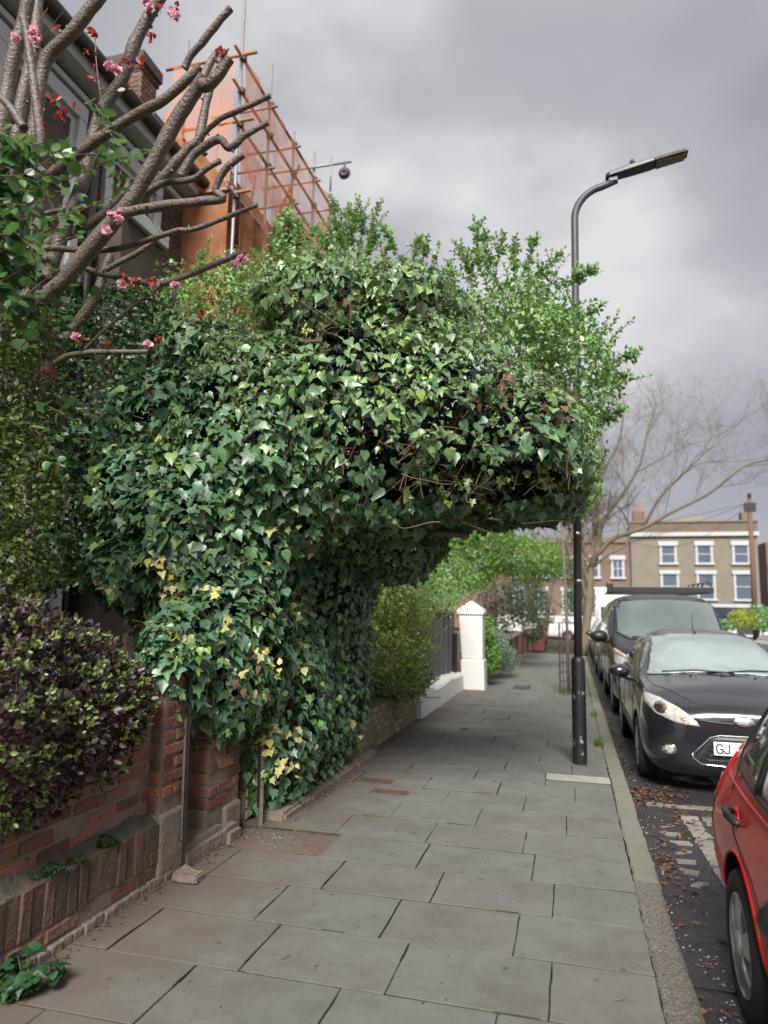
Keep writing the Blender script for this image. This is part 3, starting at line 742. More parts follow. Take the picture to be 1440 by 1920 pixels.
# ------------------------------------------------------------------ cars
def car_mat(name, col, coat=1., rough=.35, metal=0.):
    return mat(name, col, rough, metal=metal, coat=coat, var=.25, vscale=3, spec=.5)
M['paint_dark'] = car_mat('dark_blue_grey_car_paint', (.010, .010, .015), rough=.3)
M['paint_van'] = car_mat('black_van_paint', (.007, .007, .009), rough=.3)
M['paint_red'] = car_mat('red_car_paint', (.66, .010, .006), rough=.5, coat=.55)
M['paint_white'] = car_mat('white_car_paint', (.7, .7, .7), rough=.4)
M['paint_silver'] = car_mat('silver_car_paint', (.35, .36, .38), rough=.35, metal=.4)
M['screen'] = mat('windscreen_glass', (.17, .215, .21), .08, spec=.9, coat=1, var=.6, vscale=1.3, col2=(.28, .33, .32))  # pale grey-green base paints in the sky reflected by the glass
M['van_screen'] = mat('van_windscreen_glass', (.07, .09, .085), .08, spec=.9, coat=1, var=.5, vscale=1.3, col2=(.12, .15, .14))  # sky reflection painted into the base here too, darker for the van
M['headlamp'] = mat('headlamp_glass', (.42, .42, .40), .12, spec=.8, coat=1, metal=.35, var=.9, vscale=22, col2=(.75, .74, .7))
M['indic'] = mat('amber_indicator', (.38, .17, .10), .2, coat=1)
M['taillamp'] = mat('red_tail_lamp', (.35, .01, .01), .15, coat=1)
M['plate'] = mat('white_number_plate', (.75, .75, .73), .4)
def build_body(T, x0, y0, st, m, wheels, wr, name='body', sub=3, zoff=ROADZ):
    """st: stations from the nose (y grows to the tail); returns object + BVH in world space"""
    V, F = [], []; half = 7
    for (y, hs, zs, hm, zm, hb, zb, ht, ze, zt) in st:
        h = [(hs*.6, zs-.02), (hs, zs), (hm, zm), (hb, zb), (ht, ze), (ht*.55, zt-.006), (0, zt)]
        ring = [(-x, z) for x, z in h]+[(x, z) for x, z in h[-2::-1]]
        for x, z in ring: V.append((x0+x, y0+y, z+zoff))
    n = 13; k = len(st)
    for i in range(k-1):
        for j in range(n): F.append((i*n+j, i*n+(j+1) % n, (i+1)*n+(j+1) % n, (i+1)*n+j))
    F += [tuple(range(n)), tuple((k-1)*n+j for j in range(n-1, -1, -1))]
    me = mesh(name, V, F, m, True)
    bm = bmesh.new(); bm.from_mesh(me)
    # fan the end caps into a grid-like cap so that subdivision stays smooth
    bmesh.ops.recalc_face_normals(bm, faces=bm.faces); bm.to_mesh(me); bm.free()
    o = bpy.data.objects.new(name, me); COL.objects.link(o)
    s = o.modifiers.new('s', 'SUBSURF'); s.levels = sub; s.render_levels = sub
    cut = MB()
    for (wy, side) in wheels:
        cx = x0+side*1.0
        cut.lathe([(wr+.055, -.34), (wr+.055, .4)], (cx, y0+wy, wr+zoff), axis='x', n=40)
    co = bpy.data.objects.new('cutter', mesh('cutter', cut.v, cut.f, M['carplastic'])); COL.objects.link(co)
    bmc = bmesh.new(); bmc.from_mesh(co.data); bmesh.ops.recalc_face_normals(bmc, faces=bmc.faces); bmc.to_mesh(co.data); bmc.free()
    b = o.modifiers.new('b', 'BOOLEAN'); b.operation = 'DIFFERENCE'; b.object = co; b.solver = 'EXACT'
    bpy.context.view_layer.update()
    dg = bpy.context.evaluated_depsgraph_get(); oe = o.evaluated_get(dg); me2 = bpy.data.meshes.new_from_object(oe)
    me2.name = name
    bpy.data.objects.remove(co); bpy.data.objects.remove(o)
    for q in me2.polygons: q.use_smooth = True; q.material_index = 0
    me2.materials.clear(); me2.materials.append(m); me2.materials.append(M['carplastic'])
    # faces inside the wheel arches are black
    for q in me2.polygons:
        c = q.center
        for (wy, side) in wheels:
            if abs(math.hypot(c.y-(y0+wy), c.z-(wr+zoff))-(wr+.055)) < .012 and abs(q.normal.x) < .5 and (c.x-x0)*side > .3: q.material_index = 1; q.use_smooth = False
            if abs(abs(c.x-x0)-.66) < .02 and math.hypot(c.y-(y0+wy), c.z-(wr+zoff)) < wr+.06: q.material_index = 1; q.use_smooth = False
    bvh = BVHTree.FromPolygons([v.co.copy() for v in me2.vertices], [tuple(q.vertices) for q in me2.polygons])
    wl_ = wloc(T); me2.transform(Matrix.Translation(-wl_))
    o = bpy.data.objects.new(name, me2); COL.objects.link(o); o.parent = T
    o.modifiers.new('e', 'EDGE_SPLIT').split_angle = rad(45)
    return o, bvh
def decal(T, name, bvh, pts, axis, m, off=.004, th=.004, res=.05, smooth=True, side=1, label=None):
    """outline pts projected on the body. axis 'f' front (x,z), 'b' back, 's' side (y,z) with side=+-1, 't' from the top (x,y)"""
    pts = [tuple(p) for p in pts]; out = []
    n = len(pts)
    for i in range(n):
        p, q = np.array(pts[i]), np.array(pts[(i+1) % n]); k = max(1, int(np.linalg.norm(q-p)/res))
        for j in range(k): out.append(tuple(p+(q-p)*j/k))
    xs = [p[0] for p in out]; ys = [p[1] for p in out]
    inner = [(x, y) for x in np.arange(min(xs)+res/2, max(xs), res) for y in np.arange(min(ys)+res/2, max(ys), res)]
    cs = [Vector(p) for p in out]; vin = cs+[Vector(p) for p in inner]
    ed = [(i, (i+1) % len(cs)) for i in range(len(cs))]
    r = delaunay_2d_cdt(vin, ed, [list(range(len(cs)))], 1, 1e-5)
    vv, ff = r[0], r[2]; V = []
    for p in vv:
        if axis == 'f': o_, d = Vector((p.x, -50, p.y)), Vector((0, 1, 0))
        elif axis == 'b': o_, d = Vector((p.x, 90, p.y)), Vector((0, -1, 0))
        elif axis == 's': o_, d = Vector((50*side, p.x, p.y)), Vector((-side, 0, 0))
        else: o_, d = Vector((p.x, p.y, 20)), Vector((0, 0, -1))
        h = bvh.ray_cast(o_, d)
        if h[0] is None:
            h = bvh.find_nearest(Vector((p.x, sum(v[1] for v in V)/len(V) if V else 8, p.y)) if axis in 'fb' else (Vector((sum(v[0] for v in V)/len(V) if V else side, p.x, p.y)) if axis == 's' else Vector((p.x, p.y, 1))))
        nn = h[1] if h[1].dot(d) < 0 else -h[1]
        V.append(h[0]+nn*off)
    mb = MB(); mb.add(V, [tuple(f) for f in ff])
    o = part(T, name, mb, m, smooth=smooth, recalc=True, label=label)
    s = o.modifiers.new('sol', 'SOLIDIFY'); s.thickness = th; s.offset = -1
    return o
def surf_line(T, name, bvh, pts, axis, m, r=.003, side=1, res=.06, off=0):
    P = []
    for i in range(len(pts)-1):
        p, q = np.array(pts[i]), np.array(pts[i+1]); k = max(1, int(np.linalg.norm(q-p)/res))
        for j in range(k): P.append(p+(q-p)*j/k)
    P.append(np.array(pts[-1])); V = []
    for p in P:
        if axis == 'f': h = bvh.ray_cast(Vector((p[0], -50, p[1])), Vector((0, 1, 0)))
        elif axis == 's': h = bvh.ray_cast(Vector((50*side, p[0], p[1])), Vector((-side, 0, 0)))
        else: h = bvh.ray_cast(Vector((p[0], p[1], 20)), Vector((0, 0, -1)))
        if h[0] is not None:
            nn = h[1]; V.append(h[0]+nn*off*(1 if nn.dot(Vector((0, -1, 0)) if axis == 'f' else (Vector((side, 0, 0)) if axis == 's' else Vector((0, 0, 1)))) > 0 else -1))
    if len(V) > 1: return part(T, name, MB().tube(V, r, 6), m, smooth=True)
def wheel(T, x, y, side, r=.30, w=.19, zoff=ROADZ, style='five', rimmat=None):
    Wd = bpy.data.objects.new('wheel', None); COL.objects.link(Wd); Wd.parent = T; Wd.location = Vector((x, y, r+zoff))-wloc(T)
    Wd.empty_display_size = .1
    c = (x, y, r+zoff)
    part(Wd, 'tyre', MB().lathe([(r*.62, -w/2), (r*.9, -w/2), (r*.98, -w/2+.02), (r, -w/4), (r, w/4), (r*.98, w/2-.02), (r*.93, w/2-.002), (r*.75, w/2+.004), (r*.68, w/2-.004), (r*.66, w/2-.03), (r*.6, -w/2)], c, 'x', 40, side), M['rubber'], smooth=True)
    mb = MB(); rr = r*.67
    mb.lathe([(rr, w/2-.035), (rr, w/2-.004), (rr*.93, w/2+.001), (rr*.9, w/2-.012), (rr*.9, w/2-.04)], c, 'x', 36, side)
    k = 5 if style == 'five' else 7
    for i in range(k):
        a = 2*PI*i/k+.3; da = .26
        P = []
        for (rad_, wd, h) in ((rr*.12, .030, .006), (rr*.5, .036, .012), (rr*.93, .062, .0)):
            for s_ in (-1, 1):
                P.append((c[0]+side*(w/2+h-.006), c[1]+math.cos(a)*rad_-math.sin(a)*wd*s_, c[2]+math.sin(a)*rad_+math.cos(a)*wd*s_))
        q = [(p[0]-side*.025, p[1], p[2]) for p in P]
        mb.add(P+q, [(0, 1, 3, 2), (2, 3, 5, 4), (0, 2, 8, 6), (2, 4, 10, 8), (1, 7, 9, 3), (3, 9, 11, 5), (4, 5, 11, 10)])
    mb.lathe([(.052, w/2-.03), (.052, w/2+.006), (.035, w/2+.014)], c, 'x', 20, side)
    part(Wd, 'rim', mb, rimmat or M['silver'], recalc=True, bevel=.004)
    part(Wd, 'hub_well', MB().lathe([(rr*.92, w/2-.06), (rr*.92, w/2-.05), (.01, w/2-.05)], c, 'x', 24, side), M['carplastic'])
    return Wd
def text(T, name, s, size, loc, m, rot=(rad(90), 0, 0), sx=1.):
    cu = bpy.data.curves.new(name, 'FONT'); cu.body = s; cu.size = size; cu.extrude = .0012; cu.offset = .0014; cu.align_x = 'LEFT'; cu.materials.append(m)
    tmp = bpy.data.objects.new(name, cu); COL.objects.link(tmp); bpy.context.view_layer.update()
    me = bpy.data.meshes.new_from_object(tmp.evaluated_get(bpy.context.evaluated_depsgraph_get())); bpy.data.objects.remove(tmp)
    o = bpy.data.objects.new(name, me); COL.objects.link(o); o.parent = T; o.location = Vector(loc)-wloc(T); o.rotation_euler = rot; o.scale = (sx, 1, 1); return o
def mirror_part(T, x, y, z, side, m, s=1.):
    bm = bmesh.new(); bmesh.ops.create_uvsphere(bm, u_segments=16, v_segments=10, radius=1)
    for v in bm.verts:
        cx, cy, cz = v.co; cy = cy if cy < 0 else cy*.35
        v.co = Vector((x+side*.02+cx*.115*s, y+cy*.10*s, z+cz*.075*s*(1-.2*cx*side)))
    mb = MB(); mb.add([v.co for v in bm.verts], [tuple(v.index for v in f.verts) for f in bm.faces]); bm.free()
    o = part(T, 'door_mirror', mb, m, smooth=True)
    part(o, 'mirror_arm', MB().tube([(x-side*.22*s, y+.04, z-.09), (x-side*.1, y+.01, z-.075), (x, y, z-.04)], [.035, .03, .03], 8), M['carplastic'], smooth=True)
    return o
def ell(cx, cy, a, b, n=20, t0=0): return [(cx+a*math.cos(2*PI*i/n+t0), cy+b*math.sin(2*PI*i/n+t0)) for i in range(n)]

# ---- dark hatchback facing the camera
cx, cy = 1.465, 7.12; Z = ROADZ
T = thing('parked_car', 'dark blue-grey hatchback parked facing us with an oval badge and a white front plate', 'car', (cx, cy+2, Z), 'cars parked along the kerb')
hatch = [(-.02, .40, .30, .50, .42, .48, .54, .34, .60, .63), (.03, .58, .22, .66, .42, .62, .60, .46, .67, .70), (.16, .76, .16, .80, .44, .72, .69, .55, .75, .785), (.42, .82, .16, .85, .50, .80, .80, .62, .86, .90), (.85, .83, .17, .86, .54, .82, .88, .67, .95, 1.0),
 (1.08, .83, .17, .86, .55, .83, .92, .70, 1.0, 1.05), (1.45, .83, .17, .86, .55, .835, .94, .68, 1.18, 1.26), (1.86, .83, .17, .86, .55, .835, .95, .60, 1.37, 1.43), (2.6, .83, .17, .86, .55, .835, .97, .59, 1.42, 1.475), (3.3, .83, .18, .86, .55, .83, 1.0, .56, 1.37, 1.425), (3.7, .80, .2, .84, .55, .79, 1.0, .50, 1.24, 1.28), (3.9, .72, .28, .78, .6, .72, .92, .46, 1.02, 1.05), (3.96, .5, .34, .6, .6, .55, .8, .4, .88, .9)]
hatch = [(s[0],)+tuple(v+(.085*max(0, 1-max(0, s[0])/1.1) if i in (3, 5, 7, 8) else 0) for i, v in enumerate(s[1:])) for s in hatch]
wh = [(.80, -1), (.80, 1), (3.28, -1), (3.28, 1)]
body, bv = build_body(T, cx, cy, hatch, M['paint_dark'], wh, .30)
for wy, s_ in wh: wheel(T, cx+s_*.745, cy+wy, s_, .30)
z = lambda h: h+Z
zf = lambda h: h+Z+.09
decal(T, 'windscreen', bv, [(cx-.70, z(.99)), (cx-.66, z(1.06)), (cx-.545, z(1.37)), (cx-.3, z(1.405)), (cx, z(1.415)), (cx+.3, z(1.405)), (cx+.545, z(1.37)), (cx+.66, z(1.06)), (cx+.70, z(.99)), (cx+.3, z(1.03)), (cx, z(1.04)), (cx-.3, z(1.03))], 'f', M['screen'], res=.035, off=.010, th=.006)
surf_line(T, 'screen_seal', bv, [(cx-.71, z(.985)), (cx-.67, z(1.06)), (cx-.555, z(1.375)), (cx-.3, z(1.412)), (cx, z(1.422)), (cx+.3, z(1.412)), (cx+.555, z(1.375)), (cx+.67, z(1.06)), (cx+.71, z(.985))], 'f', M['carplastic'], .006)
for s_ in (-1, 1):
    decal(T, 'side_window', bv, [(cy+1.22, z(1.01)), (cy+1.75, z(1.30)), (cy+2.2, z(1.36)), (cy+2.95, z(1.35)), (cy+3.4, z(1.25)), (cy+3.3, z(1.1)), (cy+2.9, z(1.05)), (cy+2.0, z(1.0))], 's', M['glass'], side=s_)
    surf_line(T, 'door_seam', bv, [(cy+1.15, z(.98)), (cy+1.12, z(.6)), (cy+1.2, z(.28)), (cy+2.35, z(.28)), (cy+2.4, z(.6)), (cy+2.36, z(1.0))], 's', M['carplastic'], .004, side=s_)
    surf_line(T, 'rubbing_strip', bv, [(cy+1.25, z(.46)), (cy+3.0, z(.48))], 's', M['carplastic'], .008, side=s_)
    hl = decal(T, 'headlight', bv, [(cx+s_*.775, zf(.77)), (cx+s_*.79, zf(.69)), (cx+s_*.72, zf(.615)), (cx+s_*.55, zf(.555)), (cx+s_*.36, zf(.535)), (cx+s_*.40, zf(.60)), (cx+s_*.52, zf(.68)), (cx+s_*.66, zf(.745))], 'f', M['headlamp'], off=.008, th=.012, res=.03)
    decal(hl, 'reflector', bv, ell(cx+s_*.665, zf(.665), .052, .048), 'f', M['chrome'], off=.012, res=.02)
    decal(hl, 'bulb', bv, ell(cx+s_*.665, zf(.665), .022, .022, 12), 'f', M['carplastic'], off=.015, res=.02)
    decal(hl, 'indicator', bv, ell(cx+s_*.49, zf(.59), .03, .016, 14, .3), 'f', M['indic'], off=.011, res=.02)
    f = decal(T, 'fog_lamp', bv, ell(cx+s_*.62, zf(.315), .062, .05), 'f', M['chrome'], off=.006, th=.012, res=.02)
    decal(f, 'fog_lens', bv, ell(cx+s_*.62, zf(.315), .036, .036), 'f', M['headlamp'], off=.012, res=.02)
    surf_line(T, 'bonnet_seam', bv, [(cx+s_*.36, cy+.10), (cx+s_*.5, cy+.28), (cx+s_*.68, cy+.62), (cx+s_*.72, cy+1.02)], 't', M['carplastic'], .004)
    mirror_part(T, cx+s_*.95, cy+1.30, z(1.0), s_, M['paint_dark'])
surf_line(T, 'bonnet_front_seam', bv, [(cx-.42, zf(.595)), (cx-.2, zf(.575)), (cx, zf(.572)), (cx+.2, zf(.575)), (cx+.42, zf(.595))], 'f', M['carplastic'], .011)
g = decal(T, 'lower_grille', bv, [(cx-.42, zf(.265)), (cx-.36, zf(.215)), (cx, zf(.20)), (cx+.36, zf(.215)), (cx+.42, zf(.265)), (cx+.27, zf(.44)), (cx+.2, zf(.46)), (cx-.2, zf(.46)), (cx-.27, zf(.44))], 'f', M['carplastic'], off=.005, res=.04)
for k in range(5): surf_line(g, 'grille_bar', bv, [(cx-.36+.028*k, zf(.25+.04*k)), (cx+.36-.028*k, zf(.25+.04*k))], 'f', M['black'], .005, off=.006)
surf_line(T, 'chrome_lip', bv, [(cx-.435, zf(.30)), (cx-.43, zf(.262)), (cx-.36, zf(.208)), (cx, zf(.192)), (cx+.36, zf(.208)), (cx+.43, zf(.262)), (cx+.435, zf(.30))], 'f', M['chrome'], .009, off=.005)
surf_line(T, 'grille_trim', bv, [(cx-.43, zf(.29)), (cx-.28, zf(.445)), (cx-.2, zf(.468)), (cx+.2, zf(.468)), (cx+.28, zf(.445)), (cx+.43, zf(.29))], 'f', M['silver'], .005, off=.005)
b_ = decal(T, 'badge', bv, ell(cx, zf(.60), .088, .043, 28), 'f', M['chrome'], off=.016, th=.014, res=.02)
decal(b_, 'badge_face', bv, ell(cx, zf(.60), .074, .032, 28), 'f', M['paint_silver'], off=.018, res=.02)
surf_line(b_, 'badge_script', bv, [(cx-.05, zf(.60)), (cx-.035, zf(.612)), (cx-.03, zf(.588)), (cx-.012, zf(.608)), (cx, zf(.592)), (cx+.014, zf(.606)), (cx+.028, zf(.592)), (cx+.042, zf(.615)), (cx+.05, zf(.6))], 'f', M['plate'], .004, off=.02, res=.01)
hp = bv.ray_cast(Vector((cx, -50, zf(.36))), Vector((0, 1, 0)))[0]
pl = part(T, 'number_plate', MB().box(cx-.26, cx+.26, hp.y-.035, hp.y-.02, zf(.30), zf(.415)), M['plate'], bevel=.004)
def stroke(name, pts, ox):
    P = [(cx-.25+ox+a*.05, hp.y-.037, zf(.320)+b*.076) for a, b in pts]; q = MB()
    for (a, b) in zip(P[:-1], P[1:]):
        d = norm(np.array(b)-np.array(a))*.004; n_ = np.array([-d[2], 0, d[0]])*1.5; a_, b_2 = np.array(a)-d, np.array(b)+d
        q.add([a_+n_, a_-n_, b_2-n_, b_2+n_], [(0, 1, 2, 3)])
    part(pl, name, q, M['carplastic'])
stroke('plate_letter', [(1, .82), (.8, .97), (.5, 1), (.2, .95), (.02, .75), (0, .5), (.02, .25), (.2, .05), (.5, 0), (.85, .05), (1, .2), (1, .45), (.58, .45)], .014)
stroke('plate_letter', [(.9, 1), (.9, .25), (.8, .06), (.5, 0), (.2, .05), (.05, .25)], .074)
for (xa, xb, h0) in ((cx-.55, cx+.05, 1.02), (cx+.0, cx+.62, 1.03)):
    surf_line(T, 'wiper', bv, [(xa, z(h0-.005)), ((xa+xb)/2, z(h0+.02)), (xb, z(h0+.012))], 'f', M['carplastic'], .009, off=.018)
for s_ in (-1, 1):
    h = bv.ray_cast(Vector((cx+s_*.3, cy+.82, 5)), Vector((0, 0, -1)))[0]; part(T, 'washer_jet', MB().lathe([(.012, 0), (.01, .012)], h, n=8), M['carplastic'])
h = bv.ray_cast(Vector((cx-.05, cy+1.98, 5)), Vector((0, 0, -1)))[0]; part(T, 'aerial', MB().tube([h, h+Vector((-.03, .06, .03)), h+Vector((-.05, -.08, .22))], [.012, .005, .003], 6), M['carplastic'])
decal(T, 'rear_view_mirror', bv, ell(cx-.02, z(1.33), .06, .03, 12), 'f', M['carplastic'], off=.007, res=.03)
decal(T, 'tax_disc', bv, [(cx+.52, z(1.06)), (cx+.64, z(1.055)), (cx+.62, z(1.12)), (cx+.53, z(1.13))], 'f', M['plate'], off=.007)

# ---- black panel van behind
vx, vy = 1.56, 11.75
T = thing('parked_van', 'tall black panel van with roof rack parked behind the dark hatchback', 'van', (vx, vy+2.4, Z), 'cars parked along the kerb')
vst = [(-.03, .5, .32, .62, .5, .6, .72, .46, .84, .88), (.03, .74, .24, .80, .5, .76, .80, .58, .94, .98), (.2, .88, .2, .92, .5, .88, .92, .68, 1.08, 1.12), (.55, .94, .2, .97, .6, .94, 1.04, .80, 1.20, 1.24), (.85, .95, .2, .98, .6, .96, 1.12, .86, 1.28, 1.32),
 (1.2, .95, .2, .98, .6, .96, 1.16, .87, 1.55, 1.62), (1.58, .95, .2, .98, .6, .965, 1.2, .86, 1.84, 1.91), (1.72, .95, .2, .98, .6, .965, 1.22, .87, 1.90, 1.97), (2.3, .95, .2, .98, .6, .97, 1.25, .88, 1.93, 2.0), (3.6, .95, .2, .98, .6, .97, 1.25, .88, 1.93, 2.01), (4.8, .95, .2, .98, .6, .97, 1.25, .88, 1.92, 2.0), (4.95, .93, .25, .96, .6, .95, 1.25, .86, 1.86, 1.92), (4.98, .8, .4, .85, .6, .84, 1.2, .7, 1.6, 1.7)]
wh = [(.95, -1), (.95, 1), (3.85, -1), (3.85, 1)]
body, bv = build_body(T, vx, vy, vst, M['paint_van'], wh, .33)
for wy, s_ in wh: wheel(T, vx+s_*.84, vy+wy, s_, .33)
decal(T, 'windscreen', bv, [(vx-.82, z(1.32)), (vx-.66, z(1.24)), (vx, z(1.21)), (vx+.66, z(1.24)), (vx+.82, z(1.32)), (vx+.80, z(1.76)), (vx+.77, z(1.84)), (vx+.4, z(1.88)), (vx, z(1.89)), (vx-.4, z(1.88)), (vx-.77, z(1.84)), (vx-.80, z(1.76))], 'f', M['van_screen'], res=.06)
surf_line(T, 'screen_surround', bv, [(vx-.835, z(1.32)), (vx-.815, z(1.77)), (vx-.78, z(1.855)), (vx-.4, z(1.895)), (vx, z(1.905)), (vx+.4, z(1.895)), (vx+.78, z(1.855)), (vx+.815, z(1.77)), (vx+.835, z(1.32)), (vx+.67, z(1.225)), (vx, z(1.195)), (vx-.67, z(1.225)), (vx-.835, z(1.32))], 'f', M['carplastic'], .012)
for s_ in (-1, 1):
    decal(T, 'cab_window', bv, [(vy+1.0, z(1.22)), (vy+1.6, z(1.72)), (vy+2.2, z(1.75)), (vy+2.2, z(1.2))], 's', M['glass'], side=s_)
    surf_line(T, 'door_seam', bv, [(vy+1.0, z(1.15)), (vy+1.3, z(.5)), (vy+1.35, z(.3)), (vy+2.3, z(.3)), (vy+2.32, z(1.78))], 's', M['carplastic'], .005, side=s_)
    surf_line(T, 'side_moulding', bv, [(vy+1.4, z(.55)), (vy+3.4, z(.55))], 's', M['carplastic'], .018, side=s_)
    hl = decal(T, 'headlight', bv, [(vx+s_*.92, z(1.09)), (vx+s_*.91, z(.86)), (vx+s_*.80, z(.74)), (vx+s_*.6, z(.72)), (vx+s_*.62, z(.84)), (vx+s_*.74, z(.98))], 'f', M['headlamp'], off=.008, th=.012, res=.04)
    decal(hl, 'indicator', bv, [(vx+s_*.90, z(1.05)), (vx+s_*.80, z(1.0)), (vx+s_*.72, z(.94)), (vx+s_*.76, z(.93)), (vx+s_*.89, z(1.0))], 'f', M['indic'], off=.012, res=.03)
    decal(hl, 'reflector', bv, ell(vx+s_*.78, z(.79), .055, .05, 14), 'f', M['chrome'], off=.012, res=.03)
    mirror_part(T, vx+s_*1.10, vy+1.25, z(1.24), s_, M['carplastic'], 1.35)
    part(T, 'roof_rail', MB().tube([(vx+s_*.80, vy+1.9, z(2.03)), (vx+s_*.80, vy+4.7, z(2.06))], .022, 6), M['carplastic'])
decal(T, 'grille', bv, [(vx-.42, z(.58)), (vx+.42, z(.58)), (vx+.46, z(.78)), (vx-.46, z(.78))], 'f', M['carplastic'], off=.004)
decal(T, 'lower_bumper', bv, [(vx-.82, z(.28)), (vx+.82, z(.28)), (vx+.84, z(.52)), (vx-.84, z(.52))], 'f', M['carplastic'], off=.003)
for y_ in (1.95, 2.8, 3.7, 4.6): part(T, 'roof_bar', MB().box(vx-.86, vx+.86, vy+y_, vy+y_+.05, z(2.04), z(2.085)), M['carplastic'], bevel=.006)
part(T, 'wind_deflector', MB().box(vx-.86, vx+.88, vy+1.88, vy+1.91, z(2.02), z(2.12)), M['carplastic'], bevel=.006)
part(T, 'rack_end', MB().box(vx-.93, vx-.82, vy+1.86, vy+2.0, z(2.0), z(2.2)), M['carplastic'], bevel=.02)
mb = MB().tube([(vx+.45, vy+2.0, z(2.1)), (vx+.5, vy+2.0, z(2.16)), (vx+.78, vy+2.0, z(2.22)), (vx+.84, vy+2.0, z(2.19)), (vx+.87, vy+2.0, z(2.08))], .014, 6)
for x_ in (.55, .63, .70): mb.tube([(vx+x_, vy+2.0, z(2.1)), (vx+x_+.02, vy+2.0, z(2.19))], .016, 6)
part(T, 'ladder_clamp', mb, M['carplastic'])
for x_ in (-.12, .32): part(T, 'roof_aerial', MB().tube([(vx+x_, vy+1.84, z(1.93)), (vx+x_, vy+1.9, z(1.99))], [.02, .01], 6), M['carplastic'])
for (xa, xb) in ((vx-.6, vx+.05), (vx+.0, vx+.62)): surf_line(T, 'wiper', bv, [(xa, z(1.24)), ((xa+xb)/2, z(1.26)), (xb, z(1.23))], 'f', M['carplastic'], .012, off=.02)

# ---- red hatchback beside the camera, we see its rear flank
rx, ry = 1.50, .25
T = thing('parked_car', 'bright red hatchback in the near right corner, cut off by the picture edge', 'car', (rx, ry+2, Z), 'cars parked along the kerb')
rst = [(-.02, .42, .32, .55, .45, .5, .58, .36, .64, .66), (.03, .6, .22, .7, .45, .66, .64, .5, .7, .73), (.16, .76, .16, .80, .46, .74, .72, .56, .78, .81), (.42, .82, .16, .85, .50, .80, .82, .62, .88, .92), (.85, .83, .17, .86, .54, .82, .90, .67, .97, 1.01),
 (1.1, .83, .17, .865, .55, .83, .93, .70, 1.02, 1.06), (1.45, .83, .17, .865, .55, .835, .95, .68, 1.2, 1.28), (1.86, .83, .17, .865, .55, .835, .955, .64, 1.42, 1.48), (2.6, .83, .17, .865, .55, .835, .96, .64, 1.48, 1.53), (3.2, .83, .18, .87, .58, .83, .93, .60, 1.42, 1.475), (3.6, .83, .2, .87, .62, .79, .93, .52, 1.31, 1.36), (3.86, .81, .26, .86, .64, .75, .90, .44, 1.12, 1.15), (3.97, .72, .3, .80, .64, .66, .86, .38, .98, 1.0), (3.96, .4, .36, .5, .6, .45, .8, .3, .9, .91)]
wh = [(.75, -1), (.75, 1), (3.13, -1), (3.13, 1)]
body, bv = build_body(T, rx, ry, rst, M['paint_red'], wh, .29)
for wy, s_ in wh: wheel(T, rx+s_*.765, ry+wy, s_, .29)
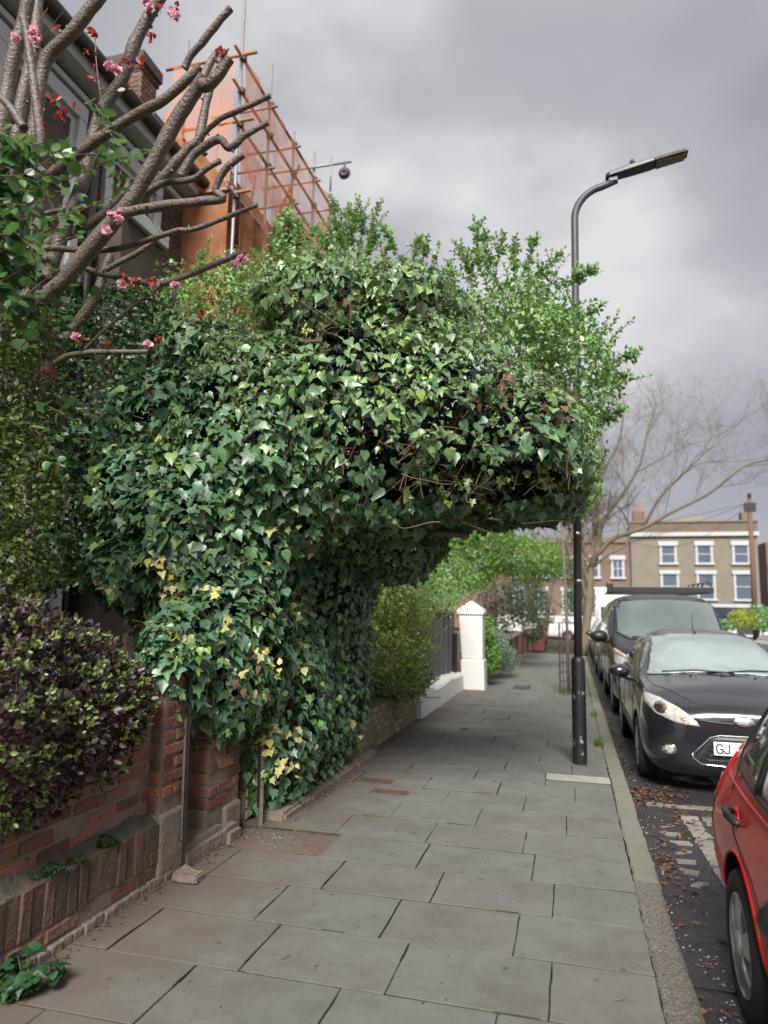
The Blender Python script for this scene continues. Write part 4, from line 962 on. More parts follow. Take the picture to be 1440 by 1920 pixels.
for s_ in (-1, 1):
    decal(T, 'rear_quarter_glass', bv, [(ry+2.94, z(.95)), (ry+2.84, z(1.36)), (ry+3.05, z(1.35)), (ry+3.30, z(1.22)), (ry+3.34, z(1.0))], 's', M['glass'], side=s_, off=.004)
    decal(T, 'rear_door_window', bv, [(ry+2.06, z(.93)), (ry+2.08, z(1.36)), (ry+2.45, z(1.39)), (ry+2.79, z(1.36)), (ry+2.88, z(.945))], 's', M['glass'], side=s_, off=.004)
    decal(T, 'front_door_window', bv, [(ry+1.2, z(.98)), (ry+1.72, z(1.27)), (ry+2.0, z(1.35)), (ry+2.0, z(.98))], 's', M['glass'], side=s_, off=.004)
    surf_line(T, 'window_surround', bv, [(ry+1.15, z(.91)), (ry+2.1, z(.91)), (ry+2.9, z(.925)), (ry+3.34, z(.96)), (ry+3.39, z(1.02)), (ry+3.34, z(1.23)), (ry+3.08, z(1.37)), (ry+2.4, z(1.41))], 's', M['carplastic'], .013, side=s_)
    surf_line(T, 'window_pillar', bv, [(ry+2.91, z(.93)), (ry+2.82, z(1.37))], 's', M['carplastic'], .016, side=s_, off=.002)
    surf_line(T, 'rear_door_seam', bv, [(ry+3.38, z(.98)), (ry+3.34, z(.80)), (ry+3.2, z(.70)), (ry+2.88, z(.62)), (ry+2.70, z(.5)), (ry+2.62, z(.3)), (ry+2.05, z(.28)), (ry+2.03, z(.95))], 's', M['carplastic'], .0035, side=s_)
    surf_line(T, 'tailgate_seam', bv, [(ry+3.62, z(1.22)), (ry+3.74, z(.95)), (ry+3.78, z(.6))], 's', M['carplastic'], .003, side=s_)
    surf_line(T, 'shoulder_crease', bv, [(ry+1.2, z(.86)), (ry+2.2, z(.865)), (ry+3.0, z(.875)), (ry+3.6, z(.885))], 's', M['paint_red'], .006, side=s_, off=.0)
    surf_line(T, 'body_moulding', bv, [(ry+1.15, z(.40)), (ry+2.6, z(.42))], 's', M['carplastic'], .02, side=s_)
    decal(T, 'tail_light', bv, [(ry+3.66, z(.98)), (ry+3.72, z(1.0)), (ry+3.82, z(.86)), (ry+3.82, z(.72)), (ry+3.72, z(.74)), (ry+3.66, z(.86))], 's', M['taillamp'], side=s_, off=.008, th=.01, res=.03)
    hd = decal(T, 'handle_recess', bv, ell(ry+3.2, z(.765), .06, .048, 18), 's', M['paint_red'], side=s_, off=.002)
    h = bv.ray_cast(Vector((rx+s_*5, ry+3.19, z(.775))), Vector((-s_, 0, 0)))[0]
    part(T, 'door_handle', MB().tube([(h.x+s_*.002, h.y+.075, h.z+.004), (h.x+s_*.03, h.y+.055, h.z+.01), (h.x+s_*.036, h.y-.02, h.z+.006), (h.x+s_*.02, h.y-.08, h.z-.006), (h.x, h.y-.095, h.z-.008)], [.012, .018, .019, .016, .01], 10), M['carplastic'], smooth=True)
    mirror_part(T, rx+s_*1.0, ry+1.45, z(1.0), s_, M['carplastic'], 1.1)
    surf_line(T, 'arch_lip', bv, [(ry+3.13+.355*math.cos(a), z(.29)+.355*math.sin(a)) for a in np.linspace(-.1, PI+.1, 20)], 's', M['paint_red'], .009, side=s_)
decal(T, 'rear_window', bv, [(rx-.5, z(1.12)), (rx-.45, z(1.33)), (rx+.45, z(1.33)), (rx+.5, z(1.12))], 'b', M['glass'])
# ---- further parked cars
def simple_car(x, y, m, label, flip=1, sc=1., group='cars parked along the kerb'):
    T = thing('parked_car', label, 'car', (x, y+2, Z), group)
    st = [(a, b, c, d, e_, f, g, h, i, j) for (a, b, c, d, e_, f, g, h, i, j) in hatch]
    if flip < 0: st = [(3.94-s[0],)+s[1:] for s in st[::-1]]
    ws = [(.80 if flip > 0 else 3.14, -1), (.80 if flip > 0 else 3.14, 1), (3.28 if flip > 0 else .66, -1), (3.28 if flip > 0 else .66, 1)]
    body, bv = build_body(T, x, y, st, m, ws, .30, sub=2)
    for wy, s_ in ws: wheel(T, x+s_*.745, y+wy, s_, .30)
    if flip > 0:
        decal(T, 'windscreen', bv, [(x-.70, z(.99)), (x-.66, z(1.06)), (x-.545, z(1.37)), (x, z(1.415)), (x+.545, z(1.37)), (x+.66, z(1.06)), (x+.70, z(.99)), (x, z(1.04))], 'f', M['screen'], res=.12)
        for s_ in (-1, 1): decal(T, 'headlight', bv, [(x+s_*.775, z(.77)), (x+s_*.72, z(.615)), (x+s_*.36, z(.535)), (x+s_*.52, z(.68))], 'f', M['headlamp'], off=.008, res=.08)
        part(T, 'number_plate', MB().box(x-.26, x+.26, y-.06, y-.04, z(.3), z(.41)), M['plate'])
    else:
        decal(T, 'rear_window', bv, [(x-.55, z(1.0)), (x-.47, z(1.3)), (x+.47, z(1.3)), (x+.55, z(1.0))], 'f', M['glass'], res=.1)
        for s_ in (-1, 1): decal(T, 'tail_light', bv, [(x+s_*.7, z(.95)), (x+s_*.55, z(.9)), (x+s_*.55, z(.7)), (x+s_*.74, z(.7))], 'f', M['taillamp'], off=.008, res=.08)
    for s_ in (-1, 1):
        decal(T, 'side_window', bv, [(y+1.22, z(1.01)), (y+1.75, z(1.30)), (y+2.95, z(1.35)), (y+3.3, z(1.1)), (y+2.0, z(1.0))], 's', M['glass'], side=s_, res=.12)
        mirror_part(T, x+s_*.95, y+1.30, z(1.0), s_, m)
    return T
simple_car(1.45, 17.6, M['paint_silver'], 'pale silver hatchback half hidden behind the black van at the kerb')
simple_car(1.5, 22.6, M['paint_dark'], 'dark hatchback parked at the kerb beyond the pale silver one')
simple_car(1.5, 27.2, M['paint_white'], 'white hatchback beyond the dark one in the kerbside row')
T = simple_car(0, 0, M['paint_white'], 'white hatchback side-on at the far end of the footpath', group=None)
T.rotation_euler = (0, 0, rad(62)); T.location = (-.9, 44.5, Z)
simple_car(7.6, 21.5, M['paint_silver'], 'silver car across the road, seen past the dark hatchback roof', -1, group='cars across the road')
simple_car(7.7, 27., M['paint_white'], 'white car across the road beyond the silver one', -1, group='cars across the road')
# white box van far off
T = thing('box_van', 'plain white box van standing at the far junction', 'van', (2.3, 41, Z))
part(T, 'box', MB().box(1.2, 3.2, 39.2, 43, z(.9), z(3.0)), M['paint_white'], bevel=.04)
part(T, 'cab', MB().add([(1.3, 37.6, z(.5)), (3.1, 37.6, z(.5)), (3.1, 39.15, z(.5)), (1.3, 39.15, z(.5)), (1.3, 37.6, z(1.2)), (3.1, 37.6, z(1.2)), (1.35, 38.3, z(2.1)), (3.05, 38.3, z(2.1)), (3.05, 39.15, z(2.1)), (1.35, 39.15, z(2.1))], [(0, 3, 2, 1), (0, 1, 5, 4), (4, 5, 7, 6), (6, 7, 8, 9), (1, 2, 8, 7, 5), (0, 4, 6, 9, 3), (2, 3, 9, 8)]), M['paint_white'], bevel=.03)
part(T, 'windscreen', MB().add([(1.4, 37.66, z(1.28)), (3.0, 37.66, z(1.28)), (2.97, 38.2, z(2.0)), (1.43, 38.2, z(2.0))], [(0, 1, 2, 3)]), M['glass'])
part(T, 'chassis', MB().box(1.4, 3.0, 37.8, 42.8, z(.35), z(.9)), M['carplastic'])
for y_ in (38.4, 42): 
    for s_ in (-1, 1): wheel(T, 2.2+s_*.85, y_, s_, .36)
# ------------------------------------------------------------------ houses on the left
def sash(T, X, y0, y1, z0, z1, frame=.07, m=None, depth=.14, sur=.12):
    """sash window in a wall facing +X"""
    m = m or M['whiteframe']
    w = part(T, 'window', MB().box(X-.02, X+.05, y0-sur, y1+sur, z1, z1+sur*1.4).box(X-.02, X+.045, y0-sur, y0, z0, z1).box(X-.02, X+.045, y1, y1+sur, z0, z1), m, bevel=.006)
    f = MB(); xm = X-.02
    f.box(xm-.04, xm+.02, y0, y0+frame, z0, z1).box(xm-.04, xm+.02, y1-frame, y1, z0, z1).box(xm-.039, xm+.019, y0+frame, y1-frame, z1-frame, z1).box(xm-.039, xm+.019, y0+frame, y1-frame, z0, z0+frame).box(xm-.038, xm+.03, y0+frame, y1-frame, (z0+z1)/2-.03, (z0+z1)/2+.03)
    part(w, 'frame', f, m)
    part(w, 'sill', MB().box(X-.02, X+.12, y0-sur, y1+sur, z0-.09, z0), m, bevel=.008)
    part(w, 'pane', MB().box(xm-.03, xm-.02, y0+frame, y1-frame, z0+frame, z1-frame), M['glass'])
    return w
HX = -5.0
T = thing('terraced_house', 'dark brick terraced house with white sash windows behind the cherry tree', 'house', (HX-3, 4.5, 0))
wA = part(T, 'wall', MB().box(HX-6, HX, -1, 7.9, -.1, 7.08), M['brick_dark'])
wins = [(4.75, 5.75, 4.9, 6.62), (6.35, 7.2, 4.9, 6.62), (6.2, 7.2, 1.4, 3.2), (2.9, 3.7, 4.9, 6.62)]
brick_face(wA, M['brick_dark'], (HX, 1.5, 0), (0, 1, 0), (1, 0, 0), 6.4, .5, 6.8, single=False, proud=.01, skip=lambda u, z: any(a-.12 < 1.5+u < b+.12 and c-.1 < z < d+.17 for a, b, c, d in wins))
for a in wins: sash(T, HX+.02, *a)
part(T, 'fascia', MB().box(HX-.02, HX+.22, -1, 7.9, 7.02, 7.17), M['whiteframe'], bevel=.01)
part(T, 'soffit_moulding', MB().box(HX-.02, HX+.06, -1, 7.9, 6.86, 6.94), M['whiteframe'], bevel=.02)
part(T, 'gutter', MB().tube([(HX+.29, -1, 7.2), (HX+.29, 7.95, 7.2)], .075, 8), M['carplastic'], smooth=True)
part(T, 'roof', MB().add([(HX+.3, -1, 7.24), (HX+.3, 7.95, 7.24), (HX-3.4, 7.95, 9.0), (HX-3.4, -1, 9.0), (HX-7, -1, 7.24), (HX-7, 7.95, 7.24)], [(0, 1, 2, 3), (3, 2, 5, 4), (1, 5, 2), (0, 3, 4)]), mat('roof_slate', (.05, .05, .055), .6, bump=.4, bscale=10))
c0 = atX(242, 180, -5.75); 
ch = part(T, 'chimney', MB().box(-6.25, -5.68, 7.72, 8.1, 7.6, 9.02), M['mortar'])
brick_face(T, M['brick_chim'], (-6.25, 7.72, 0), (1, 0, 0), (0, -1, 0), .57, 7.7, 9.0, single=True, proud=.01)
brick_face(T, M['brick_chim'], (-5.68, 7.72, 0), (0, 1, 0), (1, 0, 0), .38, 7.7, 9.0, single=True, proud=.01)
part(ch, 'chimney_cap', MB().box(-6.31, -5.62, 7.66, 8.16, 9.02, 9.2).box(-6.28, -5.65, 7.69, 8.13, 8.93, 9.015), M['brick_dark'], bevel=.02)
# projecting bay with cornice and a small gable board
bay = part(T, 'bay', MB().box(HX+.01, HX+.2, 3.6, 5.9, -.1, 3.35), M['white'])
part(bay, 'bay_cornice', MB().box(HX+.01, HX+.4, 3.45, 6.05, 3.35, 3.5).box(HX+.01, HX+.3, 3.52, 5.98, 3.24, 3.348), M['whiteframe'], bevel=.02)
f = MB()
for y_ in (3.65, 4.35, 5.05, 5.75): f.box(HX+.2, HX+.27, y_-.05, y_+.05, .9, 3.2)
f.box(HX+.2, HX+.3, 3.6, 5.9, .8, .895); part(bay, 'mullion', f, M['whiteframe'])
part(bay, 'pane', MB().box(HX+.2, HX+.22, 3.66, 5.8, .9, 3.2), M['glass'])
p0, p1 = atX(236, 395, -4.6), atX(312, 452, -4.6)
T2 = thing('porch_roof', 'small tiled lean-to roof with white edge board on the dark brick house', 'roof', (-4.8, 7, 0))
part(T2, 'edge_board', MB().box(-4.62, -4.56, p0[1], p1[1], (p0[2]+p1[2])/2-.08, (p0[2]+p1[2])/2+.08), M['whiteframe'], bevel=.01)
part(T2, 'brick_side', MB().box(-4.95, -4.63, p0[1], p1[1], 0, (p0[2]+p1[2])/2), M['brick_dark'])
# street gable strip beside the window
part(T, 'downpipe', MB().tube([(HX+.1, 6.0, 6.8), (HX+.1, 6.0, 0)], .04, 8), M['carplastic'], smooth=True)
part(T, 'soot_flashing', MB().box(-5.74, -5.3, 7.0, 8.0, 7.3, 7.9).box(-5.4, -5.2, 7.4, 7.85, 7.2, 8.0), M['carplastic'], bevel=.04)

# scaffolded house
BX = -5.3
T = thing('scaffolded_house', 'brown brick house wrapped in scaffolding beyond the chimney', 'house', (BX-3, 10.5, 0))
wB = part(T, 'wall', MB().box(BX-5, BX, 8.15, 12.6, -.1, 8.0), mat('house_brick_warm', (.16, .09, .065), .9, bump=.5, var=.7, vscale=4))
brick_face(wB, M['brick_chim'], (BX, 8.15, 0), (0, 1, 0), (1, 0, 0), 4.45, 3.9, 7.9, single=False, proud=.01, skip=lambda u, z: 1.3 < u < 2.6 and 5.3 < z < 7.3)
sash(T, BX+.02, 9.6, 10.6, 5.4, 7.1)
part(T, 'fascia', MB().box(BX-.02, BX+.2, 8.15, 12.6, 7.6, 7.9), M['whiteframe'], bevel=.01)
part(T, 'lintel', MB().box(BX+.01, BX+.2, 9.3, 10.9, 7.15, 7.4), M['whiteframe'], bevel=.01)
part(T, 'roof', MB().add([(BX+.3, 8.1, 7.95), (BX+.3, 12.65, 7.95), (BX-3, 12.65, 9.6), (BX-3, 8.1, 9.6), (BX-3, 8.1, 7.95), (BX-3, 12.65, 7.95)], [(0, 1, 2, 3), (0, 3, 4), (1, 5, 2)]), M['brick_dark'])
M['galv'] = mat('galvanised_tube', (.27, .26, .27), .5, metal=.4, var=.5, vscale=8)
M['rusttube'] = mat('painted_rail_tube', (.36, .16, .07), .6, var=.5, vscale=8)
M['board'] = mat('scaffold_board', (.34, .22, .12), .85, var=.6, vscale=6)
M['net'] = bpy.data.materials.new('orange_debris_net'); M['net'].use_nodes = True
nt = M['net'].node_tree; L = nt.links; pb_ = nt.nodes['Principled BSDF']; pb_.inputs['Base Color'].default_value = (.80, .36, .19, 1); pb_.inputs['Roughness'].default_value = .8
tl = nd(nt, 'ShaderNodeBsdfTranslucent'); tl.inputs[0].default_value = (.9, .34, .15, 1); tp = nd(nt, 'ShaderNodeBsdfTransparent')
m1 = nd(nt, 'ShaderNodeMixShader'); m1.inputs[0].default_value = .5; L.new(pb_.outputs[0], m1.inputs[1]); L.new(tl.outputs[0], m1.inputs[2])
m2 = nd(nt, 'ShaderNodeMixShader'); L.new(m1.outputs[0], m2.inputs[1]); L.new(tp.outputs[0], m2.inputs[2])
geo = nd(nt, 'ShaderNodeNewGeometry'); n = nd(nt, 'ShaderNodeTexNoise'); n.inputs['Scale'].default_value = 2.2; n.inputs['Detail'].default_value = 4; L.new(geo.outputs['Position'], n.inputs[0])
r = nd(nt, 'ShaderNodeMapRange'); r.inputs[1].default_value = .35; r.inputs[2].default_value = .65; r.inputs[3].default_value = .36; r.inputs[4].default_value = .70; L.new(n.outputs[0], r.inputs[0]); L.new(r.outputs[0], m2.inputs[0])
L.new(m2.outputs[0], nt.nodes['Material Output'].inputs[0])
T = thing('scaffold', 'tube scaffold hung with orange debris netting in front of the brown brick house', 'scaffold', (-4.5, 10, 0))
SX, SI = -4.3, -5.15; SY0, SY1 = 8.0, 11.75; TOP = 9.05
ys = [8.0, 8.95, 9.9, 10.85, 11.75]; tops = [10.6, 9.75, 9.3, 9.6, 9.1]
for i, y_ in enumerate(ys):
    part(T, 'standard', MB().tube([(SX, y_, 0), (SX+.01, y_, tops[i])], .024, 7), M['galv'], smooth=True)
    part(T, 'standard', MB().tube([(SI, y_, 0), (SI, y_, [9.5, 9.35, 9.1, 9.1, 9.0][i])], .024, 7), M['galv'], smooth=True)
for z_ in (3.0, 5.0, 6.0, 7.0, 8.05, 8.55, TOP):
    mm = M['rusttube'] if z_ > 7.5 else M['galv']
    part(T, 'ledger', MB().tube([(SX+.03, SY0-.25, z_), (SX+.03, SY1+.2, z_)], .024, 7), mm, smooth=True)
for z_ in (5.0, 7.0, 8.05, TOP):
    part(T, 'transom', MB().tube([(SI-.3, SY0-.03, z_+.03), (SX+.25, SY0-.03, z_+.03)], .024, 7), M['rusttube'], smooth=True)
    for y_ in ys[1:]: part(T, 'transom', MB().tube([(SI-.1, y_-.03, z_-.05), (SX+.15, y_-.03, z_-.05)], .022, 6), M['galv'], smooth=True)
for z_ in (5.05, 7.05):
    for k in range(4):
        x_ = SI+.05+k*.21; part(T, 'board', MB().box(x_, x_+.2, SY0-.1, SY1+.1, z_, z_+.035), M['board'])
    part(T, 'toe_board', MB().box(SX-.06, SX-.03, SY0-.1, SY1+.1, z_+.04, z_+.24), M['board'])
part(T, 'ladder', MB().tube([(SX-.5, 8.3, 5.1), (SX-.5, 8.9, 7.9)], .02, 5).tube([(SX-.15, 8.3, 5.1), (SX-.15, 8.9, 7.9)], .02, 5).tube([(SX-.5, 8.45, 5.8), (SX-.15, 8.45, 5.8)], .015, 5).tube([(SX-.5, 8.6, 6.5), (SX-.15, 8.6, 6.5)], .015, 5).tube([(SX-.5, 8.75, 7.2), (SX-.15, 8.75, 7.2)], .015, 5), M['board'])
for y_ in (8.4, 9.3, 10.3): part(T, 'upright_plank', MB().box(SX-.4, SX-.36, y_, y_+.2, 5.1, 6.9), M['board'])
for (a, b) in (((SX, 8.0, 5.0), (SX, 10.2, 8.9)), ((SX, 10.85, 3.0), (SX, 8.95, 7.0)), ((SX, 9.9, 7.05), (SX, 11.75, 8.6))):
    part(T, 'brace', MB().tube([a, b], .022, 6), M['rusttube'], smooth=True)
cp = MB()
for i, y_ in enumerate(ys):
    for z_ in (3.0, 5.0, 6.0, 7.0, 8.05, 8.55, TOP): cp.box(SX-.015, SX+.075, y_-.035, y_+.035, z_-.04, z_+.045)
part(T, 'coupler', cp, M['iron'], kind='stuff', bevel=.008)
def net(name, P0, U, Ln, z0, z1, nx_=26, nz_=24, amp=.05, seed=0, nrm=(1, 0, 0)):
    v = []; U = np.array(U); nrm = np.array(nrm)
    for j in range(nz_+1):
        for i in range(nx_+1):
            p = np.array(P0)+U*Ln*i/nx_+np.array([0, 0, z0+(z1-z0)*j/nz_])
            d = amp*(nz(np.array([[i*.55, j*.12, 0]]), 1., seed)[0])+amp*.4*math.sin(i*1.9+j*.1)
            p = p+nrm*d
            if j == nz_: p[2] += .03*math.cos(i*PI/6.5)
            v.append(p)
    mb = MB(); mb.v = v; mb.f = [(j*(nx_+1)+i, j*(nx_+1)+i+1, (j+1)*(nx_+1)+i+1, (j+1)*(nx_+1)+i) for j in range(nz_) for i in range(nx_)]
    return part(T, name, mb, M['net'], smooth=True)
net('debris_net', (SX+.07, SY0, 0), (0, 1, 0), SY1-SY0, 3.0, 7.95, seed=1, amp=.11)
net('debris_net', (SX+.06, SY0, 0), (0, 1, 0), SY1-SY0, 7.4, TOP, seed=2, amp=.07)
net('debris_net', (SI-.15, SY0-.07, 0), (1, 0, 0), .95, 3.0, TOP-.02, nx_=10, seed=3, nrm=(0, -1, 0), amp=.04)
g = net('debris_net', (SI-.2, SY0-.12, 0), (1, 0, 0), .3, 4.0, 8.3, nx_=10, seed=5, nrm=(0, -1, 0), amp=.12)
T3 = thing('gin_wheel', 'green gin wheel pulley hanging from a scaffold tube against the sky', 'pulley', (-3.7, 10.85, 9.2))
yy = 10.85; zz = at(650, 308, yy)[2]; xw = at(648, 308, yy)[0]
part(T, 'outrigger', MB().tube([(SI, yy-.05, zz), (xw+.12, yy-.05, zz)], .022, 7), M['galv'], smooth=True)
part(T, 'upright', MB().tube([(xw-.25, yy-.05, zz-.5), (xw-.25, yy-.05, zz+.14)], .016, 7), M['galv'], smooth=True)
M['green'] = mat('green_paint', (.03, .10, .09), .5)
part(T3, 'wheel', MB().lathe([(.105, -.02), (.105, .02), (.08, .012), (.08, -.012)], (xw, yy-.05, zz-.2), 'y', 24), M['green'], smooth=True)
part(T3, 'hook', MB().tube([(xw, yy-.05, zz-.1), (xw, yy-.05, zz+.02)], .018, 6), M['green'])
part(T3, 'rope_guard', MB().lathe([(.085, -.03), (.03, -.035), (.03, .035), (.085, .03)], (xw, yy-.05, zz-.2), 'y', 20), M['iron'], smooth=True)

# ------------------------------------------------------------------ buildings closing the street
EY = 60.
def winf(T, x0, x1, z0, z1, Y, sur=.13, frame=.045, head=.35, bars=False, dark=True):
    w = part(T, 'window', MB().box(x0-sur, x0, Y-.1, Y+.05, z0, z1).box(x1, x1+sur, Y-.1, Y+.05, z0, z1).box(x0-sur-.1, x1+sur+.1, Y-.16, Y+.05, z1, z1+head).box(x0-sur-.1, x1+sur+.1, Y-.18, Y+.05, z0-.16, z0), M['whiteframe'])
    f = MB().box(x0, x0+frame, Y-.02, Y+.04, z0, z1).box(x1-frame, x1, Y-.02, Y+.04, z0, z1).box(x0+frame, x1-frame, Y-.02, Y+.04, z1-frame, z1).box(x0+frame, x1-frame, Y-.03, Y+.04, (z0+z1)/2-.03, (z0+z1)/2+.03)
    if bars: f.box((x0+x1)/2-.03, (x0+x1)/2+.03, Y-.025, Y+.04, z0, z1)
    part(w, 'frame', f, M['whiteframe'])
    part(w, 'pane', MB().box(x0, x1, Y-.015, Y-.004, z0, z1), M['farglass'])
T = thing('corner_building', 'long three-storey yellow brick building with dark shopfront closing the end of the street', 'building', (9.5, EY+5, 0))
M['farglass'] = mat('far_window_glass', (.07, .085, .12), .1, spec=.9)  # bluish base colour stands for sky reflected in the panes
M['brick_far'] = mat('far_yellow_brick', (.19, .165, .13), .9, var=.7, vscale=1.6, col2=(.14, .122, .10))
M['brick_farred'] = mat('far_red_brick', (.165, .11, .09), .9, var=.5, vscale=.8)
part(T, 'wall', MB().box(4.7, 14.0, EY, EY+9, 0, 8.75), M['brick_far'])
part(T, 'cornice', MB().box(4.65, 14.1, EY-.25, EY, 7.75, 8.05), M['whiteframe'])
part(T, 'parapet', MB().box(4.66, 14.05, EY-.05, EY-.002, 8.05, 8.85), mat('brown_brick', (.14, .11, .085), .9, var=.5))
part(T, 'coping', MB().box(4.6, 14.1, EY-.15, EY+.3, 8.85, 8.97), M['stone'])
for x0 in (7.0, 9.65, 12.3):
    winf(T, x0, x0+1.0, 5.65, 7.0, EY); winf(T, x0, x0+1.1, 2.85, 4.75, EY, head=.3)
part(T, 'shopfront', MB().box(4.8, 13.9, EY-.12, EY-.004, .0, 1.35), M['white'])
part(T, 'shop_sign', MB().box(9.4, 14.0, EY-.3, EY-.125, 1.45, 2.15), mat('navy_sign', (.015, .02, .05), .4))
part(T, 'string_course', MB().box(4.7, 14.05, EY-.2, EY-.126, 2.2, 2.45), M['whiteframe'])
for x0 in (5.2, 7.4, 10.0, 12.2): part(T, 'shop_window', MB().box(x0, x0+1.6, EY-.2, EY-.125, .2, 1.3), M['glass'])
chm = part(T, 'chimney', MB().box(5.0, 5.9, EY+.6, EY+1.6, 8.75, 9.9), M['brick_farred'])
for x_ in (5.2, 5.6): part(chm, 'chimney_pot', MB().lathe([(.14, 0), (.11, .5)], (x_, EY+1, 9.9), n=10), mat('chimney_pot_clay', (.3, .15, .09), .8))
chm = part(T, 'chimney', MB().box(13.1, 13.9, EY+.6, EY+1.6, 8.75, 9.7), M['brick_farred'])
part(T, 'roof', MB().add([(7.2, EY+1, 8.9), (12.2, EY+1, 8.9), (9.9, EY+1, 9.5), (9.4, EY+1, 9.5), (7.2, EY+8, 8.9), (12.2, EY+8, 8.9), (9.9, EY+8, 9.5), (9.4, EY+8, 9.5)], [(0, 1, 2, 3), (3, 2, 6, 7), (0, 3, 7, 4), (1, 5, 6, 2)]), mat('lead_roof', (.2, .19, .15), .7))
T = thing('brick_terrace', 'lower red-brown brick terrace with small white sash windows left of the yellow building', 'building', (1, EY+4, 0))
part(T, 'wall', MB().box(-6, 4.65, EY+.3, EY+8, 0, 7.6), M['brick_farred'])
part(T, 'parapet', MB().box(-6, 4.68, EY+.15, EY+.295, 7.3, 7.75), M['stone'])
for x0 in (-4.6, -2.6, -.6, 1.4, 3.3):
    winf(T, x0, x0+.75, 4.5, 5.9, EY+.3, bars=True, sur=.14); winf(T, x0, x0+.8, 1.6, 3.3, EY+.3, bars=True, sur=.16)
part(T, 'ground_floor', MB().box(-6, 4.6, EY+.2, EY+.297, 0, 1.3), M['white'])
T = thing('brick_flats', 'red brick flats with white balconies at the right edge of the street end', 'building', (18, 72, 0))
part(T, 'wall', MB().box(17, 30, 70, 80, 0, 8.2), M['brick_farred'])
for k in range(3):
    part(T, 'balcony', MB().box(17.2, 22, 69, 69.98, 1.6+2.2*k, 2.1+2.2*k), M['white'])
    part(T, 'window', MB().box(17.8, 21, 69.96, 69.99, 2.3+2.2*k, 3.4+2.2*k), M['glass'])
# slate-roofed terrace seen through the twigs on the left
T = thing('distant_terrace', 'distant brick terrace with grey roof beyond the green trees', 'building', (-12, 75, 0))
part(T, 'wall', MB().box(-22, -6.2, 66, 78, 0, 10.2), M['brick_farred'])
part(T, 'roof', MB().add([(-22.2, 65.6, 10.2), (-6, 65.6, 10.2), (-6, 70, 12.2), (-22.2, 70, 12.2)], [(0, 1, 2, 3)]), mat('pale_slate', (.25, .25, .27), .7))
for x0 in np.arange(-20, -7, 2.2):
    for z0 in (5.4, 8.2): winf(T, x0, x0+.9, z0, z0+1.4, 66, sur=.2)
# house filling in behind the far gardens on the left
T = thing('terraced_house', 'far brick house glimpsed through the green trees on the left', 'house', (-9, 20, 0))
part(T, 'wall', MB().box(-14, -7.5, 14, 40, 0, 6.0), M['brick_dark'])
for y_ in np.arange(15, 38, 3.2): sash(T, -7.48, y_, y_+1, 3.6, 5.0); 
# utility pole
up0 = at(1417, 1180, 52); up1 = at(1405, 935, 52)
T = thing('utility_pole', 'thin brown wooden telegraph pole with dark fittings on top', 'pole', (up0[0], 52, 0))
part(T, 'pole', MB().tube([(up0[0]-.0, 52, 0), (up1[0], 52, up1[2])], [.2, .14], 8), mat('pole_wood', (.12, .07, .05), .85), smooth=True)
part(T, 'bracket', MB().box(up1[0]-.35, up1[0]+.35, 51.85, 52.1, up1[2]-.9, up1[2]-.3).tube([(up1[0], 52, up1[2]), (up1[0], 52, up1[2]+.35)], .12, 6), M['carplastic'])
for tx, tz in ((-22, 6.2), (-8, 7.3), (-30, 8)):
    pts = [(up1[0]+(tx)*t, 52+3*t, up1[2]-.3+(tz-up1[2])*t-1.6*math.sin(PI*t)) for t in np.linspace(0, 1, 14)]
    part(T, 'wire', MB().tube(pts, .014, 4), M['carplastic'])
# litter bin: wheelie bin
bx, by = -1.26, 28.8
T = thing('wheelie_bin', 'red-brown wheelie bin standing on the far footpath by the wall', 'bin', (bx, by, 0))
M['binred'] = mat('red_brown_plastic', (.14, .04, .03), .5)
mb = MB(); v = []
for z_, w_, d_ in ((.06, .19, .2), (.78, .25, .3)): v += [(bx-w_, by-d_, z_), (bx+w_, by-d_, z_), (bx+w_, by+d_, z_), (bx-w_, by+d_, z_)]
mb.add(v, [(3, 2, 1, 0), (4, 5, 6, 7), (0, 1, 5, 4), (1, 2, 6, 5), (2, 3, 7, 6), (3, 0, 4, 7)])
part(T, 'body', mb, M['binred'], bevel=.015)
part(T, 'lid', MB().add([(bx-.27, by-.33, .78), (bx+.27, by-.33, .78), (bx+.27, by+.33, .78), (bx-.27, by+.33, .78), (bx-.25, by-.3, .82), (bx+.25, by-.3, .82), (bx+.25, by+.33, .88), (bx-.25, by+.33, .88)], [(3, 2, 1, 0), (4, 5, 6, 7), (0, 1, 5, 4), (1, 2, 6, 5), (2, 3, 7, 6), (3, 0, 4, 7)]), M['binred'], bevel=.01)
for s_ in (-1, 1): part(T, 'wheel', MB().lathe([(.1, -.025), (.1, .025)], (bx+s_*.22, by+.25, .1), 'x', 14), M['rubber'])
# far garden walls down the path
T = thing('garden_wall', 'far brown brick garden walls running down to the red bin', 'wall', (-1.9, 24, 0))
def lxat(y): return WX-.05+min(.75, max(0, (y-9.5)*.028))
mb = MB()
for k in range(12):
    y0 = 15.3+k*2.2; mb.box(lxat(y0)-.3, lxat(y0)-.03, y0, y0+2.2, -.1, .62+.05*(k % 3))
part(T, 'brickwork', mb, M['brick_chim'])
mb = MB()
for k in range(12):
    y0 = 15.3+k*2.2; mb.box(lxat(y0)-.33, lxat(y0)-.0, y0, y0+2.2, .625+.05*(k % 3), .68+.05*(k % 3))
part(T, 'coping', mb, M['stone'])
M['olive_twig'] = mat('green_brown_twig', (.10, .095, .045), .8)
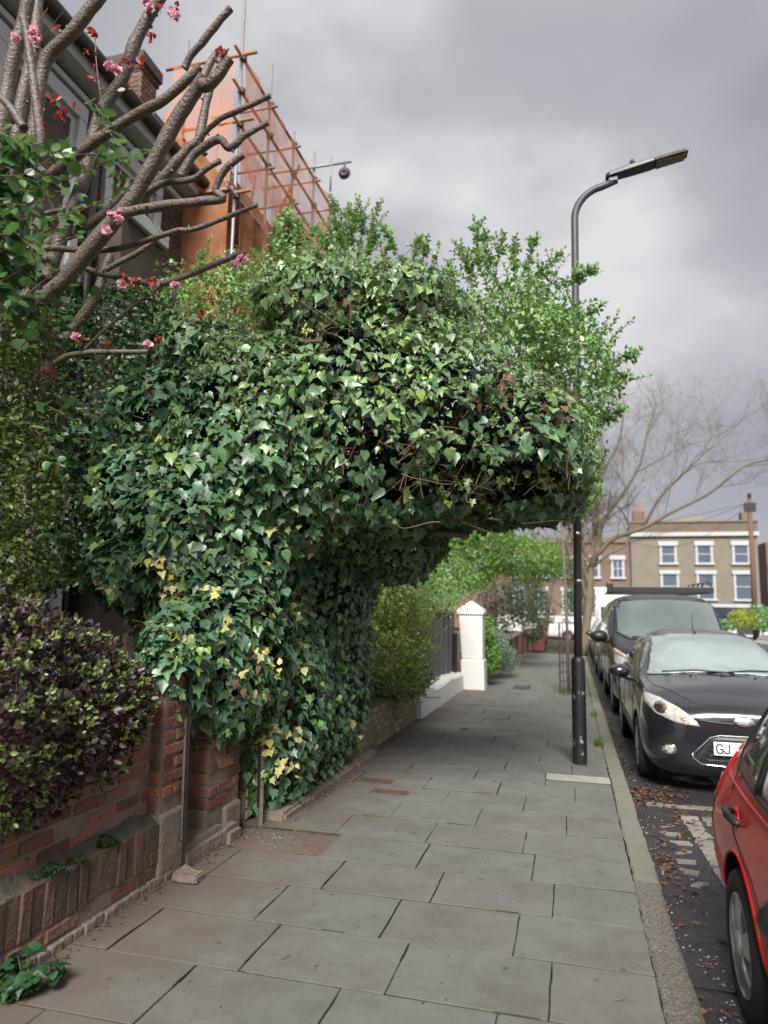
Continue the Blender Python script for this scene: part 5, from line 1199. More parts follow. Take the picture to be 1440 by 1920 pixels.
# ------------------------------------------------------------------ foliage materials
M['ivy'] = leafmat('ivy_leaf', [(.065, .14, .068), (.09, .18, .085), (.075, .155, .08), (.115, .22, .085), (.085, .185, .095), (.2, .3, .09), (.08, .17, .095), (.42, .42, .16)], rough=.40, trans=.2, spec=.7, vein=.5, weights=[6, 6, 6, 5, 5, 1.2, 5, .2])
M['ivy_adult'] = leafmat('adult_ivy_leaf', [(.12, .215, .085), (.15, .25, .09), (.10, .19, .085), (.18, .29, .10), (.12, .21, .10), (.28, .37, .11), (.11, .2, .09), (.44, .43, .16)], rough=.38, trans=.22, spec=.75, vein=.4, weights=[6, 6, 6, 5, 5, 1.6, 5, .2])
M['ivy_dark'] = leafmat('ivy_leaf_inner', [(.010, .026, .013), (.016, .038, .018), (.022, .045, .016), (.06, .04, .015)], rough=.5, trans=.1, weights=[4, 4, 2, .4])  # dark copy of the ivy leaf, interior shade put into the colour
M['ivy_young'] = leafmat('young_ivy_leaf', [(.18, .30, .06), (.26, .36, .09), (.12, .22, .06)], rough=.35, trans=.3, vein=.2)
M['ivy_pale'] = leafmat('variegated_ivy_leaf', [(.62, .58, .26), (.50, .48, .12), (.66, .62, .36)], rough=.45, trans=.3)
M['dead'] = leafmat('dead_leaf', [(.085, .04, .022), (.15, .075, .04), (.05, .028, .018)], rough=.8, trans=.1)
M['privet'] = leafmat('privet_leaf', [(.11, .22, .06), (.17, .31, .09), (.13, .25, .07), (.22, .37, .12)], rough=.38, trans=.25)
M['hedge'] = leafmat('dark_hedge_leaf', [(.018, .042, .016), (.03, .065, .02), (.045, .09, .022), (.02, .05, .02)], rough=.4, trans=.15)
M['goldpriv'] = leafmat('golden_privet_leaf', [(.055, .095, .02), (.085, .13, .022), (.03, .06, .016), (.14, .17, .03)], rough=.4, trans=.3)
M['honey'] = leafmat('broad_green_leaf', [(.035, .09, .028), (.06, .15, .035), (.03, .07, .03), (.11, .22, .05)], rough=.38, trans=.3)
M['purple'] = leafmat('purple_leaf', [(.014, .008, .012), (.024, .011, .016), (.046, .015, .022), (.020, .012, .016), (.034, .018, .016), (.05, .058, .022)], rough=.45, trans=.1, spec=.5)
M['lime'] = leafmat('lime_tip_leaf', [(.15, .22, .06), (.24, .32, .11), (.12, .15, .05), (.10, .12, .05)], rough=.35, trans=.25)
M['lightgreen'] = leafmat('spring_green_leaf', [(.10, .22, .035), (.14, .28, .045), (.08, .17, .03), (.18, .30, .06)], rough=.5, trans=.35)
M['conifer'] = leafmat('feathery_green_leaf', [(.15, .27, .05), (.24, .38, .08), (.12, .22, .05), (.32, .42, .10), (.26, .18, .08)], rough=.6, trans=.25)
M['greygreen'] = leafmat('grey_green_leaf', [(.13, .19, .14), (.18, .24, .18), (.10, .15, .10)], rough=.7, trans=.2)
M['olive'] = leafmat('brown_green_leaf', [(.05, .055, .03), (.08, .075, .045), (.03, .04, .02)], rough=.6, trans=.15)
M['bronze'] = leafmat('bronze_cherry_leaf', [(.22, .045, .025), (.30, .075, .035), (.15, .035, .02)], rough=.4, trans=.35)
M['pink'] = leafmat('pink_petal', [(.66, .36, .42), (.76, .52, .56), (.58, .26, .34)], rough=.6, trans=.35)
M['budred'] = leafmat('red_bud', [(.30, .02, .05), (.40, .05, .09)], rough=.5, trans=.1)
M['grass'] = leafmat('grass_blade', [(.06, .13, .02), (.09, .17, .03)], rough=.5, trans=.3)
M['yellowshrub'] = leafmat('yellow_shrub_leaf', [(.35, .36, .05), (.22, .28, .05)], rough=.5, trans=.3)
M['white_petal'] = leafmat('fallen_petal', [(.42, .38, .36), (.3, .25, .24)], rough=.8, trans=.1)

# ------------------------------------------------------------------ ivy arch
T = thing('ivy_arch', 'huge glossy green ivy arching over the pavement from the garden wall', 'ivy', (-2.2, 5.3, 0))
IV = [((-2.55, 4.85, 1.95), (.62, .85, 1.05)),
      ((-2.25, 4.95, 2.75), (.85, .85, .85)),
      ((-2.3, 4.6, 1.35), (.35, .6, .72)),
      ((-1.6, 5.15, 2.95), (.9, .95, .78)),
      ((-1.5, 5.4, 3.5), (.75, .8, .55)),
      ((-.95, 5.3, 2.95), (.72, .95, .66)),
      ((-.38, 5.5, 2.80), (.52, .9, .50)),
      ((-.8, 5.9, 2.64), (.95, .9, .40)),
      ((-.22, 5.9, 2.68), (.40, .7, .38)),
      (tuple(at(610, 590, 5.0)), (.52, .6, .34)), (tuple(at(400, 690, 4.9)), (.42, .6, .36)), (tuple(at(285, 860, 4.9)), (.3, .55, .45)), (tuple(at(270, 940, 4.45)), (.36, .4, .42)), (tuple(at(245, 1060, 4.3)), (.27, .32, .3)), (tuple(at(330, 780, 4.6)), (.4, .45, .4)), (tuple(at(760, 600, 5.3)), (.5, .7, .30)),
      ((-2.33, 4.35, 1.15), (.24, .45, .38)), ((-2.33, 3.95, 1.2), (.2, .32, .36)), ((-1.75, 6.2, 2.25), (.6, .9, .42))]
IVW = [((-2.28, 5.9, 1.0), (.28, 1.15, 1.4)), ((-2.25, 5.4, .75), (.30, .62, .85)), ((-2.2, 6.3, 1.9), (.42, 1.0, .7)), ((-2.22, 6.6, .95), (.27, .75, .85))]
HOLES = [((-.62, 4.75, 2.80), (.42, .75, .20)), ((-1.55, 4.2, 3.42), (.30, .6, .14)), ((-1.25, 4.4, 2.62), (.28, .55, .13)), ((-.55, 4.8, 2.42), (.65, .8, .13)), ((-1.1, 4.3, 2.30), (.5, .6, .10))]
def ihole(p):
    ok = np.ones(len(p), bool)
    for c, r in HOLES:
        ins = (((p-np.array(c))/np.array(r))**2).sum(1) < 1+.5*nz(p, 5, 3)
        ok &= ~(ins & (RNG.random(len(p)) < .88))
    return ok
def iclip(p): return (p[:, 2] > .02) & ((p[:, 1] > 3.62) | (p[:, 2] > .9))
ivt = [IVY, IVY2, IVY3]
P, N = blob_pts(IV, 23000, .90, 1.06, .19, 3.4, 1.7, inner=.9, hole=ihole, clip=iclip)
# only dense where it can be seen; the far side carries fewer
keep = (N[:, 1] < .45) | (RNG.random(len(P)) < .6)
P, N = P[keep], N[keep]
D, Nn = orient(N, up=.55, rnd=.48, droop=1.0)
arb = nz(P, 1.6, 9)+.5*(P[:, 2]-2.6)+.35*(P[:, 0]+1.4) > .25       # adult growth higher up: narrower leaves
ch = np.where(arb, RNG.choice([1, 2, 1], len(P)), RNG.choice([0, 0, 1], len(P)))
sz = (.034+.072*RNG.random(len(P))**1.15)*np.where(arb, .9, 1.08)
near = np.argsort(np.linalg.norm(P-np.array([-.6, 0, 1.5]), axis=1)-P[:, 2]*0-sz*6+RNG.random(len(P))*1.2)
vis = [i for i in near if N[i][1] < -.1][:300]
singles = set(vis); rest = np.array([i for i in range(len(P)) if i not in singles])
ra, rb_ = rest[arb[rest]], rest[~arb[rest]]
leaves(T, 'ivy_foliage', ivt, P[rb_], D[rb_], Nn[rb_], sz[rb_], M['ivy'], choice=ch[rb_])
leaves(T, 'adult_foliage', ivt, P[ra], D[ra], Nn[ra], sz[ra], M['ivy_adult'], choice=ch[ra])
lm = []; lma = []
for tv, tf in ivt:
    me = mesh('leaf', tv, tf, M['ivy'], True); uv = me.uv_layers.new(name='UVMap')
    for li, l in enumerate(me.loops): uv.data[li].uv = tv[l.vertex_index][:2]
    lm.append(me); me_a = me.copy(); me_a.materials[0] = M['ivy_adult']; lma.append(me_a)
X_, Y_, Z_ = frames(D, Nn)
for i in vis:
    o = bpy.data.objects.new('leaf', (lma if arb[i] else lm)[ch[i]]); COL.objects.link(o); o.parent = T
    p = P[i]-np.array(wloc(T)); s_ = sz[i]*1.05
    o.matrix_basis = Matrix(((X_[i][0]*s_, Y_[i][0]*s_, Z_[i][0]*s_, p[0]), (X_[i][1]*s_, Y_[i][1]*s_, Z_[i][1]*s_, p[1]), (X_[i][2]*s_, Y_[i][2]*s_, Z_[i][2]*s_, p[2]), (0, 0, 0, 1)))
# inner leaves coloured dark as painted interior shade; the hanging wall cover
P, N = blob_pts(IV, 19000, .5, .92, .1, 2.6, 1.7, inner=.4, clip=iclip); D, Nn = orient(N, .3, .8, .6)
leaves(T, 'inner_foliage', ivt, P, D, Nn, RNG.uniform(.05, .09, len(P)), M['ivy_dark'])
def wclip(p): return (p[:, 2] > .03) & (p[:, 1] > 4.86)
P, N = blob_pts(IVW, 6500, .9, 1.08, .12, 3, 4, inner=.88, clip=wclip); D, Nn = orient(N, .45, .42, 1.0)
leaves(T, 'hanging_foliage', [IVY, IVY, IVY2], P, D, Nn, RNG.uniform(.045, .085, len(P)), M['ivy'])
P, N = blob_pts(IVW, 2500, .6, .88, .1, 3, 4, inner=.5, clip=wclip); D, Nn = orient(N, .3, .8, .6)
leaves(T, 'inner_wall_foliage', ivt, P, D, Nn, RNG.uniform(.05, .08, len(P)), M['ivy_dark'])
# clusters of young and variegated leaves
def clusters(name, centres, k, spread, size, m, tpls):
    P = []; 
    for c in centres:
        for _ in range(k): P.append(np.array(c)+RNG.normal(size=3)*spread*np.array([1, .5, 1]))
    P = np.array(P); N = np.tile(np.array([.15, -1, .35]), (len(P), 1)); D, Nn = orient(norm(N), .3, .5, .8)
    return leaves(T, name, tpls, P, D, Nn, size*RNG.uniform(.7, 1.25, len(P)), m)
def on_ivy(px, py):
    """first ivy surface along the view ray of a pixel"""
    best = None
    d = RM @ np.array([(px-CXP)/FPX, (py-CYP)/FPX, 1.]); o = np.array([0, 0, CAMH])
    for c, r in IV+IVW:
        c, r = np.array(c), np.array(r)*1.03; a = (d/r)@(d/r); b = 2*((o-c)/r)@(d/r); q = ((o-c)/r)@((o-c)/r)-1; dd = b*b-4*a*q
        if dd > 0:
            t = (-b-math.sqrt(dd))/(2*a)
            if best is None or t < best: best = t
    return None if best is None else o+d*best
def C(l): return [q for q in (on_ivy(*p) for p in l) if q is not None]
clusters('pale_leaf', C([(280, 845), (300, 838), (290, 865), (160, 1040), (150, 1060), (190, 1090), (205, 1110), (320, 1100), (330, 1120), (300, 1060), (290, 1045), (395, 1100), (430, 1190), (322, 1180), (520, 1360), (540, 1375), (555, 1365), (500, 1380), (515, 1250), (490, 1225), (555, 1240), (450, 1255), (530, 1430), (545, 1440), (520, 1445), (500, 1405), (670, 1360), (665, 1375), (675, 1390), (660, 1345), (700, 550), (580, 620), (550, 1150), (480, 1300), (590, 1400)]), 4, .035, .058, M['ivy_pale'], [IVY, IVY2])
clusters('young_leaf', C([(340, 1215), (325, 1225), (360, 1210), (180, 890), (195, 905), (230, 900), (335, 895), (375, 960), (290, 1010), (360, 1050), (150, 1010), (440, 905), (525, 985), (540, 975), (545, 1140), (640, 1290), (655, 1300), (620, 1330), (600, 1270), (570, 1300), (700, 960), (710, 968), (830, 920), (1020, 900), (560, 940), (250, 960), (640, 1250), (590, 1340), (870, 920), (960, 640), (720, 620), (480, 900), (690, 1240), (500, 1440), (660, 1420)]), 5, .045, .05, M['ivy_young'], [IVY, IVY2])
clusters('dead_leaf', C([(590, 620), (640, 560), (650, 580), (940, 700), (935, 720), (930, 740), (1010, 700), (1020, 720), (1050, 760), (1060, 745), (560, 1020), (620, 970), (1030, 790), (760, 560), (380, 580), (700, 990), (470, 1240), (450, 1290), (1040, 780)]), 6, .05, .055, M['dead'], [IVY3, IVY2])
# woody stems: from the wall up and out along the arm, plus many fine ones in the gaps
mb = MB()
def vine(p, q, r, k=8, w=.09):
    p, q = np.array(p, float), np.array(q, float); t = np.linspace(0, 1, k)[:, None]
    c = p+(q-p)*t; c += (np.sin(t*PI)*RNG.normal(size=3)*w); o_ = RNG.random()*9; c += np.c_[nz(c, 7, o_), nz(c, 7, o_+3), nz(c, 7, o_+6)]*w*.5; c[:, 2] += np.sin(t[:, 0]*PI)*w; c[:, 0] = np.minimum(c[:, 0], -.02+.1*np.tanh(c[:, 0])); c[:, 1] = np.maximum(c[:, 1], 4.35+.25*(c[:, 0] > -.6))
    return c, np.linspace(r, r*.45, k)
for k in range(9): mb.tube(*vine((-2.36+RNG.normal()*.03, 5.6+RNG.normal()*.4, 0), (-2.2+RNG.normal()*.08, 5.7+RNG.normal()*.3, 2.4), .035, 9, .03), 7)
for k in range(20):
    y0 = 4.75+RNG.random()*1.3
    mb.tube(*vine((-1.9+RNG.normal()*.3, y0+RNG.normal()*.2, 2.3+RNG.random()*.5), (-.35+RNG.normal()*.2, y0+RNG.normal()*.2, 2.45+RNG.random()*.7), RNG.uniform(.004, .010), 16, .2), 6)
part(T, 'woody_stem', mb, M['vine'], smooth=True, kind='stuff')
mb = MB()
for k in range(90):
    c, r = HOLES[RNG.integers(0, len(HOLES))]; c = np.array(c); r = np.array(r)
    p = c+RNG.normal(size=3)*r*[.9, .3, 1.2]; p[1] = c[1]+RNG.uniform(-.45, .5)*r[1]+.1; q = p+np.array([RNG.normal()*.28+.1, RNG.normal()*.1, RNG.normal()*.12])
    mb.tube(*vine(p, q, RNG.uniform(.002, .0045), 9, .08), 4)
P, N = blob_pts(IV, 1100, .98, 1.07, .19, 3.4, 1.7, inner=.9, clip=iclip); PP, DD, NN = [], [], []
for p, n_ in zip(P, N):
    if n_[1] > .3 or nz(p[None], 2.2, 7)[0] < -.1: continue
    for _ in range(5): PP.append(p+RNG.normal(size=3)*.022); DD.append(norm(n_*.7+RNG.normal(size=3)*.6+np.array([0, 0, .3]))); NN.append(norm(n_+RNG.normal(size=3)*.5))
leaves(T, 'tip_leaf', [IVY3, IVY2], np.array(PP), np.array(DD), np.array(NN), RNG.uniform(.018, .036, len(PP)), M['ivy_young'])
P, N = blob_pts(IV, 900, 1.0, 1.07, .19, 3.4, 1.7, inner=.9, clip=iclip)
for p, n_ in zip(P, N):
    if n_[1] > .3: continue
    d = norm(n_*.8+RNG.normal(size=3)*.6); q = p+d*RNG.uniform(.05, .12); mb.tube([p-d*.04, q], [.003, .0018], 3)
    for _ in range(5): mb.tube([q, q+norm(d+RNG.normal(size=3)*.8)*.022], [.0014, .002], 3)
part(T, 'fine_stem', mb, M['vine'], kind='stuff')
P, N = blob_pts(IV, 420, .98, 1.04, .19, 3.4, 1.7, inner=.9, clip=iclip); paths = []
for p, n_ in zip(P, N):
    if n_[1] > .35: continue
    paths.append(sprout(p-n_*.03, n_+np.array([0, 0, .1+.5*RNG.normal()])+RNG.normal(size=3)*.3, RNG.uniform(.08, .24), .35))
mb = MB()
for p in paths: mb.tube(p, np.linspace(.0035, .0015, len(p)), 4)
part(T, 'side_shoot', mb, M['olive_twig'], kind='stuff')
P2, D2, N2, Z2 = spray_leaves(paths, .05, .06); D2 = norm(D2+np.array([0, 0, -.5])); leaves(T, 'side_shoot_foliage', [IVY2, IVY3, IVY], P2, D2, N2, Z2, M['ivy_adult'])
cut_ = at(880, 1003, 6.0)
part(T, 'sawn_branch', MB().tube([cut_+(-.9, 0, .12), cut_+(-.4, 0, .03), cut_], [.04, .035, .03], 8), M['bark_pale'], smooth=True)

# ------------------------------------------------------------------ privet growing through, above and behind
def tree_thing(name, label, cat, loc, E, n, size, m, sprays, spr_len, trunk=None, tpl=(OVAL,), ssize=.045, group=None, spread=.5, amp=.25, up=.4):
    T = thing(name, label, cat, loc, group=group)
    bush(T, 'foliage', E, n, size, m, tpl, amp=amp*1.3, s0=.55, s1=1.1, up=up)
    paths = []
    for b in sprays:
        base = np.array(b[0]); mp_ = sprout(base, b[1], b[2], .22); paths.append(mp_)
        for q_ in range(9):
            i_ = RNG.integers(1, len(mp_)-1); dv = norm(np.array(b[1], float)); paths.append(sprout(mp_[i_], dv*.8+norm(RNG.normal(size=3))*.8+np.array([0, 0, .2]), b[2]*RNG.uniform(.22, .42)*(1.25-i_/len(mp_)), .3, 3))
    P_, N_ = blob_pts(E, spr_len[0], .85, 1.05, amp, 3)
    for p, n_ in zip(P_, N_):
        paths.append(sprout(p-n_*.05, n_*.8+np.array([0, 0, .75]), RNG.uniform(*spr_len[1:]), .3))
    mb = MB()
    for p in paths: mb.tube(p, np.linspace(.006, .002, len(p)), 4)
    part(T, 'shoot', mb, M['olive_twig'], kind='stuff')
    P2, D2, N2, Z2 = spray_leaves(paths, ssize*.46, ssize)
    leaves(T, 'shoot_foliage', list(tpl), P2, D2, N2, Z2, m)
    if trunk: part(T, 'trunk', MB().tube(trunk[0], trunk[1], 8), M['bark_pale'], smooth=True)
    return T
M['olive_twig'] = mat('green_brown_twig', (.09, .085, .04), .8)
A = at
def big(px, py, Y, r): return (tuple(A(px, py, Y)), r)
tree_thing('privet_tree', 'bushy light green privet growing up round the lamp post behind the ivy', 'tree', (-.6, 7.0, 0),
    [big(1050, 650, 6.9, (.36, .45, .36)), big(1090, 730, 7.0, (.30, .5, .42)), big(1080, 860, 7.0, (.22, .5, .5)), big(985, 575, 6.9, (.40, .45, .34)), big(1010, 620, 6.3, (.36, .4, .3)), big(1090, 680, 6.6, (.28, .4, .3)), big(900, 600, 6.8, (.45, .4, .28)), big(790, 590, 6.8, (.5, .4, .25)), big(1070, 930, 6.9, (.18, .4, .22))],
    8500, .058, M['privet'],
    [(A(905, 520, 6.9), (0, 0, 1), .75), (A(895, 540, 6.9), (-.15, 0, 1), .6), (A(925, 540, 6.9), (.25, 0, 1), .55), (A(915, 520, 6.9), (.1, 0, 1), .6), (A(888, 540, 6.9), (-.3, 0, 1), .45), (A(965, 520, 6.8), (.15, 0, 1), .5), (A(980, 520, 6.8), (.3, 0, 1), .45), (A(1000, 530, 6.7), (.55, 0, .5), .5), (A(1040, 540, 6.6), (.9, 0, .3), .45), (A(1060, 540, 6.6), (.9, 0, .55), .32),
     (A(1130, 680, 6.8), (1, 0, .15), .35), (A(1120, 720, 6.8), (1, 0, -.05), .3), (A(740, 480, 6.9), (0, 0, 1), .35), (A(790, 500, 6.9), (.1, 0, 1), .35), (A(850, 540, 6.9), (-.1, 0, 1), .35), (A(770, 500, 6.9), (.3, 0, 1), .4), (A(1130, 790, 6.9), (1, 0, .1), .25), (A(1080, 600, 6.8), (.8, 0, .3), .3)],
    (80, .2, .4), trunk=([(-2.6, 7.1, 0), (-2.4, 6.9, 1.6), (-2.0, 6.8, 2.45), (-.9, 6.8, 2.75), (-.1, 6.95, 3.2)], [.06, .05, .04, .03, .02]), ssize=.066)
tree_thing('privet_shrub', 'tall dark green shrub with upright shoots rising behind the ivy towards the scaffold', 'shrub', (-3.0, 7.2, 0),
    [big(560, 540, 7.2, (.6, .5, .5)), big(660, 530, 7.2, (.38, .5, .32)), big(440, 560, 7.2, (.6, .5, .55)), big(340, 600, 7.2, (.6, .5, .6)), big(250, 640, 7.0, (.6, .5, .6)), big(330, 760, 7.0, (.9, .5, .8)), big(180, 760, 6.8, (.7, .5, .9)), big(740, 580, 7.2, (.5, .4, .25)), big(540, 440, 7.2, (.16, .2, .3))],
    16000, .056, M['privet'],
    [(A(650, 500, 7.2), (0, 0, 1), .85), (A(650, 500, 7.25), (-.1, 0, 1), .8), (A(645, 480, 7.1), (.1, 0, 1), .7), (A(680, 500, 7.1), (.45, 0, 1), .8), (A(620, 480, 7.1), (-.35, 0, 1), .5), (A(640, 480, 7.2), (-.15, 0, 1), .5), (A(670, 480, 7.2), (.35, 0, 1), .65), (A(690, 480, 7.2), (.55, 0, 1), .5), (A(660, 470, 7.2), (.1, 0, 1), .6), (A(625, 490, 7.2), (-.2, 0, 1), .4), (A(705, 500, 7.2), (.8, 0, .7), .35),
     (A(535, 470, 7.3), (0, 0, 1), .5), (A(555, 480, 7.3), (.15, 0, 1), .45), (A(520, 480, 7.3), (-.2, 0, 1), .4), (A(545, 460, 7.3), (.02, 0, 1), .45), (A(375, 520, 7.2), (.1, 0, 1), .3), (A(570, 470, 7.3), (.3, 0, 1), .3)],
    (130, .16, .36), trunk=([(-3.1, 7.2, 0), (-3.0, 7.2, 1.8), (-2.6, 7.2, 3.6)], [.07, .055, .03]), ssize=.062)
T = thing('evergreen_bush', 'very dark evergreen bush behind the cherry, with white wall showing through', 'bush', (-4.2, 6.0, 0))
bush(T, 'foliage', [big(160, 760, 6.0, (.9, .5, .9)), big(90, 850, 5.6, (.7, .5, .8)), big(130, 920, 5.8, (.7, .4, .55)), big(60, 1000, 5.2, (.35, .4, .3)), big(220, 640, 6.0, (.6, .5, .7)), big(60, 700, 5.6, (.7, .5, .8)), big(110, 1010, 5.2, (.5, .3, .5)), big(20, 800, 5.0, (.6, .4, 1.0)), big(100, 600, 5.8, (.5, .4, .4)), big(70, 850, 3.8, (.28, .2, .5)), big(75, 1030, 3.7, (.25, .2, .3))], 24000, .055, M['hedge'], (OVAL,), amp=.3)
part(T, 'trunk', MB().tube([(-4.2, 6, 0), (-4.1, 6, 1.2), (-4, 5.9, 2.6)], [.08, .06, .03], 7), M['bark_pale'])
T = thing('garden_screen', 'white painted garden wall glimpsed behind the dark evergreen bush', 'wall', (-5, 7.6, 0))
part(T, 'render', MB().box(-4.9, -2.9, 7.55, 7.65, 0, 2.15), M['white'])

# ------------------------------------------------------------------ near left: hedge, purple shrub, weeds
T = thing('purple_shrub', 'dense purple-leaved shrub with lime green tips spilling over the brick wall', 'shrub', (-2.5, 3.0, 1.0))
PS = [((-2.5, 3.05, 1.15), (.3, .42, .30)), ((-2.55, 2.72, 1.25), (.35, .40, .27)), ((-2.5, 2.45, 1.0), (.4, .4, .38)), ((-2.45, 3.05, 1.0), (.32, .55, .36)), ((-2.5, 2.7, 1.05), (.35, .5, .40)), ((-2.4, 3.36, 1.02), (.24, .26, .24)), ((-2.42, 2.6, .82), (.3, .45, .26))]
P, N = blob_pts(PS, 15000, .66, 1.08, .24, 6, 2); D, Nn = orient(N, .4, .8, -.3)
D = norm(N*.8+RNG.normal(size=D.shape)*.6+np.array([0, 0, .2]))
leaves(T, 'foliage', [OVAL], P, D, Nn, RNG.uniform(.020, .046, len(P)), M['purple'])
P, N = blob_pts(PS, 950, .99, 1.08, .16, 6, 2)
PP, DD, NN = [], [], []
for p, n_ in zip(P, N):
    if nz(p[None], 6, 5)[0] < -.35: continue
    for _ in range(9):
        d = norm(n_*.8+RNG.normal(size=3)*.55+np.array([0, 0, .35])); PP.append(p+RNG.normal(size=3)*.008); DD.append(d); NN.append(norm(n_+RNG.normal(size=3)*.5))
leaves(T, 'lime_tip', [OVAL], np.array(PP), np.array(DD), np.array(NN), RNG.uniform(.016, .034, len(PP)), M['lime'])
mb = MB()
for k in range(40): 
    p = np.array([-2.5, 2.3+k*.032, .85]); mb.tube(sprout(p, (RNG.normal()*.5+.3, RNG.normal()*.4, .8), .35, .3), [.006, .005, .004, .003, .003, .002], 4)
part(T, 'twig', mb, M['redstem'], kind='stuff')

T = thing('golden_hedge', 'yellow-green privet hedge filling the left picture edge', 'hedge', (-2.75, 2.9, 1.0))
GH = [big(70, 620, 3.0, (.11, .2, .16)), big(75, 770, 3.0, (.09, .2, .2)), big(70, 920, 2.9, (.09, .2, .2)), big(60, 1060, 2.9, (.08, .2, .14)), big(5, 620, 2.9, (.16, .3, .22)), big(0, 760, 2.9, (.17, .35, .3)), big(-10, 900, 2.8, (.19, .3, .3)), big(-15, 1050, 2.8, (.13, .25, .25))]
bush(T, 'foliage', GH, 6200, .034, M['goldpriv'], (OVAL,), amp=.35, s0=.6)
P_, N_ = blob_pts(GH, 50, .9, 1.02, .2, 4); paths = [sprout(p, n_+np.array([.2, 0, .6]), RNG.uniform(.08, .16), .25) for p, n_ in zip(P_, N_)]
P2, D2, N2, Z2 = spray_leaves(paths, .022, .034); leaves(T, 'shoot_foliage', [OVAL], P2, D2, N2, Z2, M['goldpriv'])
mb = MB()
for k in range(8): mb.tube(sprout(at(-30, 1200, 2.85)+RNG.normal(size=3)*.04, (RNG.normal()*.15, 0, 1), .5, .1), np.linspace(.014, .004, 6), 5)
part(T, 'stem', mb, M['bark_pale'], kind='stuff')

# honeysuckle-like stems with broad leaves, near
T = thing('climbing_shrub', 'broad-leaved climber with thin reddish stems reaching in from the upper left', 'climber', (-2.0, 2.6, 1.5))
def P2W(pts, Y0, Y1=None):
    n = len(pts); Y1 = Y0 if Y1 is None else Y1
    return [at(x, y, Y0+(Y1-Y0)*i/(n-1)) for i, (x, y) in enumerate(pts)]
stems = [([(-20, 345), (60, 360), (130, 335), (210, 300), (262, 288)], 2.45, 2.3), ([(-20, 410), (80, 412), (150, 395), (215, 365), (235, 335)], 2.4, 2.4), ([(-20, 290), (70, 285), (150, 290), (215, 287)], 2.55, 2.4),
     ([(175, 190), (200, 235), (222, 280), (228, 330)], 2.5, 2.4), ([(-20, 480), (60, 450), (120, 410), (165, 380)], 2.3, 2.5), ([(-20, 540), (50, 500), (100, 455), (150, 440)], 2.3, 2.4), ([(40, 650), (90, 600), (130, 560), (150, 520)], 2.5, 2.6),
     ([(90, 640), (140, 600), (175, 560)], 2.6, 2.7), ([(-20, 230), (40, 265), (95, 275)], 2.4, 2.4), ([(-20, 330), (40, 330), (90, 300), (120, 270)], 2.3, 2.3), ([(-20, 380), (50, 385), (110, 365)], 2.2, 2.2), ([(-20, 600), (40, 560), (90, 520)], 2.3, 2.3), ([(-20, 440), (30, 440), (70, 470), (75, 510)], 2.2, 2.2), ([(80, 760), (110, 770), (140, 790)], 2.6, 2.6), ([(60, 800), (90, 830), (110, 860)], 2.6, 2.6)]
paths = [P2W(*s) for s in stems]; mb = MB()
for p in paths: mb.tube(p, np.linspace(.0035, .0015, len(p)), 5)
part(T, 'stem', mb, M['redstem'], smooth=True, kind='stuff')
P2, D2, N2, Z2 = spray_leaves(paths, .045, .072, open_=1.1)
N2 = norm(np.array([0, -.5, .8])+RNG.normal(size=N2.shape)*.4); P2 = P2+RNG.normal(size=P2.shape)*.012
Zs = Z2*RNG.uniform(.75, 1.15, len(Z2)); Xf, Yf, Zf = frames(D2, N2); b0_ = np.array(wloc(T)); cl = []
for tv, tf in (ROUND, OVAL): cl.append(mesh('leaf', tv, tf, M['honey'], True))
for i in range(min(300, len(P2))):
    o = inst(T, 'leaf', cl[i % 2], (0, 0, 0)); p = P2[i]-b0_; k_ = Zs[i]
    o.matrix_basis = Matrix(tuple((Xf[i][a]*k_, Yf[i][a]*k_, Zf[i][a]*k_, p[a]) for a in range(3))+((0, 0, 0, 1),))
if len(P2) > 300: leaves(T, 'further_leaf', [ROUND, OVAL], P2[300:], D2[300:], N2[300:], Zs[300:], M['honey'])
bush(T, 'foliage', [big(-5, 320, 2.4, (.13, .2, .13)), big(-10, 420, 2.4, (.13, .2, .15)), big(-10, 520, 2.5, (.14, .2, .2)), big(20, 330, 2.5, (.12, .15, .08))], 480, .066, M['honey'], (ROUND, OVAL), amp=.2, s0=.5)

# weeds at the bottom-left and on the plinth
def weed(name, label, x, y, z_, r, n, size, m=None, h=.12):
    T = thing(name, label, 'weed', (x, y, z_)); PP, DD, NN, SS = [], [], [], []; mb = MB()
    for k in range(n):
        a = RNG.random()*6.28; rr_ = r*math.sqrt(RNG.random()); p = np.array([x+rr_*math.cos(a), y+rr_*math.sin(a), z_+h*RNG.uniform(.3, 1)*(1.1-rr_/r*.6)])
        mb.tube([(x+.2*rr_*math.cos(a), y+.2*rr_*math.sin(a), z_), p], [.002, .0015], 4)
        for q in range(3):
            aa = a+(q-1)*1.1; PP.append(p); DD.append(norm(np.array([math.cos(aa), math.sin(aa), -.15+RNG.normal()*.2]))); NN.append(norm(np.array([RNG.normal()*.3, RNG.normal()*.3, 1]))); SS.append(size*RNG.uniform(.7, 1.2))
    leaves(T, 'foliage', [ROUND, IVY2], np.array(PP), np.array(DD), np.array(NN), np.array(SS), m or M['weed']); part(T, 'stalk', mb, M['olive_twig'], kind='stuff'); return T
M['weed'] = leafmat('weed_leaf', [(.022, .065, .024), (.032, .09, .028), (.018, .05, .022)], rough=.5, trans=.25)
pw = at(30, 1850, 2.2)
weed('weed_clump', 'lush green weed at the foot of the wall in the bottom left corner', -2.12, 2.58, .0, .12, 50, .045, h=.16)
weed('weed_clump', 'tiny bright green weed growing on the plinth ledge by the pier', -2.27, 3.25, .335, .06, 34, .022, h=.05)
weed('weed_clump', 'dark moss-like weed growing along the plinth ledge nearer the camera', -2.27, 2.82, .33, .09, 50, .02, h=.05)
weed('weed_clump', 'small strip of green growth on the plinth ledge between two others', -2.27, 3.0, .33, .06, 30, .015, h=.03)
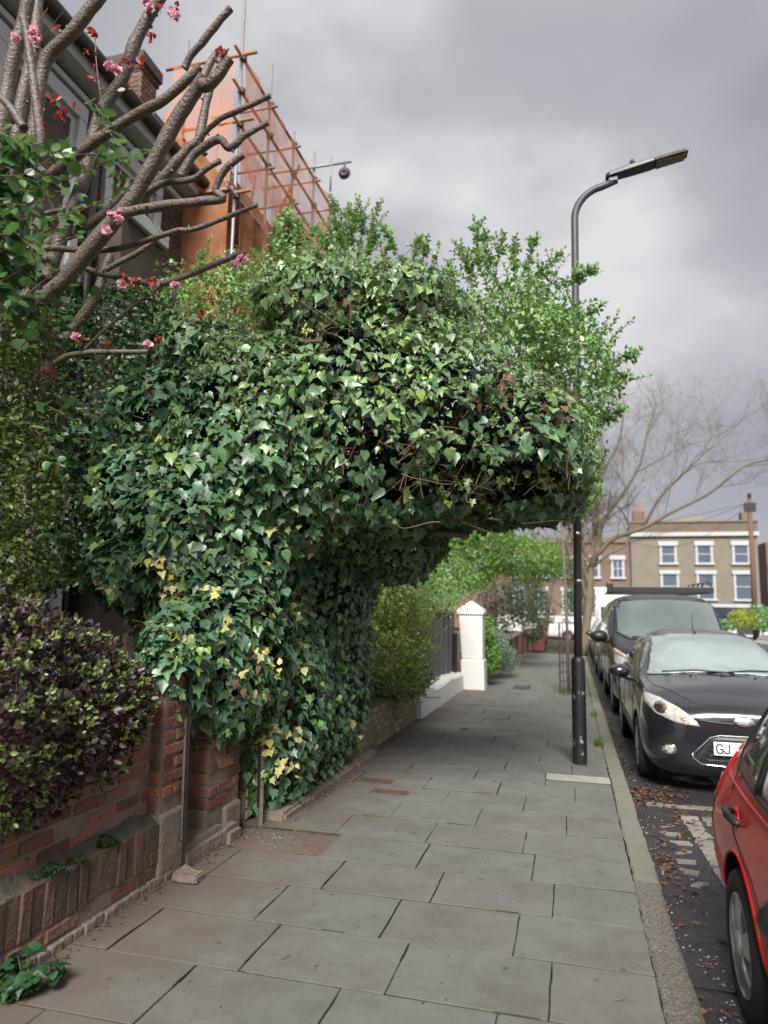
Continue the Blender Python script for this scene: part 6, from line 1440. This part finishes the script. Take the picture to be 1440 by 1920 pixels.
def grass_tuft(label, x, y, z_, r, n, h):
    a = RNG.random(n)*6.28; rr_ = r*np.sqrt(RNG.random(n)); P = np.c_[x+rr_*np.cos(a)*.6, y+rr_*np.sin(a)*1.6, np.full(n, z_)]
    D = norm(np.c_[RNG.normal(size=n)*.45, RNG.normal(size=n)*.45, np.ones(n)]); N = norm(RNG.normal(size=(n, 3)))
    tv = (np.array([(-.05, 0, 0), (.05, 0, 0), (.03, .6, .1), (0, 1, .25), (-.03, .6, .1)]), [(0, 1, 2), (0, 2, 4), (4, 2, 3)])
    o = leaves(None, 'grass_tuft', [tv], P, D, N, h*RNG.uniform(.5, 1.2, n), M['grass'], kind='stuff'); setp(o, label, 'grass')
grass_tuft('small tuft of grass growing by the kerb just behind the lamp post base', .28, 8.9, 0, .09, 120, .09)
grass_tuft('thin grass growing at the foot of the caged young tree', -.1, 14.1, 0, .2, 160, .05)
grass_tuft('grass sprig in the kerb joint beyond the lamp post', .3, 11.4, 0, .08, 60, .07)

# ------------------------------------------------------------------ cherry tree
T = thing('cherry_tree', 'hard-pruned cherry tree with lopped grey branches, bronze leaves and pink blossom', 'tree', (-2.95, 3.4, 0))
BR = [ # px path, Y start, Y end, thickness px start, end
 ([(60, 1180), (50, 900), (62, 775), (82, 705), (118, 645)], 3.72, 3.76, 60, 24),
 ([(-10, 640), (24, 600), (52, 575), (111, 535), (155, 483), (202, 426), (245, 379), (285, 310), (332, 224), (365, 173), (384, 142)], 3.5, 3.2, 46, 31),
 ([(380, 160), (392, 158), (412, 138), (432, 110)], 3.2, 3.15, 30, 22),
 ([(372, 165), (388, 130), (402, 105), (415, 92)], 3.25, 3.3, 20, 14),
 ([(70, 340), (105, 320), (150, 285), (195, 253), (253, 217), (307, 188), (376, 126)], 3.45, 3.3, 30, 24),
 ([(90, 520), (120, 430), (155, 343), (188, 217), (231, 144), (253, 83), (278, 32), (312, -20)], 3.6, 3.5, 36, 27),
 ([(60, 280), (70, 200), (87, 112), (134, 61), (190, -8), (215, -40)], 3.3, 3.2, 34, 30),
 ([(-6, 300), (6, 220), (22, 120), (42, 50), (56, -20)], 3.4, 3.3, 44, 34),
 ([(70, 300), (76, 262), (69, 202), (58, 120), (43, 30)], 3.1, 3.0, 26, 20),
 ([(72, -20), (68, 40), (60, 110), (40, 190), (25, 300), (10, 420)], 3.6, 3.6, 28, 34),
 ([(346, 128), (356, 108), (378, 82), (402, 52), (432, 16)], 3.3, 3.25, 19, 17),
 ([(385, 290), (376, 262), (408, 227), (451, 206), (506, 180)], 3.6, 3.5, 14, 12),
 ([(340, 330), (365, 288), (397, 267), (414, 262), (428, 277), (444, 268), (459, 253), (502, 230)], 3.55, 3.5, 22, 13),
 ([(262, 370), (300, 338), (330, 305), (352, 280), (372, 262), (382, 215), (398, 150), (420, 95)], 3.7, 3.7, 26, 18),
 ([(240, 392), (260, 372), (300, 346), (361, 336), (385, 318), (413, 302)], 3.45, 3.4, 18, 13),
 ([(225, 400), (249, 396), (307, 386), (379, 377), (418, 372), (404, 358), (410, 338), (426, 314), (456, 291)], 3.3, 3.2, 24, 15),
 ([(60, 470), (90, 466), (188, 469), (253, 458), (325, 434), (361, 430), (433, 404), (482, 384)], 3.5, 3.4, 17, 11),
 ([(130, 490), (160, 504), (226, 521), (295, 532), (347, 518), (399, 497), (449, 475)], 3.6, 3.6, 15, 13),
 ([(190, 512), (212, 498), (260, 473), (285, 455), (304, 436)], 3.7, 3.7, 13, 12),
 ([(60, 770), (73, 740), (90, 678), (132, 622), (174, 567), (194, 515), (207, 478)], 3.75, 3.75, 34, 20),
 ([(105, 680), (118, 671), (156, 662), (222, 660), (290, 659)], 3.7, 3.6, 17, 11),
 ([(160, 655), (163, 650), (208, 608), (267, 563), (295, 567), (323, 574), (328, 538)], 3.7, 3.7, 8, 8),
 ([(-12, 168), (0, 180), (22, 206), (45, 240)], 3.1, 3.1, 18, 20),
 ([(60, 480), (101, 451), (144, 433), (191, 404), (231, 365), (245, 336)], 3.7, 3.7, 28, 20),
 ([(-10, 380), (10, 440), (30, 500), (50, 560)], 3.4, 3.4, 22, 26),
 ([(0, 420), (30, 455), (48, 480), (60, 430), (88, 400), (120, 395)], 3.3, 3.3, 16, 12)]
def smooth_path(P, k=4):
    P = np.array(P); n = len(P); out = []
    Q = np.vstack([2*P[0]-P[1], P, 2*P[-1]-P[-2]])
    for i in range(1, n):
        p0, p1, p2, p3 = Q[i-1], Q[i], Q[i+1], Q[i+2]
        for j in range(k):
            t = j/k; out.append(.5*((2*p1)+(-p0+p2)*t+(2*p0-5*p1+4*p2-p3)*t*t+(-p0+3*p1-3*p2+p3)*t**3))
    out.append(P[-1]); return np.array(out)
cherry_tips = []
for bi, (pts, Ya, Yb, wa, wb) in enumerate(BR):
    n = len(pts); P = [at(x, y, Ya+(Yb-Ya)*i/(n-1)) for i, (x, y) in enumerate(pts)]
    Q = smooth_path(P, 5); k = len(Q); Yq = np.linspace(Ya, Yb, k)
    R_ = np.linspace(wa, wb, k)*Yq/FPX/2*.97
    R_ = R_*(1+.10*nz(Q, 14, bi)+.08*nz(Q, 45, bi))
    if bi not in (0, 5, 9): R_[-1] *= 1.05
    Q[1:-1] += .004*np.c_[nz(Q, 20, 1), nz(Q, 20, 2), nz(Q, 20, 3)][1:-1]
    o = part(T, 'trunk' if bi == 0 else 'branch', MB().tube(Q, R_, 12), M['bark'], smooth=True)
    o.modifiers.new('e', 'EDGE_SPLIT').split_angle = rad(60)
    if pts[-1][1] > 0 and bi > 0:
        d = norm(Q[-1]-Q[-2]); part(o, 'cut_end', MB().tube([Q[-1]-d*.002, Q[-1]+d*.003], [R_[-1]*.9, R_[-1]*.82], 12), M['cutwood'])
        cherry_tips.append((Q[-1], d, R_[-1]))
    # knobs and pruning spurs
    mb = MB()
    for _ in range(max(1, k//9)):
        j = RNG.integers(2, k-1); d = norm(RNG.normal(size=3)); d = norm(d-np.dot(d, norm(Q[j]-Q[j-1]))*norm(Q[j]-Q[j-1]))
        L_ = R_[j]+RNG.uniform(.006, .02); mb.tube([Q[j], Q[j]+d*L_*.8, Q[j]+d*L_], [R_[j]*.55, R_[j]*.35, R_[j]*.2], 6)
    part(o, 'spur', mb, M['bark'], smooth=True, kind='stuff')
def blossom(px, py, Y, n=3, r=.026):
    PP, DD, NN = [], [], []
    for _ in range(n):
        c = at(px, py, Y)+RNG.normal(size=3)*r*.9; ax = norm(RNG.normal(size=3)+np.array([0, -1, -.2]))
        for k in range(40):
            d = norm(RNG.normal(size=3)); d = norm(d+ax*.5); PP.append(c+d*.004); DD.append(d); NN.append(norm(ax+RNG.normal(size=3)*.5))
    leaves(T, 'blossom', [ROUND], np.array(PP), np.array(DD), np.array(NN), RNG.uniform(.02, .034, len(PP)), M['pink'], kind=None)
for q in [(70, 70, 3.0, 3), (40, 75, 3.0, 1), (215, 130, 3.3, 2), (312, 24, 3.4, 2), (272, 2, 3.4, 2), (453, 490, 3.55, 3), (243, 538, 3.55, 3), (218, 402, 3.25, 3), (200, 418, 3.25, 1), (143, 636, 3.6, 1), (290, 540, 3.55, 1), (285, 655, 3.6, 1), (330, 545, 3.6, 1)]: blossom(*q)
def tuft(px, py, Y, n=7, size=.045, m='bronze', up=.3):
    c = at(px, py, Y); D = norm(RNG.normal(size=(n, 3))+np.array([0, -.2, up])); N = norm(RNG.normal(size=(n, 3))+np.array([0, -.5, .8]))
    return np.tile(c, (n, 1))+RNG.normal(size=(n, 3))*.006, D, N, size*RNG.uniform(.6, 1.2, n)
TT = [tuft(*q) for q in [(180, 62, 3.1, 8), (285, 72, 3.4, 7), (300, 15, 3.4, 6), (330, 10, 3.4, 4), (412, 98, 3.2, 8, .05), (418, 104, 3.2, 4, .05), (243, 118, 3.2, 9), (265, 120, 3.2, 5), (100, 190, 3.0, 10), (115, 215, 3.0, 6), (236, 168, 3.2, 3), (100, 55, 3.0, 6, .05), (255, 530, 3.5, 9), (285, 525, 3.5, 10), (230, 520, 3.5, 6), (300, 640, 3.6, 8), (90, 705, 3.7, 7, .06), (75, 700, 3.7, 5, .06), (155, 640, 3.6, 5), (200, 645, 3.6, 4), (428, 340, 3.2, 9, .025), (435, 325, 3.2, 7, .02), (375, 255, 3.6, 6, .02), (350, 270, 3.6, 6, .025), (320, 530, 3.6, 6), (458, 478, 3.5, 5, .035), (160, 100, 3.1, 4, .03), (140, 205, 3.1, 5, .035), (380, 590, 3.7, 8, .05), (395, 590, 3.7, 5, .04)]]
leaves(T, 'bronze_foliage', [OVAL], *[np.concatenate([t[i] for t in TT]) for i in range(4)], M['bronze'])
BB = [tuft(*q) for q in [(178, 100, 3.1, 14, .012), (180, 125, 3.1, 18, .012), (182, 150, 3.1, 14, .012), (168, 145, 3.1, 8, .014), (190, 168, 3.1, 6, .01), (80, 205, 3.0, 10, .014), (85, 235, 3.0, 12, .014), (120, 205, 3.0, 10, .014), (118, 225, 3.0, 10, .014), (440, 350, 3.2, 14, .012), (372, 265, 3.6, 14, .012), (160, 92, 3.1, 6, .012)]]
leaves(T, 'bud_cluster', [ROUND], *[np.concatenate([t[i] for t in BB]) for i in range(4)], M['budred'])
mb = MB(); mb.tube([at(178, 60, 3.1), at(180, 110, 3.1), at(184, 150, 3.1), at(188, 178, 3.1)], .003, 5); mb.tube([at(60, 60, 3.0), at(90, 15, 3.0)], .003, 5); mb.tube([at(80, 70, 3.0), at(118, 22, 3.0)], .002, 4)
part(T, 'twig', mb, M['redstem'])

# wires and line
T = thing('washing_line', 'pair of pale blue lines stretched from the hedge to the ivy', 'rope', at(100, 800, 3.6))
part(T, 'line', MB().tube([at(40, 780, 3.5), at(100, 797, 3.8), at(172, 811, 4.1)], .004, 5), M['rope'])
part(T, 'line', MB().tube([at(40, 811, 3.5), at(172, 811, 4.1)], .003, 5), M['rope'])
o = part(None, 'thin_wire', MB().tube([at(262, 383, 3.4), at(310, 450, 3.6), at(370, 500, 3.9), at(420, 560, 4.1), at(450, 590, 4.2)], .002, 4), M['olive_twig']); setp(o, 'thin wire sagging from the cherry branches down to the ivy', 'wire')

# ------------------------------------------------------------------ planting along the path
tree_thing('feathery_shrub', 'feathery yellow-green shrub above the low yellow brick wall', 'shrub', (-2.5, 8.6, 0),
    [big(740, 1230, 8.7, (.38, .6, .55)), big(735, 1130, 8.7, (.32, .5, .5)), big(720, 1060, 8.7, (.25, .4, .3)), big(760, 1180, 9.4, (.3, .4, .5))], 9000, .045, M['conifer'], [], (330, .2, .5), tpl=(QUAD,), ssize=.035)
T = thing('ivy_clump', 'dark ivy clump hanging over the end of the yellow brick wall', 'ivy', (-2.2, 9.7, .5))
bush(T, 'foliage', [big(770, 1270, 9.6, (.24, .5, .24)), big(730, 1290, 9.0, (.2, .6, .16))], 1400, .07, M['ivy'], (IVY,), amp=.2, s0=.8)
tree_thing('leafy_tree', 'bright spring-green tree arching over the footpath beyond the white pillar', 'tree', (-3.2, 18, 0),
    [big(860, 1060, 18, (1.2, 1.0, .75)), big(960, 1040, 18.5, (.9, 1, .6)), big(780, 1100, 18, (1.0, .8, .9)), big(900, 1010, 18, (1.0, 1, .5)), big(1010, 1050, 19, (.7, 1, .55)), big(820, 1030, 17, (.7, .7, .6)), big(720, 1030, 17, (1.2, .9, .8))], 20000, .09, M['lightgreen'], [], (130, .25, .6), tpl=(QUAD,), ssize=.08,
    trunk=([(-3.4, 18, 0), (-3.1, 18, 1.4), (-2.6, 18, 2.6)], [.11, .09, .06]), spread=.5)
T = thing('hedge', 'dark brownish-green hedge between the leafy tree and the far wall', 'hedge', (-2.6, 21, 0))
bush(T, 'foliage', [big(940, 1140, 21, (.75, 1.2, .75)), big(985, 1130, 23, (.6, 1.2, .8)), big(1000, 1180, 25, (.4, 1.5, .5)), big(975, 1110, 26, (.8, 1.5, .9)), big(930, 1170, 19, (.4, .8, .55))], 9000, .07, M['hedge'], (QUAD,), amp=.25)
bush(T, 'brown_foliage', [big(1015, 1150, 30, (.5, 2.5, .7)), big(1000, 1120, 32, (.6, 2.0, .9))], 2500, .09, M['olive'], (QUAD,), amp=.25)
T = thing('lavender_bush', 'soft grey-green bush just beyond the white pillar', 'bush', (-2.1, 16.4, 0))
bush(T, 'foliage', [big(925, 1210, 16.4, (.35, .7, .45)), big(945, 1235, 17.2, (.3, .6, .3))], 6000, .045, M['greygreen'], (QUAD,), amp=.2, up=.2)
T = thing('green_plant', 'fresh green strap-leaved plant at the foot of the white pillar', 'plant', (-1.95, 15.1, 0))
bush(T, 'foliage', [big(918, 1235, 15.1, (.2, .3, .3)), big(916, 1190, 15.2, (.12, .3, .35))], 900, .09, M['lightgreen'], (QUAD,), amp=.2)
# roof-high greenery behind the fence, and shrubs on the far right
T = thing('garden_shrubs', 'mixed green shrubs rising behind the dark slatted fence', 'shrub', (-3.4, 12.5, 0))
bush(T, 'foliage', [big(800, 1120, 13, (.7, .8, .4)), big(830, 1090, 15, (.8, 1, .5)), big(760, 1080, 12, (.6, .8, .6))], 5500, .06, M['privet'], (QUAD,), amp=.3)
T = thing('yellow_shrub', 'yellow-leaved shrub at the foot of the telegraph pole', 'shrub', tuple(at(1395, 1175, 50)*np.array([1, 1, 0])))
bush(T, 'foliage', [big(1390, 1160, 50, (.7, .6, .6))], 1200, .16, M['yellowshrub'], (QUAD,), amp=.2)
T = thing('green_shrub', 'green shrub beside the yellow one near the corner shop', 'shrub', tuple(at(1425, 1170, 50.5)*np.array([1, 1, 0])))
bush(T, 'foliage', [big(1425, 1158, 50.5, (.9, .6, .75)), big(1368, 1172, 50, (.5, .6, .3))], 1800, .16, M['privet'], (QUAD,), amp=.2)
T = thing('street_tree_greenery', 'green shrub behind the van at the far kerb', 'shrub', (.7, 31, 0))
bush(T, 'foliage', [big(1085, 1120, 30, (.6, .8, .8)), big(1065, 1070, 30, (.7, .8, .6))], 2600, .10, M['lightgreen'], (QUAD,), amp=.3)

# ------------------------------------------------------------------ young tree in an iron cage
tx, ty = -.06, 14.3
T = thing('young_tree', 'slim young street tree with a few green sprays inside an iron cage', 'tree', (tx, ty, 0))
part(T, 'trunk', MB().tube([(tx-.02, ty, 0), (tx-.03, ty, 1.2), (tx-.06, ty, 2.2), (tx-.1, ty, 3.4)], [.035, .03, .026, .015], 8), M['bark_pale'], smooth=True)
paths = []
for (a, b, c) in ((1.6, (-1, 0, .75), .9), (2.1, (-.8, .2, .7), .9), (2.2, (.7, .1, .9), .8), (2.7, (-.6, 0, .9), .7), (2.9, (.4, .2, 1), .6), (3.2, (-.3, 0, 1), .5)): paths.append(sprout((tx-.07, ty, a), b, c, .25))
mb = MB()
for p in paths: mb.tube(p, np.linspace(.012, .004, len(p)), 5)
part(T, 'branch', mb, M['bark_pale'])
P2, D2, N2, Z2 = spray_leaves(paths, .07, .06); leaves(T, 'foliage', [QUAD], P2, D2, N2, Z2, M['lightgreen'])
T = thing('stake', 'pale timber stake supporting the young street tree', 'stake', (tx+.13, ty, 0))
part(T, 'post', MB().tube([(tx+.13, ty+.05, 0), (tx+.12, ty+.05, 2.1)], .03, 6), M['twig'])
T = thing('tree_guard', 'rusty square iron guard round the young street tree', 'tree guard', (tx, ty, 0))
for k in range(14):
    a = 2*PI*k/14; part(T, 'bar', MB().tube([(tx+.19*math.cos(a), ty+.19*math.sin(a), 0), (tx+.19*math.cos(a), ty+.19*math.sin(a), 1.35)], .007, 4), M['iron'])
for z_ in (.05, .22, .4, .58, .76, .94, 1.12, 1.33):
    part(T, 'hoop', MB().tube([(tx+.192*math.cos(a), ty+.192*math.sin(a), z_) for a in np.linspace(0, 2*PI, 19)], .006, 4), M['iron'])

# ------------------------------------------------------------------ bare trees
def bare_tree(label, base, limbs, depth=4, r0=.2, seed=1, dens=3, name='bare_tree', blossom=False):
    rg = np.random.default_rng(seed); T = thing(name, label, 'tree', base); mt, mbk = MB(), MB()
    def grow(p, d, L, r, lev, target=mbk):
        k = 5; pts = [p]; dd = d
        for i in range(k):
            dd = norm(dd+rg.normal(size=3)*.16+np.array([0, 0, .05])); pts.append(pts[-1]+dd*L/k)
        (mbk if lev <= 1 else mt).tube(pts, np.linspace(r, r*.6, k+1), 7 if lev <= 1 else 3, cap=False)
        if lev >= depth: return
        for _ in range(dens+(lev > 1)):
            j = rg.integers(2, k+1); nd_ = norm(dd+rg.normal(size=3)*.75+np.array([0, 0, .12])); grow(pts[j], nd_, L*rg.uniform(.5, .75), r*.5, lev+1)
        grow(pts[-1], norm(dd+rg.normal(size=3)*.3), L*.75, r*.62, lev+1)
    for pts, ra, rb in limbs:
        Q = smooth_path(pts, 4); mbk.tube(Q, np.linspace(ra, rb, len(Q)), 8)
        for f_ in np.linspace(.35, 1, 6 if len(pts) > 2 else 3):
            i = min(len(Q)-2, int(f_*(len(Q)-1))); d = norm(Q[i+1]-Q[i-1])
            nd_ = norm(d+rg.normal(size=3)*.6+np.array([0, 0, .45])); grow(Q[i], nd_, 1.5*rg.uniform(.6, 1.2), rb*.8, 1)
    part(T, 'trunk', mbk, M['twig'], smooth=True); part(T, 'twig', mt, M['twig'], kind='stuff')
    return T
Yt = 27.
def q(*l): return [at(x, y, Yt+k*.0) for k, (x, y) in enumerate(l)]
b0 = at(1105, 1195, Yt); b0[2] = 0; b0[0] = at(1100, 1180, Yt)[0]-.15
bare_tree('spreading bare brown street tree reaching over the parked cars', b0,
    [([b0, *q((1104, 1130), (1108, 1065), (1122, 1025))], .17, .11),
     (q((1120, 1040), (1150, 1010), (1205, 990), (1260, 960), (1330, 925), (1395, 875), (1450, 860)), .10, .02),
     (q((1115, 1060), (1140, 1040), (1175, 1020), (1180, 985), (1160, 950)), .06, .02),
     (q((1122, 1035), (1130, 980), (1165, 930), (1200, 870), (1215, 800)), .09, .025),
     (q((1118, 1050), (1115, 980), (1125, 900), (1160, 830), (1170, 770)), .09, .025),
     (q((1205, 990), (1240, 930), (1290, 880), (1330, 840)), .06, .02),
     (q((1112, 1065), (1085, 1010), (1070, 960), (1060, 900)), .08, .03)], depth=6, seed=4, dens=2)
Yt = 36.
b0 = at(1020, 1200, Yt); b0[2] = 0
bare_tree('thin bare tree far along the footpath behind the lamp post', b0, [([b0, *q((1030, 1120), (1040, 1050), (1050, 1010))], .14, .06), (q((1036, 1080), (1015, 1040), (995, 1010)), .07, .03)], depth=3, seed=9, dens=2)

# ------------------------------------------------------------------ litter
def litter(name, P, size, m, label, tpl=OVAL, flat=.25):
    n = len(P); a = RNG.random(n)*6.28; D = norm(np.c_[np.cos(a), np.sin(a), RNG.normal(size=n)*.12]); N = norm(np.c_[RNG.normal(size=n)*flat, RNG.normal(size=n)*flat, np.ones(n)])
    o = leaves(None, name, [tpl], P, D, N, size*RNG.uniform(.5, 1.3, n), m); setp(o, label, 'litter', kind='stuff'); return o
n = 1500; y = 3+RNG.random(n)**1.3*11; x = KX+.16+RNG.gamma(1.4, .09, n); ok = x < 1.6
litter('fallen_petals', np.c_[x, y, np.full(n, ROADZ+.008)][ok][:560], .011, M['white_petal'], 'pale fallen petals scattered in the gutter', ROUND)
P = []
for (cx_, cy_, sx_, sy_, k) in ((.62, 7.2, .16, .13, 170), (.82, 6.1, .08, .3, 60), (1.05, 5.9, .08, .5, 80), (.98, 4.2, .14, .05, 90), (.56, 5.1, .05, .3, 60), (.66, 4.9, .15, .8, 35), (.5, 9.5, .05, 1.2, 150), (.62, 6.9, .2, .15, 120), (.6, 3.6, .1, .5, 30)):
    P.append(np.c_[cx_+RNG.normal(size=k)*sx_, cy_+RNG.normal(size=k)*sy_, ROADZ+.008+RNG.random(k)*.015])
P = np.concatenate(P); P = P[P[:, 0] > KX+.16]
litter('dead_leaves', P, .045, M['dead'], 'brown dead leaves drifted in the gutter')
P = []
for k in range(700):
    y_ = 2.4+RNG.random()*11; off = abs(RNG.normal())*.05; xx = (WX-.01 if y_ < 4.9 else (WX+.17 if y_ < 7.5 else WX+.1))+off; P.append((xx, y_, .004+RNG.random()*.006))
litter('dead_leaves', np.array(P), .022, M['dead'], 'small brown leaf litter along the foot of the garden walls')
P = np.c_[-1.95+RNG.normal(size=260)*.13, 4.55+RNG.normal(size=260)*.1, np.full(260, .012)]
litter('grit', P, .0055, M['white_petal'], 'pale grit and petals scattered over the tarmac patch', ROUND)
n = 170; P = np.c_[RNG.uniform(-2.1, .3, n), 2+RNG.random(n)**1.5*12, np.full(n, .004)]
litter('petal_specks', P, .010, M['dead'], 'tiny specks and bits of leaf on the paving', ROUND)
mb = MB()
for k in range(26):
    p = np.array([RNG.uniform(-1.9, .2), 2.1+RNG.random()*5, .005]); a = RNG.random()*6.28; l = RNG.uniform(.02, .07)
    mb.tube([p, p+np.array([math.cos(a)*l*.5, math.sin(a)*l*.5, .004]), p+np.array([math.cos(a+.4)*l, math.sin(a+.4)*l, 0])], .0016, 4)
o = part(None, 'fallen_twigs', mb, M['bark']); setp(o, 'tiny dry twigs lying on the paving slabs', 'litter', kind='stuff')
n = 500; P = np.c_[-.9+RNG.normal(size=6)*.06, 13.3+RNG.normal(size=6)*.05, np.full(6, .02)]
o = part(None, 'rag', rough_box(-1.15, -.85, 14.6, 15.0, 0, .045, amp=.02, seed=11), M['darkgrey']); setp(o, 'crumpled dark rag lying on the footpath near the white pillar', 'rag')
o = part(None, 'litter_scrap', rough_box(-1.42, -1.33, 9.4, 9.52, 0, .02, amp=.008, seed=12), mat('blue_scrap', (.05, .07, .16), .6)); setp(o, 'small dark blue scrap on the paving near the yellow wall', 'litter')
